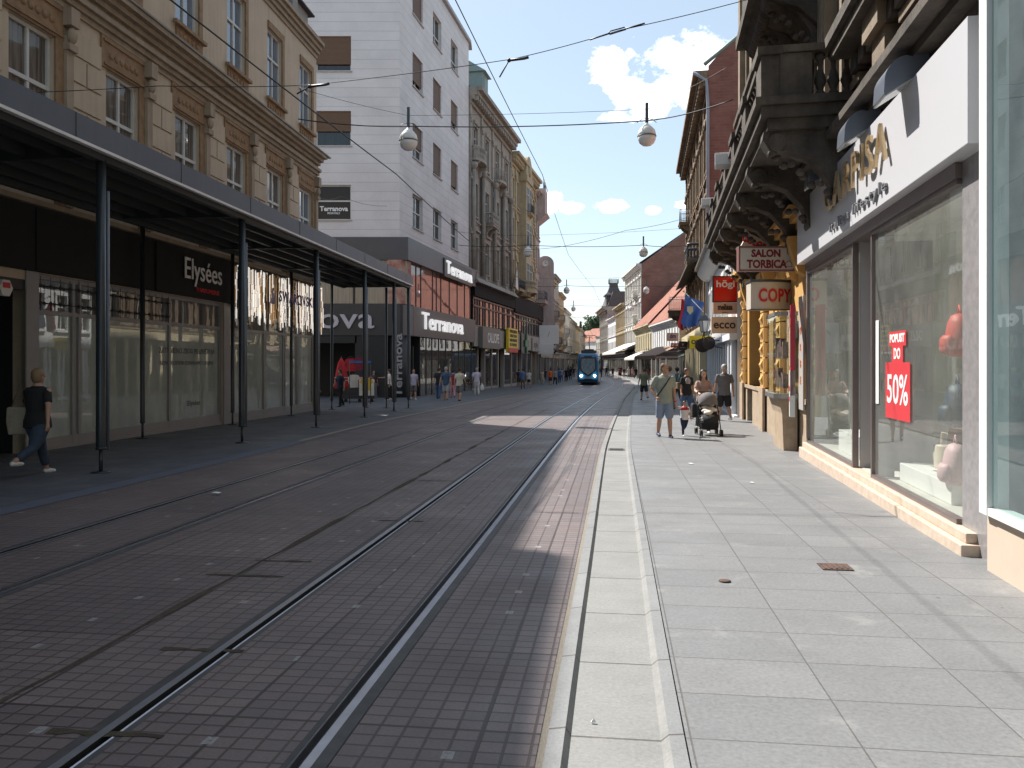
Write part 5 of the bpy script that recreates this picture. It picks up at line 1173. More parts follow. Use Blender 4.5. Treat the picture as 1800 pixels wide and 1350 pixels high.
# ---------------------------------------------------------------- balcony house, white and cream tiled houses
hb, ahb, Lhb, bwh = ornate('corner_town_house', 'small ochre town house with an iron balcony jutting over the flags', (18.3, 87), (14.35, 65.1), 6.0, 11, m_h[1], [3.6], 8, 3.3, winw=.9, winh=1.6, sur='flat', roof='gable', rise=4.6, pil=False, cor=(.5, .5))
balcony(hb, m_dstone, Lhb - 4.2, 6.0, 2.6, 1.5, 1.1, 'iron', m_black, th=.5)
lowshops(hb, Lhb, [(4, 'w'), (3, 'd'), (5, 'w'), (4, 'w'), (Lhb - 16, 'd')], mez=(2.8, 2.9), band=(2.9, 3.2), sgn=(2.2, 2.7), seed=31)
w1, aw1, Lw1, _ = ornate('white_tiled_house', 'bright white two-storey house with narrow windows and a big red tiled roof', (19.17, 109), (18.45, 87.8), 6.6, 13, m_wh, [3.5], 11, 3.1, winw=.7, winh=2.1, sur=None, roof='gable', rise=7.4, pil=False, cor=(.7, .5), eave_dent=0, tr=())
c1, ac1, Lc1, _ = ornate('cream_tiled_house', 'cream two-storey house with red tiled roof, beyond the white tiled one', (20.1, 129.9), (19.2, 109.1), 7.0, 13, mat('cream_plaster', (.56, .49, .33), .85, scale=1.5, amt=.3, streak=.2), [3.7], 8, 3.2, winw=.8, winh=1.9, sur='flat', roof='gable', rise=7.4, pil=False, cor=(.8, .6), eave_dent=0)
for (h_, L_) in ((w1, Lw1), (c1, Lc1)): lowshops(h_, L_, [(4, 'w'), (3.5, 'd'), (5, 'w'), (L_ - 12.5, 'w')], mez=(2.9, 3.0), band=(3.0, 3.2), sgn=(2.1, 2.8), seed=40)
# brick-gabled tall house
tb, at_, Lt, _ = ornate('brick_gabled_building', 'tall pale house with a huge plain brick gable above the red tiled roofs', (21.7, 152), (21.2, 130.2), 17.8, 15, m_h[2], [4.6, 8.8, 13.0], 6, 4.2, winw=1.3, winh=2.6, sur='pediment', roof='gable', rise=5.4, balc=((4, 1, 2.6, 'stone'), (4, 2, 2.6, 'stone')), cor=(1.0, .9), rmat=m_darkroof)
m = MB(); m.add([(0, 0, 0), (0, 15, 0), (0, 15, 17.8), (0, 7.5, 23.1), (0, 0, 17.8)], [(0, 1, 2, 3, 4)]); m.uv = [(v[1], v[2]) for v in m.v]; m.build('brick_gable', grid_mat('old_brick', (.30, .155, .12), (.24, .12, .09), (.28, .2, .17), .6, .2, .02, offset=.5, coord='UV', rough=.9, amt=.6, nscale=.5, worn=(.32, .24, .2)), tb, (Lt + .08, 0, 0))
lowshops(tb, Lt, [(5, 'w'), (4, 'd'), (Lt - 9, 'w')], mez=(3.0, 3.1), band=(3.1, 3.6), sgn=(2.2, 2.9), seed=42)
ov, _, Lo, _ = ornate('olive_building', 'ochre house with arched tall windows next to the brick-gabled one', (22.4, 171), (21.75, 152.2), 13.0, 12, m_h[1], [4.4, 8.6], 7, 4.0, winw=1.2, winh=2.7, sur='arch', roof='gable', rise=2.5, cor=(.8, .9), rmat=m_darkroof)
w2, _, Lw2, _ = ornate('white_town_house', 'plain white house squeezed between the ochre house and the turreted one', (22.9, 190), (22.45, 171.2), 11.6, 12, m_wh, [4.2, 7.8], 6, 3.8, winw=1.0, winh=1.9, sur='flat', roof='gable', rise=2.8, pil=False, cor=(.6, .6))
tu, atu, Ltu, _ = ornate('turreted_building', 'dark roofed house with a square crowned turret on the skyline', (23.7, 214), (22.95, 190.2), 15.0, 14, m_h[0], [4.5, 8.2, 11.6], 6, 4.0, winw=1.1, winh=2.1, sur='hood', roof='mansard', rise=3.6, cor=(1.1, 1.5), rmat=m_darkroof)
m = MB(); m.box(-1.9, 1.9, -1.9, 1.9, 13.5, 17.6); m.box(-2.3, 2.3, -2.3, 2.3, 17.6, 17.9); m.rings([[(s_[0] * r_, s_[1] * r_, z_) for s_ in ((-1, -1), (1, -1), (1, 1), (-1, 1))] for r_, z_ in ((2.2, 17.9), (1.5, 18.6), (1.05, 19.8), (.95, 20.6), (1.2, 20.8))], smooth=False); m.build('turret', m_darkroof, tu, (Ltu * .86, 1.6, 0))
m = MB()
for i in range(9):
    for s_ in (-1, 1): m.path([(-1.1 + i * .275, s_ * 1.1, 20.8), (-1.1 + i * .275, s_ * 1.1, 22.0)], .05, 4); m.path([(s_ * 1.1, -1.1 + i * .275, 20.8), (s_ * 1.1, -1.1 + i * .275, 22.0)], .05, 4)
m.build('turret_cresting', m_dkgrey, tu, (Ltu * .86, 1.6, 0))
for (h_, L_, sd) in ((ov, Lo, 50), (w2, Lw2, 51), (tu, Ltu, 52)): lowshops(h_, L_, [(5, 'w'), (4, 'd'), (L_ - 9, 'w')], mez=(3.0, 3.1), band=(3.1, 3.6), sgn=(2.2, 2.9), seed=sd)
# awnings on the far right shops
m_awn = mat('white_awning', (.72, .70, .66), .8, scale=2)
def awning(label, x, Y0_, Y1_, z, d, col=m_awn):
    t = thing('awning', label, 'awning', (x, Y0_, z), 0); L_ = Y1_ - Y0_
    MB().add([(0, 0, 0), (0, L_, 0), (-d, L_, -d * .42), (-d, 0, -d * .42), (0, 0, .05), (0, L_, .05), (-d, L_, -d * .42 + .05), (-d, 0, -d * .42 + .05)], [(0, 1, 2, 3), (4, 7, 6, 5), (0, 3, 7, 4), (1, 5, 6, 2), (2, 6, 7, 3), (0, 4, 5, 1)]).build('cloth', col, t)
    MB().box(-d - .02, -d + .01, 0, L_, -d * .42 - .25, -d * .42).build('valance', col, t)
    m = MB(); m.path([(-.05, .1, -.9), (-d, .1, -d * .42)], .025, 5); m.path([(-.05, L_ - .1, -.9), (-d, L_ - .1, -d * .42)], .025, 5); m.build('arm', m_dkgrey, t)
awning('white shop awning on the cream tiled house', 19.8, 112, 122, 3.3, 2.6)
awning('long white awning at the foot of the brick-gabled house', 21.2, 131, 150, 5.0, 4.2)
awning('brown awning strip past the yellow office sign', 14.5, 68, 80, 3.1, 2.2, mat('brown_awning', (.28, .18, .13), .8))
# far houses where the street bends, closing the view
fh = [((17.0, 330), (23.5, 262), 8.5), ((24.5, 300), (25.5, 275), 9.5), ((28.5, 320), (29.5, 262), 12)]
fl = ['far low house with red roof at the street bend, left one', 'far house with red roof at the bend behind the tram pantograph', 'far ochre house right of the bend']
far = [((21.9, 262), (26.4, 250), 8.2), ((26.2, 249), (27.4, 236), 9.6), ((27.2, 235.8), (25.2, 222), 10.6), ((24.9, 221.8), (24.0, 214.4), 12.0), ((19.4, 280), (21.6, 262.3), 7.8), ((18.2, 300), (19.2, 280.3), 7.5)]
fl = ['far small house with red roof where the street bends, mid right', 'far red-roofed house just behind the tram pantograph', 'far ochre house with red roof close to the turreted one', 'narrow orange house beside the turreted building', 'far red-roofed house at the bend, second from the left row', 'farthest red-roofed house closing the street']
for i, (p, q, h) in enumerate(far):
    o_, _, L_, _ = ornate('far_house', fl[i], p, q, h, 10, [m_h[2], m_h[0], m_h[1], mat('orange_plaster', (.55, .33, .14), .8), m_h[2], m_h[0]][i], [3.6, 6.2] if h > 8.6 else [3.8], 5 if L_ > 8 else 4, 3.0, winw=.9, winh=1.5, sur='flat', roof='gable', rise=4.4, pil=False, cor=(.4, .4), eave_dent=0, z0=-2)
# ================================================================ wires and hanging lamps
m_wire = mat('wire_black', (.02, .02, .022), .5); m_globe = mat('lamp_globe', (.80, .79, .76), .35, scale=3, amt=.2, col2=(.6, .58, .55))
m_hang = mat('hanger_steel', (.06, .08, .10), .4)
def wire(name, label, cat, pts, r, group=None, sag=0., n=10):
    P = [Vector(p) for p in pts]; out = []
    for a_, b_ in zip(P[:-1], P[1:]):
        for i in range(n): t_ = i / n; q = a_.lerp(b_, t_); q.z -= sag * 4 * t_ * (1 - t_); out.append(q)
    out.append(P[-1]); o = P[0]; root = thing(name, label, cat, o, 0, group)
    MB().path([q - o for q in out], r, 5).build('cable', m_wire, root); return root
def lamp(label, p, k=1.):
    t = thing('globe_lamp', label, 'street lamp', p, 0, 'globe lamps hung over the street')
    MB().box(-.05, .05, -.05, .05, .30, 1.02).build('hanger', m_hang, t)
    MB().lathe([(.03, .33), (.05, .26), (.12, .20), (.21, .12), (.29, .02), (.325, -.10), (.335, -.2)], n=20).build('upper_shell', m_globe, t)
    MB().lathe([(.345, -.185), (.35, -.2), (.345, -.215)], n=20).build('seam_ring', m_hang, t)
    MB().lathe([(.335, -.205), (.32, -.32), (.26, -.45), (.16, -.53), (.02, -.56)], n=20).build('globe', m_globe, t)
    MB().path([(-.35, 0, .30), (-.2, 0, .42), (0, 0, .45), (.2, 0, .42), (.35, 0, .30)], .012, 5).build('wire_loop', m_wire, t); return t
ly = lambda Y: Vector((LX(Y), Y))
sp1 = [(LX(29.4) + .05, 29.4, 10.6), at(735, 222, 29), at(1140, 212, 29), (RX(26.6) - .4, 26.6, 10.4)]
wire('span_wire', 'thick span wire carrying the two nearest globe lamps across the street', 'cable', sp1, .022, sag=.1)
wire('span_wire', 'thin upper span wire just above the two nearest globe lamps', 'cable', [(LX(29.4) + .05, 29.4, 11.75), at(717, 203, 29), at(1137, 192, 29), (RX(26.6) - .4, 26.6, 11.6)], .008, sag=.05)
lamp('big globe lamp hanging in front of the white building', at(718, 238, 29)); lamp('big globe lamp hanging against the open sky on the right', at(1137, 230, 29))
def span(Y, xa, xb, z, lamps, labs, wl, r=.022):
    wire('span_wire', wl, 'cable', [(xa, Y, z)] + [(x_, Y, z - .0) for x_ in lamps] + [(xb, Y, z)], r, sag=.12)
    wire('span_wire', wl.replace('span wire', 'thin upper stay above the span wire'), 'cable', [(xa, Y, z + 1.0), ((lamps[0]), Y, z + .75), (xb, Y, z + 1.3)], .009, sag=.1)
    for x_, l_ in zip(lamps, labs): lamp(l_, (x_, Y, z - .35))
X_ = lambda px, Y: (px - 900) / F * Y
span(60, -4.0, 13.3, 10.45, [X_(928, 60), X_(1131, 60)], ['globe lamp in front of the yellowish stone house', 'globe lamp over the red tiled roofs, left of the tall brown house'], 'span wire before the yellowish stone house')
span(88, 1.8, 18.6, 10.1, [X_(996, 88), X_(1136, 88)], ['globe lamp left of centre, higher of the small ones beside the clock gable', 'small globe lamp against the brick gable'], 'span wire at the clock gable')
span(117, 6.0, 19.7, 10.0, [X_(1008, 117), X_(1110, 117)], ['small globe lamp right of the clock gable row, second down', 'small globe lamp before the brick-gabled house facade'], 'span wire beyond the clock gable')
span(146, 10, 21.5, 9.9, [X_(1000, 146)], ['tiny globe lamp, third down over the far street'], 'span wire far down the street')
span(185, 15.5, 22.8, 9.9, [X_(996.5, 185)], ['tiniest and lowest globe lamp over the far street'], 'farthest span wire of the street')
for (Y, o, lb) in ((0, 0, 'black trolley wire above the near right track'), (0, -3.2, 'black trolley wire above the left track')):
    pts = []; yy = 4.5
    while yy < 150: pts.append((C(yy) + o + (.18 if int(yy / 14) % 2 else -.12), yy, interp([(4, 5.72), (30, 5.75), (60, 5.55), (150, 5.2)], yy))); yy += 13
    wire('trolley_wire', lb, 'cable', pts, .0065 if o == 0 else .012, 'trolley wires', sag=.04, n=6)
S1 = [(LX(13.4) + .02, 13.4, 6.12), at(280, 151, 13.3), at(540, 150, 13.2), at(900, 104, 13.1), at(1090, 53, 13.05), (RX(13) - 1.2, 13, 7.6)]
wire('span_wire', 'nearest trolley span wire rising from the tan building to the sooty balcony', 'cable', S1, .007, sag=.02)
wire('span_wire', 'trolley span wire crossing before the grey ornate house', 'cable', [at(826, 441, 62), at(978, 435, 58), at(1100, 405, 58), at(1206, 383, 58)], .014, sag=.1)
wire('span_wire', 'slack stay wire running from the tan building corner to the white building', 'cable', [(LX(31) + .05, 31, 8.1), at(600, 345, 38), at(680, 362, 46.2)], .009, sag=.15)
def hanger(label, p, q, s_):
    t = thing('wire_hanger', label, 'wire hanger', p, 0, 'trolley wire hangers'); v = Vector(q) - Vector(p)
    MB().path([(0, 0, 0), (s_ * .25, 0, .03), (s_ * .32, 0, .05)], .022, 6).build('clamp_arm', m_wire, t); MB().path([(0, 0, 0), v * .5, v], .012, 5).build('strut', m_wire, t); MB().ball((0, 0, 0), .035, n=8, m=5).build('clamp', m_wire, t)
hanger('steel hanger holding the right trolley wire, against the sky', at(895, 106, 13.1), at(878, 136, 13.2), 1); hanger('steel hanger holding the left trolley wire, in front of the white building', at(545, 152, 13.2), at(522, 165, 13.3), 1)
t = thing('turnbuckle', 'chain and turnbuckle on the nearest span wire against the sky', 'turnbuckle', at(1085, 55, 13.05), 0)
m = MB(); m.path([(-.14, 0, -.035), (-.12, 0, -.0), (.12, 0, .065), (.14, 0, .03), (-.12, 0, -.05), (-.14, 0, -.035)], .011, 5); m.build('frame', m_wire, t); m = MB(); m.path([(-.45, 0, -.14), (-.14, 0, -.04)], .014, 5); m.build('rope_end', m_wire, t); m = MB(); m.path([(.14, 0, .04), (.45, 0, .13)], .014, 5); m.build('rope_end', m_wire, t)

# ================================================================ tram
m_tram = mat('tram_blue', (.03, .21, .44), .28, scale=1, amt=.15, coat=.5); m_tramd = mat('tram_dark_blue', (.01, .055, .11), .35)
TY = 85.2; tx = C(TY) - 3.2 + .0; ta = -math.atan((C(TY + 6) - C(TY)) / 6)
tr_ = thing('tram', 'blue modern tram coming up the left track with both headlights lit', 'tram', (tx, TY, G(TY)), ta)
def tsec(L_, y0, front=False):
    """car body section as rings along its length"""
    prof = lambda w_, zb, zt, k_=0: [(-w_, 0, zb + .25), (-w_ * .96, 0, zb), (w_ * .96, 0, zb), (w_, 0, zb + .25), (w_, 0, zt - .75), (w_ * .95, 0, zt - .22), (w_ * .78, 0, zt), (-w_ * .78, 0, zt), (-w_ * .95, 0, zt - .22), (-w_, 0, zt - .75)]
    def ring(y, w_, zb, zt, bul=None):
        r_ = [(p[0], y + (bul(p[2]) if bul else 0), p[2]) for p in prof(w_, zb, zt)]; return r_
    fr = lambda z: .0 + .55 * max(0, (z - 1.1) / 2.3) ** 1.6 + .10 * max(0, .9 - z)
    rs = [ring(y0, .93, .32, 3.28, fr), ring(y0 + .10, 1.06, .26, 3.36, fr), ring(y0 + .5, 1.15, .24, 3.4, lambda z: fr(z) * .8), ring(y0 + 1.6, 1.15, .24, 3.42)] if front else [ring(y0, 1.15, .24, 3.42)]
    return MB().rings(rs + [ring(y0 + L_, 1.15, .24, 3.42)], smooth=False)
body = tsec(7.5, 0, True).build('body', m_tram, tr_, bevel=.06)
fy = lambda z: .0 + .55 * max(0, (z - 1.1) / 2.3) ** 1.6 + .10 * max(0, .9 - z)
def fshape(poly, off): return [(x, fy(z) - off, z) for x, z in poly]
def fplate(name, poly, off, mt, sub=10):
    """panel following the raked front"""
    c = (sum(p[0] for p in poly) / len(poly), sum(p[1] for p in poly) / len(poly)); rings = []
    for k_ in range(sub + 1): q = k_ / sub; rings.append([(c[0] + (p[0] - c[0]) * q, fy(c[1] + (p[1] - c[1]) * q) - off, c[1] + (p[1] - c[1]) * q) for p in poly])
    return MB().rings(rings, cap=False).build(name, mt, tr_)
ws_ = [(-.72, 2.92), (.72, 2.92), (.80, 2.5), (.80, 1.75), (.62, 1.45), (.35, 1.22), (0, 1.0), (-.35, 1.22), (-.62, 1.45), (-.80, 1.75), (-.80, 2.5)]
fplate('windscreen_surround', [(x * 1.1, 1.95 + (z - 1.95) * 1.08) for x, z in ws_], .035, m_black)
fplate('windscreen', [(x * .92, 2.0 + (z - 2.0) * .9) for x, z in ws_], .06, pane('tram_glass', (.05, .10, .14), 1.7, (.16, .18, .16)))
fplate('destination_display', [(-.42, 3.0), (.42, 3.0), (.42, 3.14), (-.42, 3.14)], .05, m_black)
fplate('bumper', [(-.98, .3), (.98, .3), (1.0, .62), (-1.0, .62)], .06, m_tramd); fplate('coupler_cover', [(-.45, .5), (.45, .5), (.4, .68), (-.4, .68)], .09, m_black)
hl_ = mat('headlight_on', (1, 1, .9), .3, emit=((1, .97, .85), 9))
for s_ in (-1, 1):
    h_ = MB().lathe([(.02, -.02), (.10, -.02), (.12, .0)], n=12).build('headlight', hl_, tr_, (s_ * .72, fy(1.05) - .05, 1.0)); h_.rotation_euler = (R(90), 0, 0)
    MB().path([(s_ * 1.0, .5, 2.9), (s_ * 1.25, .35, 2.7), (s_ * 1.25, .35, 2.3)], [.02, .03, .06], 6).build('mirror', m_black, tr_)
MB().box(-1.17, -1.155, 1.2, 7.2, 1.35, 2.75).build('side_window_band', p_dark, tr_); MB().box(1.155, 1.17, 1.2, 7.2, 1.35, 2.75).build('side_window_band', p_dark, tr_)
MB().box(-.8, .8, 1.6, 6.8, 3.43, 3.75).build('roof_equipment', m_dkgrey, tr_)
m = MB(); m.box(-.5, .5, 3.0, 4.6, 3.76, 3.9); m.path([(0, 4.4, 3.9), (0, 3.0, 4.6), (0, 3.9, 5.3)], .05, 5); m.path([(-.3, 3.9, 5.05), (-.28, 3.9, 5.25), (.28, 3.9, 5.25), (.3, 3.9, 5.05)], .035, 5); m.path([(-.85, 3.9, 5.3), (-.6, 3.9, 5.42), (.6, 3.9, 5.42), (.85, 3.9, 5.3)], .035, 5); m.build('pantograph', m_black, tr_)
px_, py_ = 0, 7.5
for i in range(3):
    y_ = 7.9 + i * 7.9; b_ = MB().rings([[(-1.15, yy, .3), (1.15, yy, .3), (1.15, yy, 2.8), (.95, yy, 3.4), (-.95, yy, 3.4), (-1.15, yy, 2.8)] for yy in (0, 7.5)], smooth=False).build('body', m_tram, tr_, (-.0 - .10 * (i + 1) ** 2 * .9 + .0, y_, 0)); b_.rotation_euler = (0, 0, .03 * (i + 1))
    MB().box(-1.0, 1.0, y_ - .4, y_, .4, 3.2).build('gangway', m_black, tr_, (-.05 * i, 0, 0))

# ================================================================ signs hung over the right pavement
def hung(label, px0, px1, py0, py1, Y, pm, lines, t=.1, name='projecting_sign', border=None):
    w_ = (px1 - px0) / F * Y; h_ = (py1 - py0) / F * Y; c = at((px0 + px1) / 2, (py0 + py1) / 2, Y)
    s_ = sign(name, label, 'sign', c, 0, w_, h_, pm, [(a, b * h_, c_ * w_, d * h_, e, f, (g_ * w_ if g_ else None)) for (a, b, c_, d, e, f, g_) in lines], t=t, border=border)
    m = MB(); xr = RX(Y) - c.x + .1
    for q in (-.35, .35): m.path([(w_ / 2 - .03, 0, h_ * q), (max(xr, w_ / 2 + .1), .15, h_ * q)], .016, 5)
    m.build('bracket', m_black, s_); return s_
hung('red square sign with white letters, topmost of three stacked signs', 1254, 1295, 487, 530, 27.16, mat('bright_red', (.70, .015, .012), .35, amt=.08), [('hōgl', .36, 0, .2, m_letterw, .008, .78)], border=m_black)
m_beige = mat('beige_sign', (.62, .50, .42), .5, amt=.15)
hung('small pinkish sign between the red square and the beige sign', 1253, 1295, 532, 552, 27.14, mat('rose_sign', (.62, .42, .36), .5, amt=.15), [('melissa', .7, 0, .08, m_dkbrown, .012, .62), ('store', .16, 0, -.35, m_dkbrown, 0, .25)])
hung('beige sign with round brown letters, lowest of three stacked signs', 1250, 1296, 557, 586, 27.12, m_beige, [('ecco', .72, 0, .02, m_dkbrown, .008, .84)])
hung('yellow square sign partly behind two brown oval boards', 1212, 1251, 590, 613, 38, m_yellow, [('OFFICE', .42, -.02, 0, m_dkbrown, .012, .82)])
hung('pale sign with two italic dark letters and a small red line', 1172, 1193, 585, 599.5, 60, mat('pale_rose', (.62, .45, .42), .5), [('dm', .72, 0, .08, mat('navy', (.02, .03, .15)), .01, .5), ('drogerie', .22, 0, -.32, m_red, 0, .6)])
hung('small board of red and white stripes under the pale two-letter sign', 1179, 1193, 603, 611, 60.5, mat('striped_red', (.35, .08, .07), .5), [('= =', 1., 0, 0, m_letterw, .01, .8)])
hung('dark square sign with a small leaf emblem above pale letters', 1193, 1207, 600, 615, 56, m_dkbrown, [('v', .5, 0, .15, m_beige, .01, None), ('TERRA', .2, 0, -.25, m_beige, 0, .75)])
m_oval = mat('dark_brown_board', (.035, .022, .02), .5)
for (lb, px, py, rx_, rz_, Y) in (('dark brown oval board, left and lower of the two', 1238, 607, 13, 12.5, 33.5), ('dark brown oval board, right and higher of the two', 1246, 603, 11, 11.5, 32.8)):
    t = thing('oval_sign', lb, 'sign', at(px - (3 if rx_ == 13 else 0), py, Y), 0); k_ = Y / F; pr = [(rx_ * k_ * math.cos(q), rz_ * k_ * math.sin(q)) for q in [2 * math.pi * i / 28 for i in range(28)]]
    MB().prism(pr, 'y', -.05, .05).build('board', m_oval, t)
    m = MB(); m.path([(0, 0, rz_ * k_), (.05, 0, rz_ * k_ + .25), (.5, .1, rz_ * k_ + .3), (1.1, .2, rz_ * k_ + .35)], .025, 5); m.build('bracket', m_black, t)
# ornate wall lantern
t = thing('wall_lantern', 'old six-sided glass lantern on a scrolled black bracket below the flags', 'lantern', at(1238, 583, 31.5), 0)
m = MB(); m.rings([[(r_ * math.cos(q), r_ * math.sin(q), z) for q in [math.pi / 3 * i for i in range(6)]] for r_, z in ((.13, .0), (.22, .42))], smooth=False); m.build('lantern_glass', mat('lantern_glass', (.55, .58, .58), .2), t)
m = MB(); m.rings([[(r_ * math.cos(q), r_ * math.sin(q), z) for q in [math.pi / 3 * i for i in range(6)]] for r_, z in ((.25, .421), (.22, .50), (.12, .64), (.04, .68), (.03, .78))], smooth=False); m.build('cap', m_hang, t)
m = MB()
for i in range(6): q = math.pi / 3 * i; m.path([(.135 * math.cos(q), .135 * math.sin(q), 0), (.225 * math.cos(q), .225 * math.sin(q), .42)], .012, 4)
m.lathe([(.14, -.03), (.14, 0)], n=6); m.path([(0, 0, -.02), (0, 0, -.22), (.2, .0, -.36), (.7, .05, -.34), (1.5, .1, -.3)], .025, 5); m.path([(.3, 0, -.36), (.45, 0, -.6), (.8, .03, -.66), (1.0, .05, -.45), (.75, .03, -.42)], .018, 5); m.path([(1.4, .1, -.3), (1.2, .08, -.8), (.9, .05, -.7)], .018, 5); m.path([(.1, 0, -.3), (-.1, 0, -.42), (-.02, 0, -.5)], .016, 5)
m.build('bracket', m_black, t)
# flags
def flag(label, px_, py_, w_, h_, Y, cols, seed):
    t = thing('flag', label, 'flag', at(px_, py_, Y), 0); rr = random.Random(seed); nx, nz = 14, 18
    for ci, (a_, b_, mt) in enumerate(cols):
        m = MB(); base = 0
        for j in range(nz + 1):
            for i in range(nx + 1):
                u = a_ + (b_ - a_) * i / nx; v = j / nz
                x = u * w_ * (1 - .25 * v) + .06 * math.sin(v * 5 + u * 4) * v - .10 * v; y = .10 * math.sin(u * 11 + v * 2.5) * (.3 + v); z = -v * h_ * (.94 + .08 * math.sin(u * 5)) + u * -.32 * (1 - v * .3)
                m.v.append((x, y, z))
        for j in range(nz):
            for i in range(nx): k_ = j * (nx + 1) + i; m.f.append((k_, k_ + 1, k_ + nx + 2, k_ + nx + 1)); m.m.append(0); m.s.append(True)
        m.build('cloth', mt, t)
    return t
m_blue = mat('flag_blue', (.05, .12, .36), .7, scale=2, amt=.3); m_fr = mat('flag_red', (.65, .02, .04), .7, scale=2, amt=.2); m_fw = mat('flag_white', (.7, .7, .7), .7)
flag('blue city flag with a pale emblem hanging from a wall pole', 1204, 519, .86, 1.32, 35, [(0, 1, m_blue)], 1)
e_ = thing('flag_emblem', 'pale grey and yellow coat of arms patch on the blue flag', 'emblem', at(1213, 545, 34.8), 0); MB().prism([(-.13, .16), (.13, .16), (.13, -.05), (0, -.2), (-.13, -.05)], 'y', -.01, .01).build('shield', mat('shield_grey', (.4, .42, .4), .6, col2=(.5, .4, .1), scale=8, amt=1), e_)
flag('red white and blue flag left of the blue city flag', 1198, 524, .34, 1.35, 35.6, [(0, .55, m_fr), (.55, .68, m_fw), (.68, 1, m_blue)], 2)
t = thing('flag_pole', 'white slanting pole holding the two flags', 'flag pole', at(1250, 563, 33.5), 0); v = at(1202, 512, 35.6) - at(1250, 563, 33.5); MB().path([(0, 0, 0), v * .5, v], .022, 6).build('pole', mat('pole_white', (.6, .6, .62), .4), t); MB().ball(tuple(v), .05, n=8, m=6).build('finial', m_gold, t)
# speakers / floodlights fixed to the sooty balcony front
def fbox(label, px0, px1, py0, py1, Y):
    w_ = (px1 - px0) / F * Y; h_ = (py1 - py0) / F * Y; t = thing('flood_light', label, 'lamp', at((px0 + px1) / 2, (py0 + py1) / 2, Y), -.25, 'box floodlights on the balcony'); MB().box(-w_ / 2, w_ / 2, -.12, .2, -h_ / 2, h_ / 2).build('housing', m_fw, t, bevel=.02)
    MB().box(-w_ / 2 + .03, w_ / 2 - .06, -.14, -.121, -h_ / 2 + .04, h_ / 2 - .04).build('front_glass', m_globe, t); MB().path([(w_ / 2 - .03, 0, h_ / 2 - .04), (w_ / 2 + .25, .0, h_ / 2 - .05)], .018, 5).build('bracket', m_dkgrey, t)
fbox('white box floodlight on the sooty balcony edge, nearer one', 1257, 1292, 270, 294, 17.5); fbox('smaller white box floodlight farther along the sooty balcony', 1233, 1258, 349, 364, 23.0)

# ================================================================ wooded hill
hill = tag(MB().rings([[(x, 420 + 170 * math.sin(math.pi * j / 8), -2 + 26 * math.sin(math.pi * j / 8) * max(0, math.sin(math.pi * max(0, min(1, (x + 20) / 170))) ** .8) * 1.0) for x in range(-40, 170, 7)] for j in range(9)], cap=False, closed=False).build('hill', mat('hill_green', (.05, .075, .03), .95, scale=.05)), kind='structure')
m_leaf = [mat('foliage_a', (.11, .17, .05), .8, col2=(.05, .085, .03), scale=.35, amt=1), mat('foliage_b', (.14, .20, .07), .8, col2=(.07, .11, .035), scale=.35, amt=1), mat('foliage_c', (.07, .11, .05), .85, col2=(.035, .06, .03), scale=.5, amt=1)]
m_bark = mat('bark', (.07, .05, .035), .9)
def tree(label, p, h, w_, seed, mt, slim=False):
    rr = random.Random(seed); t = thing('cypress_tree' if slim else 'deciduous_tree', label, 'tree', p, 0, 'trees on the far hill'); MB().path([(0, 0, -1), (.1, 0, h * .3), (0, .1, h * .6)], [h * .03, h * .022, h * .01], 6).build('trunk', m_bark, t); m = MB(); n = 900 if not slim else 500
    bl_ = [(rr.gauss(0, .33), rr.gauss(0, .33), rr.uniform(.35, .95)) for _ in range(9)]
    for i in range(n):
        if slim: z = rr.random(); r_ = (1 - z) ** .6 * w_ * .5 * (.6 + .4 * rr.random()); a_ = rr.random() * 6.28; c = Vector((r_ * math.cos(a_), r_ * math.sin(a_), h * (.08 + .92 * z)))
        else:
            b_ = rr.choice(bl_); d_ = Vector((rr.gauss(0, 1), rr.gauss(0, 1), rr.gauss(0, 1))).normalized() * (rr.random() ** .35) * .30; c = Vector(((b_[0] + d_.x) * w_ * .75, (b_[1] + d_.y) * w_ * .75, h * (b_[2] * .8 + d_.z * .55 + .08)))
        s_ = (.25 + .3 * rr.random()) * h / 10; u = Vector((rr.gauss(0, 1), rr.gauss(0, 1), rr.gauss(0, 1))).normalized(); v = u.orthogonal().normalized() * s_; k_ = u.cross(v).normalized() * s_ * .7
        m.add([c - v, c - k_, c + v, c + k_], [(0, 1, 2, 3)])
    m.build('crown', mt, t)
rr = random.Random(21); tl = []
for i in range(34):
    px = 997 + i * 2.1 + rr.uniform(-1, 1); Y = rr.uniform(395, 440); x = X_(px, Y)
    top = interp([(998, 612), (1006, 604), (1016, 600), (1024, 592), (1032, 583), (1040, 574), (1048, 562), (1056, 554), (1075, 545)], px) + rr.uniform(-1, 5); h = rr.uniform(9, 13); zt = CH + (HZ - top) / F * Y
    tree('leafy tree of the wooded hill beyond the roofs' , (x, Y, zt - h), h, rr.uniform(9, 12), i, m_leaf[i % 3 if px > 1012 else 2])
for i in range(22):
    px = 1000 + i * 3.0; Y = 392; top = interp([(998, 616), (1016, 606), (1032, 596), (1048, 582), (1075, 570)], px); h = 11; tree('leafy tree of the wooded hill beyond the roofs', (X_(px, Y), Y, CH + (HZ - top) / F * Y - h), h, 11, 60 + i, m_leaf[(i + 1) % 3])
for (px, top, lb) in ((1014.5, 569 + 5, 'dark slim cypress, left of the two on the hill'), (1020.5, 566, 'dark slim cypress, right of the two on the hill'), (1026, 572, 'short cypress right of the pair on the hill')): tree(lb, (X_(px, 385), 385, CH + (HZ - top) / F * 385 - 14), 14, 2.6, int(px), m_leaf[2], True)
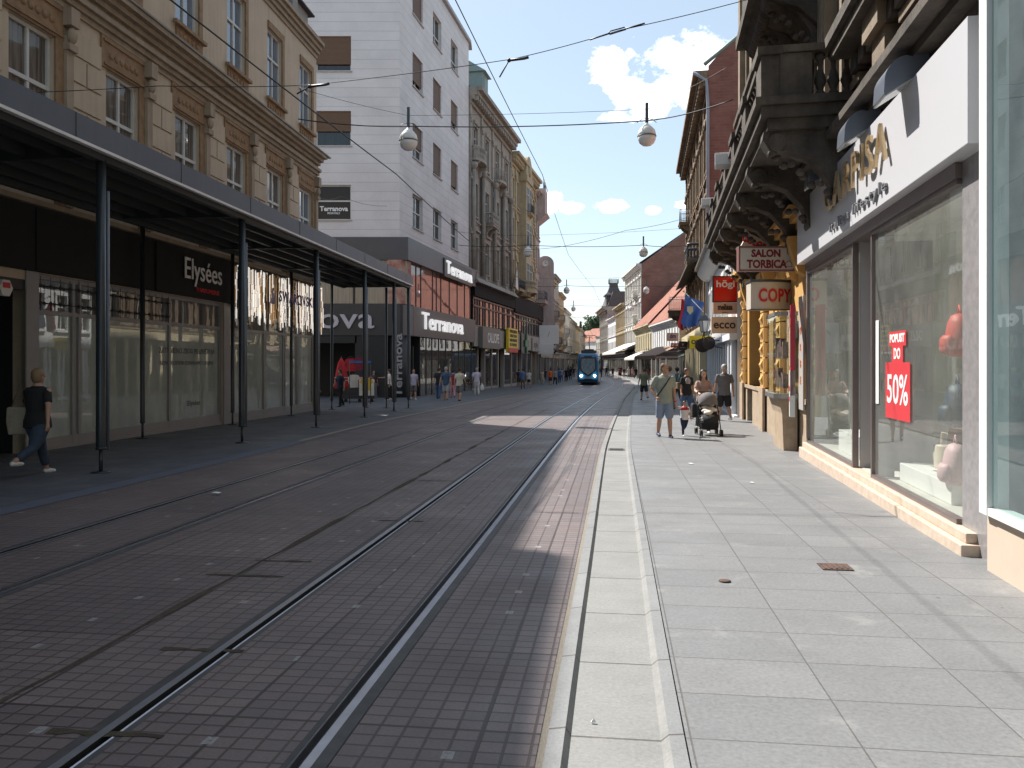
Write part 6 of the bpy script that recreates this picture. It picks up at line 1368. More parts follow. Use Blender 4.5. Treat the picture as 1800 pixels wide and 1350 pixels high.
# ================================================================ people
m_skin = mat('skin_tanned', (.46, .27, .18), .55, col2=(.40, .21, .14), scale=9, amt=.4); m_skin2 = mat('skin_pale', (.56, .36, .27), .55, col2=(.5, .29, .21), scale=9, amt=.4)
m_eye = mat('eye_dark', (.02, .015, .012), .3)
HAIR = {'dark': mat('hair_dark', (.025, .016, .012), .55, scale=30, amt=.6), 'brown': mat('hair_brown', (.09, .05, .03), .55, scale=30, amt=.6), 'grey': mat('hair_grey', (.42, .40, .37), .6, scale=30, amt=.4), 'fair': mat('hair_fair', (.26, .17, .09), .55, scale=30, amt=.5), 'buzz': mat('hair_buzz', (.13, .08, .06), .7, scale=30)}
def cloth(name, col, **k): return mat('cloth_' + name, col, .85, scale=7, amt=.5, bump=1., bscale=9, **k)
def remesh(mb, vox, smooth=3, name='body'):
    me = bpy.data.meshes.new('tmp'); me.from_pydata(mb.v, [], mb.f); o = bpy.data.objects.new('tmp', me); COL.objects.link(o)
    import bmesh
    bm = bmesh.new(); bm.from_mesh(me); bmesh.ops.recalc_face_normals(bm, faces=bm.faces); bm.to_mesh(me); bm.free()
    r = o.modifiers.new('r', 'REMESH'); r.mode = 'VOXEL'; r.voxel_size = vox
    if smooth: s = o.modifiers.new('s', 'SMOOTH'); s.factor = .5; s.iterations = smooth
    out = bpy.data.meshes.new_from_object(o.evaluated_get(bpy.context.evaluated_depsgraph_get())); out.name = name
    bpy.data.objects.remove(o); bpy.data.meshes.remove(me)
    out.polygons.foreach_set('use_smooth', [True] * len(out.polygons)); return out
def limb(mb, pts, rs, n=12, fl=1.): # tapered tube with rounded ends
    P = [Vector(p) for p in pts]; d0 = (P[0] - P[1]).normalized(); d1 = (P[-1] - P[-2]).normalized()
    P = [P[0] + d0 * rs[0] * .85, P[0] + d0 * rs[0] * .5] + P + [P[-1] + d1 * rs[-1] * .5, P[-1] + d1 * rs[-1] * .85]; r = [rs[0] * .35, rs[0] * .8] + list(rs) + [rs[-1] * .8, rs[-1] * .35]
    mb.path(P, r, n, flat=fl)
def ell(mb, secs, n=18):
    mb.rings([[(cx + rx * math.cos(2 * math.pi * k / n), cy + ry * math.sin(2 * math.pi * k / n), z) for k in range(n)] for z, rx, ry, cx, cy in secs])
def person(label, p, rz, H=1.75, top=None, bottom=None, shoes=None, legs=((8, 4), (-18, 22)), arms=((-10, 12, 20), (14, 12, 20)), hair='brown', hairstyle='short', sleeve='short', btype='shorts', fem=False, build=1., skin=None, detail=1, lean=0., name='person', group=None, look=0., fix=None):
    """standing or walking figure, origin on the ground, facing local -y. legs: (swing, knee) left/right in degrees; arms: (swing, abduct, elbow)"""
    vox = .0095 if detail >= 2 else .014 if detail == 1 else .024; h = H; skin = skin or m_skin; k_ = build
    J = {}; hipz = .50 * h; lo = 0; feet = []
    for i, s_ in enumerate((1, -1)):       # +x is the person's left when facing -y
        a_, b_ = R(legs[i][0]), R(legs[i][1]); hip = Vector((s_ * .052 * h, 0, hipz)); kn = hip + Vector((s_ * .004 * h, -math.sin(a_), -math.cos(a_))) * .235 * h; an = kn + Vector((0, -math.sin(a_ - b_), -math.cos(a_ - b_))) * .225 * h
        J[i] = (hip, kn, an); lo = min(lo if i else 9, an.z - .038 * h) if i else an.z - .038 * h
    dz = -lo; 
    for i in (0, 1): J[i] = tuple(q + Vector((0, 0, dz)) for q in J[i])
    T = thing(name, label, 'person', p, rz, group); Z = lambda f: f * h + dz; ly_ = lambda f: -lean * max(0, f - .5) * h
    shw = (.100 if not fem else .088) * k_ * h; A = {}
    for i, s_ in enumerate((1, -1)):
        sw, ab, el = [R(q) for q in arms[i]]; sh = Vector((s_ * shw, ly_(.81), Z(.800))); d_ = Vector((s_ * math.sin(ab), -math.sin(sw) * math.cos(ab), -math.cos(sw) * math.cos(ab))); eb = sh + d_ * .165 * h
        tw = sw + el; f_ = Vector((s_ * math.sin(ab * .6), -math.sin(tw) * math.cos(ab * .6), -math.cos(tw) * math.cos(ab * .6))); wr = eb + f_ * .150 * h
        if fix and i in fix:      # wrist pinned to a given local point: solve elbow outwards
            wr = Vector(fix[i]); l1 = .165 * h; l2 = .150 * h; dv = wr - sh; dd = min(dv.length, (l1 + l2) * .995); wr = sh + dv.normalized() * dd; q = (l1 * l1 - l2 * l2 + dd * dd) / (2 * dd); hh = math.sqrt(max(l1 * l1 - q * q, 0)); pole = Vector((s_ * .6, .6, -.6)); n_ = (pole - dv.normalized() * pole.dot(dv.normalized())).normalized(); eb = sh + dv.normalized() * q + n_ * hh; f_ = (wr - eb).normalized()
        A[i] = (sh, eb, wr, f_)
    # body -----------------------------------------------------------
    m = MB()
    wst = .066 if fem else .078; hipw = .092 if fem else .086
    ell(m, [(Z(.455), .05 * h, .05 * h, 0, 0), (Z(.48), hipw * h * k_, .062 * h * k_, 0, 0), (Z(.53), hipw * h * k_, .066 * h * k_, 0, .003 * h), (Z(.60), wst * h * k_, .056 * h * k_, 0, ly_(.6)), (Z(.68), (wst + .008) * h * k_, .060 * h * k_, 0, ly_(.68)), (Z(.74), (.088 if fem else .096) * h * k_, .066 * h * k_, 0, ly_(.74) - (.008 * h if fem else 0)), (Z(.79), (.088 if fem else .098) * h * k_, .056 * h * k_, 0, ly_(.79)), (Z(.820), .074 * h * k_, .044 * h, 0, ly_(.82)), (Z(.842), .046 * h, .038 * h, 0, ly_(.84)), (Z(.862), .030 * h, .032 * h, 0, ly_(.86))])
    hc = Vector((0, ly_(.93) - .012 * h, Z(.928)))
    limb(m, [(0, ly_(.83) + .004 * h, Z(.82)), (0, ly_(.87), Z(.875))], [.036 * h, .032 * h])
    for i in (0, 1):
        hip, kn, an = J[i]; limb(m, [hip, hip.lerp(kn, .5), kn, kn.lerp(an, .35), an], [.054 * h * k_, .048 * h * k_, .032 * h, .033 * h, .0205 * h])
        fd = Vector((0, -1, 0)); limb(m, [an + Vector((0, .012 * h, -.020 * h)), an + Vector((0, -.04 * h, -.024 * h)), an + Vector((0, -.085 * h, -.030 * h))], [.019 * h, .019 * h, .012 * h], 10)
        sh, eb, wr, f_ = A[i]; limb(m, [sh, sh.lerp(eb, .5), eb, eb.lerp(wr, .3), wr], [.027 * h * k_, .026 * h * k_, .0215 * h, .0215 * h, .0145 * h])
        s_ = (1, -1)[i]; palm = wr + f_ * .045 * h; side = Vector((0, -1, 0)) if abs(f_.y) < .8 else Vector((s_, 0, 0)); side = (side - f_ * side.dot(f_)).normalized(); inn = f_.cross(side).normalized(); inn = inn if inn.x * s_ < 0 else -inn
        limb(m, [wr, wr + f_ * .022 * h, palm], [.0135 * h, .017 * h, .017 * h], 10, 1.0)
        if detail:
            for q in range(4):
                b0 = palm + side * (.0145 - .0097 * q) * h; L_ = (.036, .042, .039, .030)[q] * h; cu = .55; p1 = b0 + f_ * L_ * .45 + inn * .004 * h; p2 = p1 + (f_ * .8 + inn * cu) * L_ * .4; limb(m, [b0, p1, p2], [.0052 * h, .005 * h, .0042 * h], 6)
            b0 = wr + f_ * .016 * h + side * .013 * h; limb(m, [b0, b0 + (f_ * .7 + side * .6 + inn * .3) * .022 * h, b0 + (f_ * 1.0 + side * .7 + inn * .6) * .038 * h], [.0062 * h, .0058 * h, .0046 * h], 6)
        else: limb(m, [palm, palm + f_ * .03 * h + inn * .01 * h], [.015 * h, .010 * h], 6)
    # head: skull, jaw, nose, ears
    hr = Matrix.Rotation(look, 3, 'Z'); H_ = lambda x, y, z: hc + hr @ Vector((x * h, y * h, z * h))
    def hb(c, a_, b_, d_, n=14, q=10):
        t_ = MB(); t_.ball((0, 0, 0), a_ * h, b_ * h, d_ * h, n, q); m.add([H_(*c) + hr @ Vector(v) for v in t_.v], t_.f, 0, True)
    hb((0, .004, .012), .0455, .056, .056); hb((0, -.012, -.022), .036, .042, .045); hb((0, -.030, -.048), .018, .017, .014, 10, 6)
    hb((0, -.054, -.012), .007, .011, .012, 8, 6); hb((0, -.050, -.002), .005, .006, .014, 8, 6)
    hb((0, -.046, -.034), .014, .006, .0035, 8, 6); hb((0, -.046, .010), .028, .008, .006, 8, 6)
    for s_ in (-1, 1): hb((s_ * .043, .004, -.008), .005, .011, .017, 8, 6)
    bd = obj('body', remesh(m, vox, 3 if detail else 2), T); bd.data.materials.append(skin)
    if detail:
        for s_ in (-1, 1):
            e_ = MB(); e_.ball(tuple(H_(s_ * .0175, -.0505, -.001)), .0085 * h, .004 * h, .0048 * h, 8, 5); e_.build('eye', m_eye, T)
    # hair
    if hair and hairstyle != 'bald':
        m = MB(); hm = HAIR[hair]
        def hh(c, a_, b_, d_):
            t_ = MB(); t_.ball((0, 0, 0), a_ * h, b_ * h, d_ * h, 14, 10); m.add([H_(*c) + hr @ Vector(v) for v in t_.v], t_.f, 0, True)
        g_ = .0015 if hairstyle == 'buzz' else .006
        hh((0, .012, .020), .0455 + g_, .053 + g_, .051 + g_); hh((0, .028, .0), .043 + g_ * .7, .036 + g_, .048)
        if hairstyle == 'long':
            for s_ in (-1, 1): limb(m, [H_(s_ * .034, .008, .02), H_(s_ * .044, .006, -.03), H_(s_ * .048, -.004, -.085), H_(s_ * .042, -.010, -.13)], [.018 * h, .020 * h, .020 * h, .010 * h], 8)
            limb(m, [H_(0, .03, .02), H_(0, .038, -.05), H_(0, .040, -.12)], [.036 * h, .036 * h, .024 * h], 10)
        if hairstyle == 'bun': hh((0, .062, .03), .02, .02, .02)
        if hairstyle == 'bob': hh((0, .022, -.028), .047, .038, .04)
        o = obj('hair', remesh(m, vox, 1, 'hair'), T); o.data.materials.append(hm)
    # clothes
    g_ = .0085 * h; m = MB(); loose = 1.05
    bz = .475 if btype != 'dress' else .33
    ell(m, ([(Z(.33), .115 * h, .095 * h, 0, 0), (Z(.42), .105 * h, .085 * h, 0, 0)] if btype == 'dress' else []) + [(Z(.462), (hipw + .008) * h * k_ + g_, .070 * h * k_ + g_, 0, 0), (Z(.53), (hipw + .002) * h * k_ + g_, .069 * h * k_ + g_, 0, .002), (Z(.61), (wst + .006) * h * k_ + g_ * 1.1, .060 * h * k_ + g_, 0, ly_(.6)), (Z(.69), (wst + .012) * h * k_ + g_, .063 * h * k_ + g_, 0, ly_(.68)), (Z(.745), (.089 if fem else .097) * h * k_ + g_, .067 * h * k_ + g_ * .9, 0, ly_(.74) - (.008 * h if fem else 0)), (Z(.795), (.086 if fem else .096) * h * k_ + g_ * .8, .055 * h * k_ + g_ * .8, 0, ly_(.79)), (Z(.824), .070 * h * k_ + g_ * .4, .046 * h, 0, ly_(.82)), (Z(.842), .047 * h, .041 * h, 0, ly_(.84))])
    for i in (0, 1):
        sh, eb, wr, f_ = A[i]; s_2 = (1, -1)[i]
        if sleeve == 'short': limb(m, [sh - Vector((s_2 * .006 * h, 0, .004 * h)), sh.lerp(eb, .3), sh.lerp(eb, .66)], [.0345 * h * min(k_, 1.12), .032 * h * min(k_, 1.1), .033 * h * min(k_, 1.1)], 12)
        elif sleeve == 'long': limb(m, [sh, sh.lerp(eb, .5), eb, wr - f_ * .01 * h], [.030 * h * k_, .030 * h, .028 * h, .022 * h], 12)
    o = obj('shirt' if btype != 'dress' else 'dress', remesh(m, vox, 2, 'shirt'), T); o.data.materials.append(top)
    if btype != 'dress':
        m = MB(); ell(m, [(Z(.46), .06 * h, .05 * h, 0, 0), (Z(.48), hipw * h * k_ + .006 * h, .064 * h * k_ + .005 * h, 0, 0), (Z(.56), hipw * h * k_ + .004 * h, .066 * h * k_ + .005 * h, 0, 0)])
        for i in (0, 1):
            hip, kn, an = J[i]
            if btype == 'shorts': limb(m, [hip, hip.lerp(kn, .5), hip.lerp(kn, .88)], [.057 * h * k_, .053 * h * k_, .051 * h * k_], 14)
            elif btype == 'short_shorts': limb(m, [hip, hip.lerp(kn, .45)], [.060 * h * k_, .058 * h * k_], 14)
            elif btype == 'capri': limb(m, [hip, hip.lerp(kn, .5), kn, kn.lerp(an, .72)], [.060 * h * k_, .055 * h * k_, .044 * h, .038 * h], 14)
            elif btype == 'skirt': pass
            else: limb(m, [hip, hip.lerp(kn, .5), kn, kn.lerp(an, .5), an + Vector((0, 0, .004 * h))], [.060 * h * k_, .053 * h * k_, .041 * h, .037 * h, .030 * h], 14)
        if btype == 'skirt': ell(m, [(Z(.32), .11 * h, .09 * h, 0, 0), (Z(.40), .105 * h, .085 * h, 0, 0), (Z(.52), hipw * h + .01 * h, .07 * h, 0, 0)])
        o = obj({'shorts': 'shorts', 'short_shorts': 'shorts', 'skirt': 'skirt'}.get(btype, 'trousers'), remesh(m, vox, 2, 'trousers'), T); o.data.materials.append(bottom)
    for i in (0, 1):
        hip, kn, an = J[i]; m = MB(); hl_ = max(0, an.z - .04 * h) > .02
        limb(m, [an + Vector((0, .016 * h, -.016 * h)), an + Vector((0, -.035 * h, -.020 * h)), an + Vector((0, -.088 * h, -.027 * h))], [.0235 * h, .024 * h, .017 * h], 10)
        o = obj('shoe', remesh(m, max(vox, .010), 1, 'shoe'), T); o.data.materials.append(shoes or m_white)
    T['jz'] = dz; return T, A, J
def face_dir(dx, dy): return math.atan2(dx, -dy)     # rotation so that local -y points along (dx, dy)
GO, COME = math.pi + .15, .13
sage = cloth('sage', (.33, .36, .30)); denim = cloth('light_denim', (.26, .32, .43)); white_c = cloth('white', (.72, .71, .70)); black_c = cloth('black', (.018, .018, .02)); grey_c = cloth('grey', (.16, .16, .17)); dgrey = cloth('charcoal', (.05, .05, .055)); jeans = cloth('jeans', (.06, .11, .22)); navy = cloth('navy', (.02, .03, .07)); taupe = cloth('taupe', (.40, .27, .23)); beige = cloth('beige', (.55, .48, .38)); red_c = cloth('red', (.5, .03, .04)); orange = cloth('orange', (.75, .16, .03)); blue_c = cloth('blue', (.12, .2, .42)); olive = cloth('olive', (.16, .17, .11)); teal = cloth('teal', (.05, .17, .2)); pink_c = cloth('pink', (.6, .3, .32)); lilac = cloth('lilac', (.50, .48, .62)); brown_c = cloth('brown', (.16, .12, .07)); shoe_b = mat('shoe_blue', (.04, .06, .14), .6); shoe_k = mat('shoe_black', (.02, .02, .02), .5); shoe_w = mat('shoe_white', (.75, .75, .73), .5)
def foot(px, py): return W_at(px, py) + Vector((0, 0, .022))
# man in sage T-shirt
p = foot(1168, 770); child = foot(1203, 768)
man, A, J = person('man in sage green T-shirt and light denim shorts with black chest strap', p, COME - .05, 1.80, sage, denim, shoe_b, ((14, 4), (-10, 12)), ((2, 6, 6), (-8, 16, 40)), 'buzz', 'buzz', build=1.12, detail=2, look=.7, fix={1: (-.22, -.10, .96)})
dzm = man['jz']; st = MB(); h = 1.8
st.path([(.075 * h, .045 * h, .80 * h), (.085 * h, -.0 * h, .828 * h), (.045 * h, -.07 * h, .79 * h), (-.02 * h, -.092 * h, .70 * h), (-.10 * h, -.06 * h, .58 * h), (-.105 * h, .02 * h, .56 * h), (-.02 * h, .085 * h, .66 * h), (.075 * h, .045 * h, .80 * h)], .013, 6); o = st.build('bag_strap', black_c, man); o.location.z = dzm
m = MB(); wr = A[0][2]; m.lathe([(.031, -.012), (.033, 0), (.031, .012)], tuple(wr), 12); m.build('wristwatch', m_red, man)
# toddler, one arm raised to the man's hand
rzc = COME; loc = Matrix.Rotation(-rzc, 3, 'Z') @ ((Matrix.Rotation(man.rotation_euler.z, 3, 'Z') @ A[0][2] + p) - child + Vector((0, 0, -.09)))
person('toddler in a white shirt with red shoulders, holding the hand of the man', child, rzc, .86, white_c, navy, shoe_w, ((-16, 42), (8, 6)), ((0, 12, 15), (120, 20, 10)), 'brown', 'short', btype='long', build=1.22, detail=2, fix={1: tuple(loc)}, name='person')
t = COL.objects[-1]; kid = [o_ for o_ in COL.objects if o_.get('label', '').startswith('toddler')][0]
m = MB(); hk = .86; ell(m, [(kid['jz'] + .745 * hk, .134 * hk, .103 * hk, 0, 0), (kid['jz'] + .80 * hk, .133 * hk, .088 * hk, 0, 0), (kid['jz'] + .832 * hk, .078 * hk, .058 * hk, 0, 0)]); m.build('shirt_yoke', red_c, kid)
# woman pushing the stroller
p = foot(1236, 762); rw = COME - .20
wo, A, J = person('young woman with long dark hair and a taupe top, pushing the black stroller', p, rw, 1.67, taupe, dgrey, shoe_w, ((22, 6), (-20, 24)), ((0, 0, 0), (0, 0, 0)), 'dark', 'long', sleeve='short', btype='long', fem=True, build=1.0, detail=2, skin=m_skin2, look=.1, fix={0: (.17, -.40, 1.02), 1: (-.17, -.40, 1.02)})
# stroller
sp = p + Matrix.Rotation(rw, 3, 'Z') @ Vector((0, -.78, 0)); sp.z = G(sp.y) + .022
s = thing('stroller', 'black baby stroller with grey hood and white blanket', 'stroller', sp, rw)
m_sf = mat('stroller_fabric', (.02, .02, .022), .8, bump=.2); m_sh = mat('stroller_hood', (.17, .155, .155), .8, scale=5, bump=.2); m_tube = mat('stroller_tube', (.04, .04, .045), .35, metal=.4)
m = MB()
for q in (-.24, .24): m.path([(q, -.36, .10), (q * 1.0, -.12, .42), (q, .18, .78), (q, .36, 1.02)], .013, 8); m.path([(q, .30, .10), (q, .12, .38), (q, -.10, .60)], .013, 8)
m.path([(-.24, .36, 1.02), (-.2, .42, 1.05), (.2, .42, 1.05), (.24, .36, 1.02)], .016, 8); m.path([(-.24, -.12, .42), (.24, -.12, .42)], .012, 6); m.path([(-.24, .28, .14), (.24, .28, .14)], .012, 6); m.build('frame', m_tube, s)
for (x_, y_) in ((-.24, -.38), (.24, -.38), (-.25, .32), (.25, .32)):
    for q in (-.022, .022):
        w_ = MB(); w_.rings([[(x_ + q + k_, y_ + r_ * math.cos(a_), .085 + r_ * math.sin(a_)) for a_ in [2 * math.pi * i / 18 for i in range(18)]] for k_, r_ in ((-.012, .06), (-.012, .08), (0, .085), (.012, .08), (.012, .06))]); w_.build('wheel', shoe_k, s)
m = MB(); m.rings([[(x_ * w_, y_, z_) for x_ in (-1, 1)] + [(x_ * w_, y_ + .02, z_ - .03) for x_ in (1, -1)] for y_, z_, w_ in ((-.40, .34, .17), (-.30, .52, .2), (-.12, .50, .21), (.02, .52, .21), (.20, .86, .2))], smooth=True); m.build('seat', m_sf, s)
m = MB(); ns = 12; rs = []
for j in range(7):
    th = R(-8 + j * 20); rs.append([(.235 * math.cos(math.pi * i / ns) * (1 if j < 6 else .96), .16 - .34 * math.cos(th) * math.sin(math.pi * i / ns) ** .6 * 1.0, .72 + .34 * math.sin(th + .25) * math.sin(math.pi * i / ns) ** .6) for i in range(ns + 1)])
m.rings(rs, cap=False, closed=False); hd = m.build('hood', m_sh, s); so = hd.modifiers.new('thick', 'SOLIDIFY'); so.thickness = .012
m = MB(); rr = random.Random(4)
for i in range(9): m.ball((rr.uniform(-.12, .12), -.26 + .05 * i + rr.uniform(-.02, .02), .56 + .022 * i), .10, .09, .055, 10, 7)
o = obj('blanket', remesh(m, .014, 2, 'blanket'), s); o.data.materials.append(mat('blanket', (.72, .68, .62), .85, col2=(.55, .42, .25), scale=6, amt=.7, bump=.5, bscale=12))
m = MB(); m.rings([[(x_ * w_, y_ * d_ + .04, z_) for x_, y_ in ((-1, -1), (1, -1), (1, 1), (-1, 1))] for z_, w_, d_ in ((.14, .17, .2), (.20, .21, .26), (.34, .22, .27))], smooth=False); m.build('basket', m_sf, s, bevel=.03)
t = thing('shoulder_bag', 'black changing bag hanging at the left side of the stroller', 'bag', sp + Matrix.Rotation(rw, 3, 'Z') @ Vector((-.33, .22, .42)), rw); m = MB(); m.rings([[(x_ * w_, y_ * d_, z_) for x_, y_ in ((-1, -1), (1, -1), (1, 1), (-1, 1))] for z_, w_, d_ in ((0, .05, .15), (.05, .06, .17), (.32, .055, .16), (.36, .03, .12))], smooth=False); m.build('body', black_c, t, bevel=.02); m = MB(); m.path([(0, -.12, .34), (0, 0, .55), (0, .12, .34)], .012, 6); m.build('strap', black_c, t)
# man in grey seen from behind
person('grey-haired man seen from behind in grey T-shirt and black shorts', foot(1273, 741), GO - .05, 1.82, grey_c, black_c, shoe_w, ((16, 6), (-14, 16)), ((6, 10, 12), (-10, 10, 14)), 'grey', 'short', build=1.16, detail=2)
# woman in black printed T-shirt
p = foot(1207, 737); w_, A, J = person('woman in a black T-shirt with pale print and blue jeans, walking behind the toddler', p, COME, 1.70, black_c, jeans, shoe_k, ((16, 6), (-14, 18)), ((-8, 12, 15), (12, 12, 20)), 'brown', 'bun', btype='long', fem=True, build=1.08, detail=2, look=.3)
m = MB(); m.prism([(-.07, 1.17), (.06, 1.15), (.09, 1.26), (.03, 1.36), (-.06, 1.35), (-.09, 1.26)], 'y', -.155, -.120); m.build('shirt_print', mat('pale_print', (.5, .48, .46), .8, col2=(.2, .18, .17), scale=14, amt=1), w_); m = MB()
t = thing('shoulder_bag', 'brown handbag under the arm of the woman in the black printed T-shirt', 'bag', p + Vector((-.29, .05, .98)), COME); MB().rings([[(x_ * .05, y_ * .13, z_) for x_, y_ in ((-1, -1), (1, -1), (1, 1), (-1, 1))] for z_ in (0, .22)], smooth=False).build('body', brown_c, t, bevel=.02); MB().path([(0, -.1, .2), (.06, 0, .48), (0, .1, .2)], .01, 5).build('strap', brown_c, t)
person('person in dark T-shirt and black shorts walking away alone, left of the man in sage', foot(1132, 704), GO, 1.74, olive, black_c, shoe_k, ((14, 6), (-16, 30)), ((10, 10, 12), (-12, 10, 14)), 'brown', detail=1, build=1.1)
person('man in light blue shirt walking away, behind the head of the man in sage', foot(1177, 722), GO, 1.78, cloth('pale_blue', (.35, .42, .52)), grey_c, shoe_k, ((12, 6), (-12, 16)), hair='brown', btype='long', detail=1)
person('person in a dark teal top half hidden behind the man in sage', foot(1190, 715), GO, 1.76, teal, dgrey, shoe_k, hair='dark', btype='long', detail=1)
# walker at far left
p = foot(66, 838)
w_, A, J = person('woman in black T-shirt and cropped jeans walking at the far left', p, face_dir(.25, 1) + .0, 1.68, black_c, cloth('dark_denim', (.045, .07, .11)), shoe_w, ((24, 8), (-26, 38)), ((14, 14, 14), (-22, 22, 6)), 'fair', 'bob', btype='capri', fem=True, build=1.25, detail=2)
t = thing('shoulder_bag', 'beige canvas tote bag carried behind the woman at the far left', 'bag', p + Vector((-.30, .02, .62)), .4); MB().rings([[(x_ * w_2, y_ * .06, z_) for x_, y_ in ((-1, -1), (1, -1), (1, 1), (-1, 1))] for z_, w_2 in ((0, .13), (.2, .16), (.42, .15))], smooth=False).build('body', cloth('canvas', (.30, .26, .20)), t, bevel=.02); MB().path([(-.1, 0, .4), (.03, -.05, .78), (.1, 0, .4)], .012, 6).build('strap', brown_c, t)
# group by the glass doors of the white building
P = lambda label, px, py, rz, H, top, bot, bt='shorts', hair='dark', hs='short', fem=False, legs=((8, 4), (-12, 16)), arms=((-10, 12, 20), (14, 12, 20)), d=1, sl='short', sh=shoe_k, b=1.05: person(label, foot(px, py), rz, H, top, bot, sh, legs, arms, hair, hs, sl, bt, fem, b, m_skin, d)
P('woman in a white top with one arm stretched out, beside the stall', 684, 704, R(-80), 1.68, white_c, black_c, 'long', 'dark', 'short', True, ((6, 4), (-8, 10)), ((-5, 8, 8), (62, 8, 25)), sh=shoe_w)
P('person in a lilac shirt partly behind the last arcade post', 727, 703, R(20), 1.68, lilac, grey_c, 'shorts', 'brown', sh=shoe_w)
P('man in a black T-shirt and jeans before the glass doors', 771, 702, GO - .3, 1.76, black_c, jeans, 'long', 'dark')
P('man in dark blue T-shirt and pale shorts, hands behind his back', 784, 705, GO - .2, 1.8, cloth('slate_blue', (.06, .11, .2)), cloth('pale_grey', (.4, .43, .46)), 'shorts', 'grey', arms=((-25, 14, 10), (-25, 14, 10)), sh=brown_c)
P('woman in a dark red top and pink patterned trousers between two men', 796, 700, GO, 1.66, cloth('wine', (.25, .03, .06)), pink_c, 'long', 'dark', 'bun', True)
P('man in a cream shirt and grey shorts by the glass doors', 808, 706, GO - .4, 1.76, cloth('cream', (.62, .57, .46)), grey_c, 'shorts', 'dark', legs=((14, 4), (-16, 10)))
P('man dressed all in white carrying a white plastic bag', 838, 695, GO, 1.78, cloth('white_lilac', (.66, .63, .78)), white_c, 'long', 'grey', sh=shoe_w, b=1.15)
t = thing('plastic_bag', 'white plastic bag in the hand of the man dressed in white', 'bag', foot(838, 695) + Vector((.34, .1, .28)), 0); MB().rings([[(.16 * r_ * math.cos(a_), .08 * r_ * math.sin(a_), z) for a_ in [2 * math.pi * i / 10 for i in range(10)]] for z, r_ in ((0, .7), (.1, 1.05), (.3, .8), (.42, .25), (.5, .1))]).build('body', m_white, t)
P('man in a dark vest and shorts near the pharmacy cross', 912, 681, GO, 1.74, navy, dgrey, 'shorts', 'dark', d=0)
P('man in a blue checked shirt and brown trousers near the pharmacy cross', 919, 685, GO, 1.76, blue_c, brown_c, 'long', 'dark', d=0, arms=((10, 14, 30), (-10, 14, 30)))
P('woman in a white top and black skirt right of the checked shirt man', 930, 682, GO, 1.66, white_c, black_c, 'skirt', 'fair', 'bob', True, d=0)
far = [('woman in pale beige walking under the white square sign', 953, 676, 1.62, beige, beige, 'capri', 'fair', True), ('person in dark clothes left of the orange jacket', 958, 671, 1.7, navy, dgrey, 'long', 'dark', False), ('person in a bright orange jacket on the left pavement', 967.5, 677.5, 1.78, orange, dgrey, 'shorts', 'dark', False), ('man in a grey shirt and black trousers right of the orange jacket', 976, 677, 1.78, cloth('mid_grey', (.3, .32, .34)), black_c, 'long', 'brown', False), ('man in a blue shirt and jeans on the left pavement', 983, 673, 1.76, blue_c, jeans, 'long', 'dark', False), ('person in lilac by the man in the blue shirt', 987, 670, 1.7, lilac, jeans, 'long', 'brown', True), ('person in black close to the tram, left one of three', 995, 671, 1.74, black_c, black_c, 'long', 'dark', False), ('person in navy close to the tram, middle one of three', 999, 668.5, 1.72, navy, navy, 'long', 'dark', False), ('tall person in black close to the tram, right one of three', 1002.5, 667.5, 1.84, black_c, navy, 'long', 'dark', False),
 ('cyclist-like standing person in black beside the tram', 1066, 661, 1.7, black_c, dgrey, 'long', 'dark', False), ('person in dark clothes crossing just right of the tram', 1077, 663.5, 1.76, black_c, dgrey, 'long', 'dark', False), ('person in dark red on the sunlit far pavement', 1089.5, 665, 1.68, cloth('wine', (.25, .03, .06)), black_c, 'shorts', 'brown', True), ('person in a black top and white shorts on the sunlit far pavement', 1097, 665, 1.7, black_c, white_c, 'shorts', 'dark', False), ('person all in white on the sunlit far pavement', 1105, 665, 1.74, white_c, white_c, 'shorts', 'grey', False), ('person in pale pink on the sunlit far pavement', 1112, 664, 1.66, pink_c, pink_c, 'skirt', 'fair', True), ('person in black with a white bag left of the lone walker', 1118, 666, 1.74, black_c, black_c, 'long', 'dark', False), ('person in brown right of the lone walker', 1139, 668, 1.66, brown_c, brown_c, 'shorts', 'brown', False), ('person in red and white behind the lone walker', 1146, 668.5, 1.68, red_c, white_c, 'shorts', 'fair', True), ('person in white at the cream house shopfront', 1152, 667, 1.7, white_c, red_c, 'skirt', 'brown', True), ('person in pale blue at the white tiled house shopfront', 1157, 670, 1.74, blue_c, beige, 'shorts', 'dark', False)]
for i, (lb, px, py, H_, tc_, bc_, bt, hr_, fm) in enumerate(far): P(lb, px, py, GO if i % 3 else COME + .2, H_, tc_, bc_, bt, hr_, 'short' if not fm else 'bob', fm, legs=((14, 6), (-14, 18)) if i % 2 else ((5, 3), (-6, 6)), d=0)
rr = random.Random(31); base_p = [o_ for o_ in COL.objects if o_.name.startswith('person') and o_.get('label') and o_.type == 'EMPTY'][-20:]
for i in range(26):
    Y = rr.uniform(128, 235); side = rr.random(); x_ = leftkerb(Y) - rr.uniform(.4, 1.6) if side < .5 else leftkerb(Y) + rr.uniform(.2, 4.5) if side < .8 else rightkerb(Y) + rr.uniform(.5, 2)
    c = dup(base_p[rr.randrange(len(base_p))], Vector((x_, Y, G(Y) + .02)), rr.choice((GO, COME, 1.2)), 'small figure in the distant crowd far down the street'); c['group'] = 'distant pedestrians far down the street'

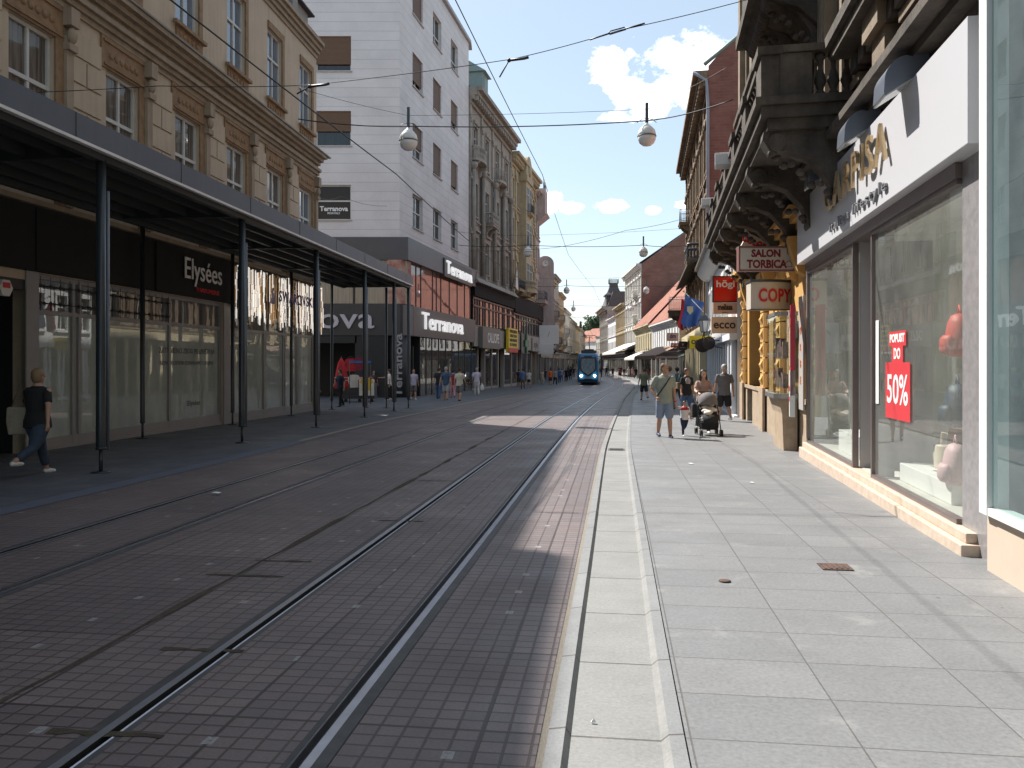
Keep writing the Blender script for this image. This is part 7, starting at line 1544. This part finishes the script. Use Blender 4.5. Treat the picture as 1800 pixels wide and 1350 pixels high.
# ================================================================ stall by the arcade end
p = foot(664, 708)
t = thing('market_cart', 'white souvenir cart heaped with toys, by the arcade end', 'cart', p + Vector((-.9, .3, 0)), 0)
m = MB(); m.box(-.95, .75, -.4, .5, .18, .34); m.build('chassis', m_dkgrey, t); MB().box(.0, .74, -.46, -.40, .34, 1.15).build('front_panel', m_white, t)
m = MB(); m.box(-.9, .74, -.38, .46, .345, .95); m.build('body', m_dkgrey, t)
for q in (-.7, -.0, .6): MB().rings([[(q + .09 * math.cos(a_), -.3 + k_, .09 + .09 * math.sin(a_)) for a_ in [2 * math.pi * i / 12 for i in range(12)]] for k_ in (-.03, .03)]).build('wheel', shoe_k, t)
cols_ = [mat('toy_%s' % n_, c_, .5) for n_, c_ in (('red', (.6, .03, .04)), ('white', (.7, .7, .72)), ('blue', (.05, .15, .5)), ('pink', (.7, .25, .3)), ('green', (.05, .3, .12)), ('yellow', (.7, .5, .05)))]
rr = random.Random(2)
for i in range(26):
    k_ = thing('soft_toy', 'small colourful toy in the heap on the souvenir cart', 'toy', t.location + Vector((rr.uniform(-.85, .65), rr.uniform(-.42, .35), rr.uniform(.93, 1.12))), rr.random() * 6, 'toys heaped on the souvenir cart'); mt = cols_[i % 6]
    MB().ball((0, 0, 0), .09, .08, .10, 8, 6).build('body', mt, k_); MB().ball((0, 0, .13), .06, .06, .06, 8, 6).build('head', cols_[(i + 1) % 6], k_)
t = thing('parasol', 'closed red parasol with pale stripes standing among the souvenirs', 'parasol', foot(600, 713), 0); t.scale = (.72, .72, .88)
m = MB(); m.rings([[(r_ * (1 + .12 * math.cos(a_ * 6)) * math.cos(a_), r_ * (1 + .12 * math.cos(a_ * 6)) * math.sin(a_), z) for a_ in [2 * math.pi * i / 36 for i in range(36)]] for z, r_ in ((2.45, .05), (2.2, .2), (1.8, .30), (1.5, .36), (1.15, .42), (.85, .40))]); m.build('cloth', red_c, t); m = MB()
for z in (1.42, 1.28, 1.16): m.rings([[(r_ * (1 + .12 * math.cos(a_ * 6)) * math.cos(a_), r_ * (1 + .12 * math.cos(a_ * 6)) * math.sin(a_), zz) for a_ in [2 * math.pi * i / 36 for i in range(36)]] for zz, r_ in ((z, .41), (z + .04, .405))], cap=False)
m.build('stripes', beige, t); MB().path([(0, 0, 0), (0, 0, 2.55)], .025, 6).build('pole', m_dkgrey, t)
for i, (px, z, lb, mt) in enumerate(((612, 1.9, 'red and white souvenir shirt hanging by the parasol', red_c), (628, 1.95, 'dark red souvenir shirt on the rack in the shop entrance', cloth('wine', (.25, .03, .06))), (640, .95, 'red yellow and green souvenir ball cloth in front of the cart', cols_[5]), (618, 1.1, 'pale patterned souvenir cloth on the rack', white_c))):
    q = foot(px, 710); t = thing('hanging_cloth', lb, 'clothing', q + Vector((0, .6, z)), .2 * i, None); m = MB(); m.prism([(-.22, .25), (-.34, .05), (-.26, 0), (-.2, .08), (-.22, -.35), (.22, -.35), (.2, .08), (.26, 0), (.34, .05), (.22, .25), (.07, .28), (-.07, .28)], 'y', -.03, .03); m.build('cloth', mt, t); MB().path([(-.15, 0, .3), (0, 0, .38), (.15, 0, .3)], .01, 4).build('hanger', m_dkgrey, t)
t = thing('souvenir_rack', 'tall rack with blue top bar at the shop entrance', 'rack', foot(633, 711), 0); m = MB()
for q in (-.5, .5): m.path([(q, 0, 0), (q, 0, 1.95)], .02, 6)
m.build('upright', m_dkgrey, t); MB().box(-.52, .52, -.03, .03, 1.95, 2.05).build('top_bar', mat('bar_blue', (.03, .2, .6), .5), t)
P('person in dark clothes bending among the souvenirs', 598, 716, R(-40), 1.66, navy, black_c, 'long', 'dark', d=1); P('seated-height person in dark clothes behind the cart', 657, 700, R(30), 1.6, dgrey, black_c, 'long', 'brown', d=1)
P('child in a grey and pink top beside the crystal sign shop door', 552, 716, R(160), 1.35, cloth('grey_pink', (.35, .25, .3)), blue_c, 'shorts', 'brown', d=1)
t = thing('a_board', 'yellow and black pavement board standing before the second shop', 'sandwich board', foot(860, 681) + Vector((-.35, .2, 0)), .1); MB().add([(-.8, -.25, .2), (.8, -.25, .2), (.8, -.02, 1.9), (-.8, -.02, 1.9), (-.8, -.2, .2), (.8, -.2, .2), (.8, .03, 1.9), (-.8, .03, 1.9)], [(0, 1, 2, 3), (4, 7, 6, 5), (0, 4, 5, 1), (1, 5, 6, 2), (2, 6, 7, 3), (3, 7, 4, 0)]).build('board', m_yellow, t); MB().add([(-.7, -.262, .4), (.15, -.262, .4), (.15, -.05, 1.75), (-.7, -.05, 1.75)], [(0, 1, 2, 3)]).build('poster', m_black, t)

# ================================================================ small litter on the pavement
for (px, py, lb, s_) in ((1215, 818, 'scrap of white paper on the pavement behind the gutter grate', .05), (1322, 852, 'tiny white paper scrap on the slabs by the stone step', .035), (1043, 1265, 'small white cigarette end lying in the stone gutter', .012), (380, 870, 'pale crumpled leaflet on the left pavement by the arcade posts', .06)):
    w = W_at(px, py); t = thing('paper_scrap', lb, 'paper', (w.x, w.y, G(w.y) + (.026 if py < 1200 else -.012)), px)
    MB().add([(-s_, -s_ * .6, 0), (s_, -s_ * .7, .004), (s_ * .9, s_ * .6, .012), (-s_ * .8, s_ * .7, .003), (0, 0, .018)], [(0, 1, 4), (1, 2, 4), (2, 3, 4), (3, 0, 4)]).build('paper', m_white, t)
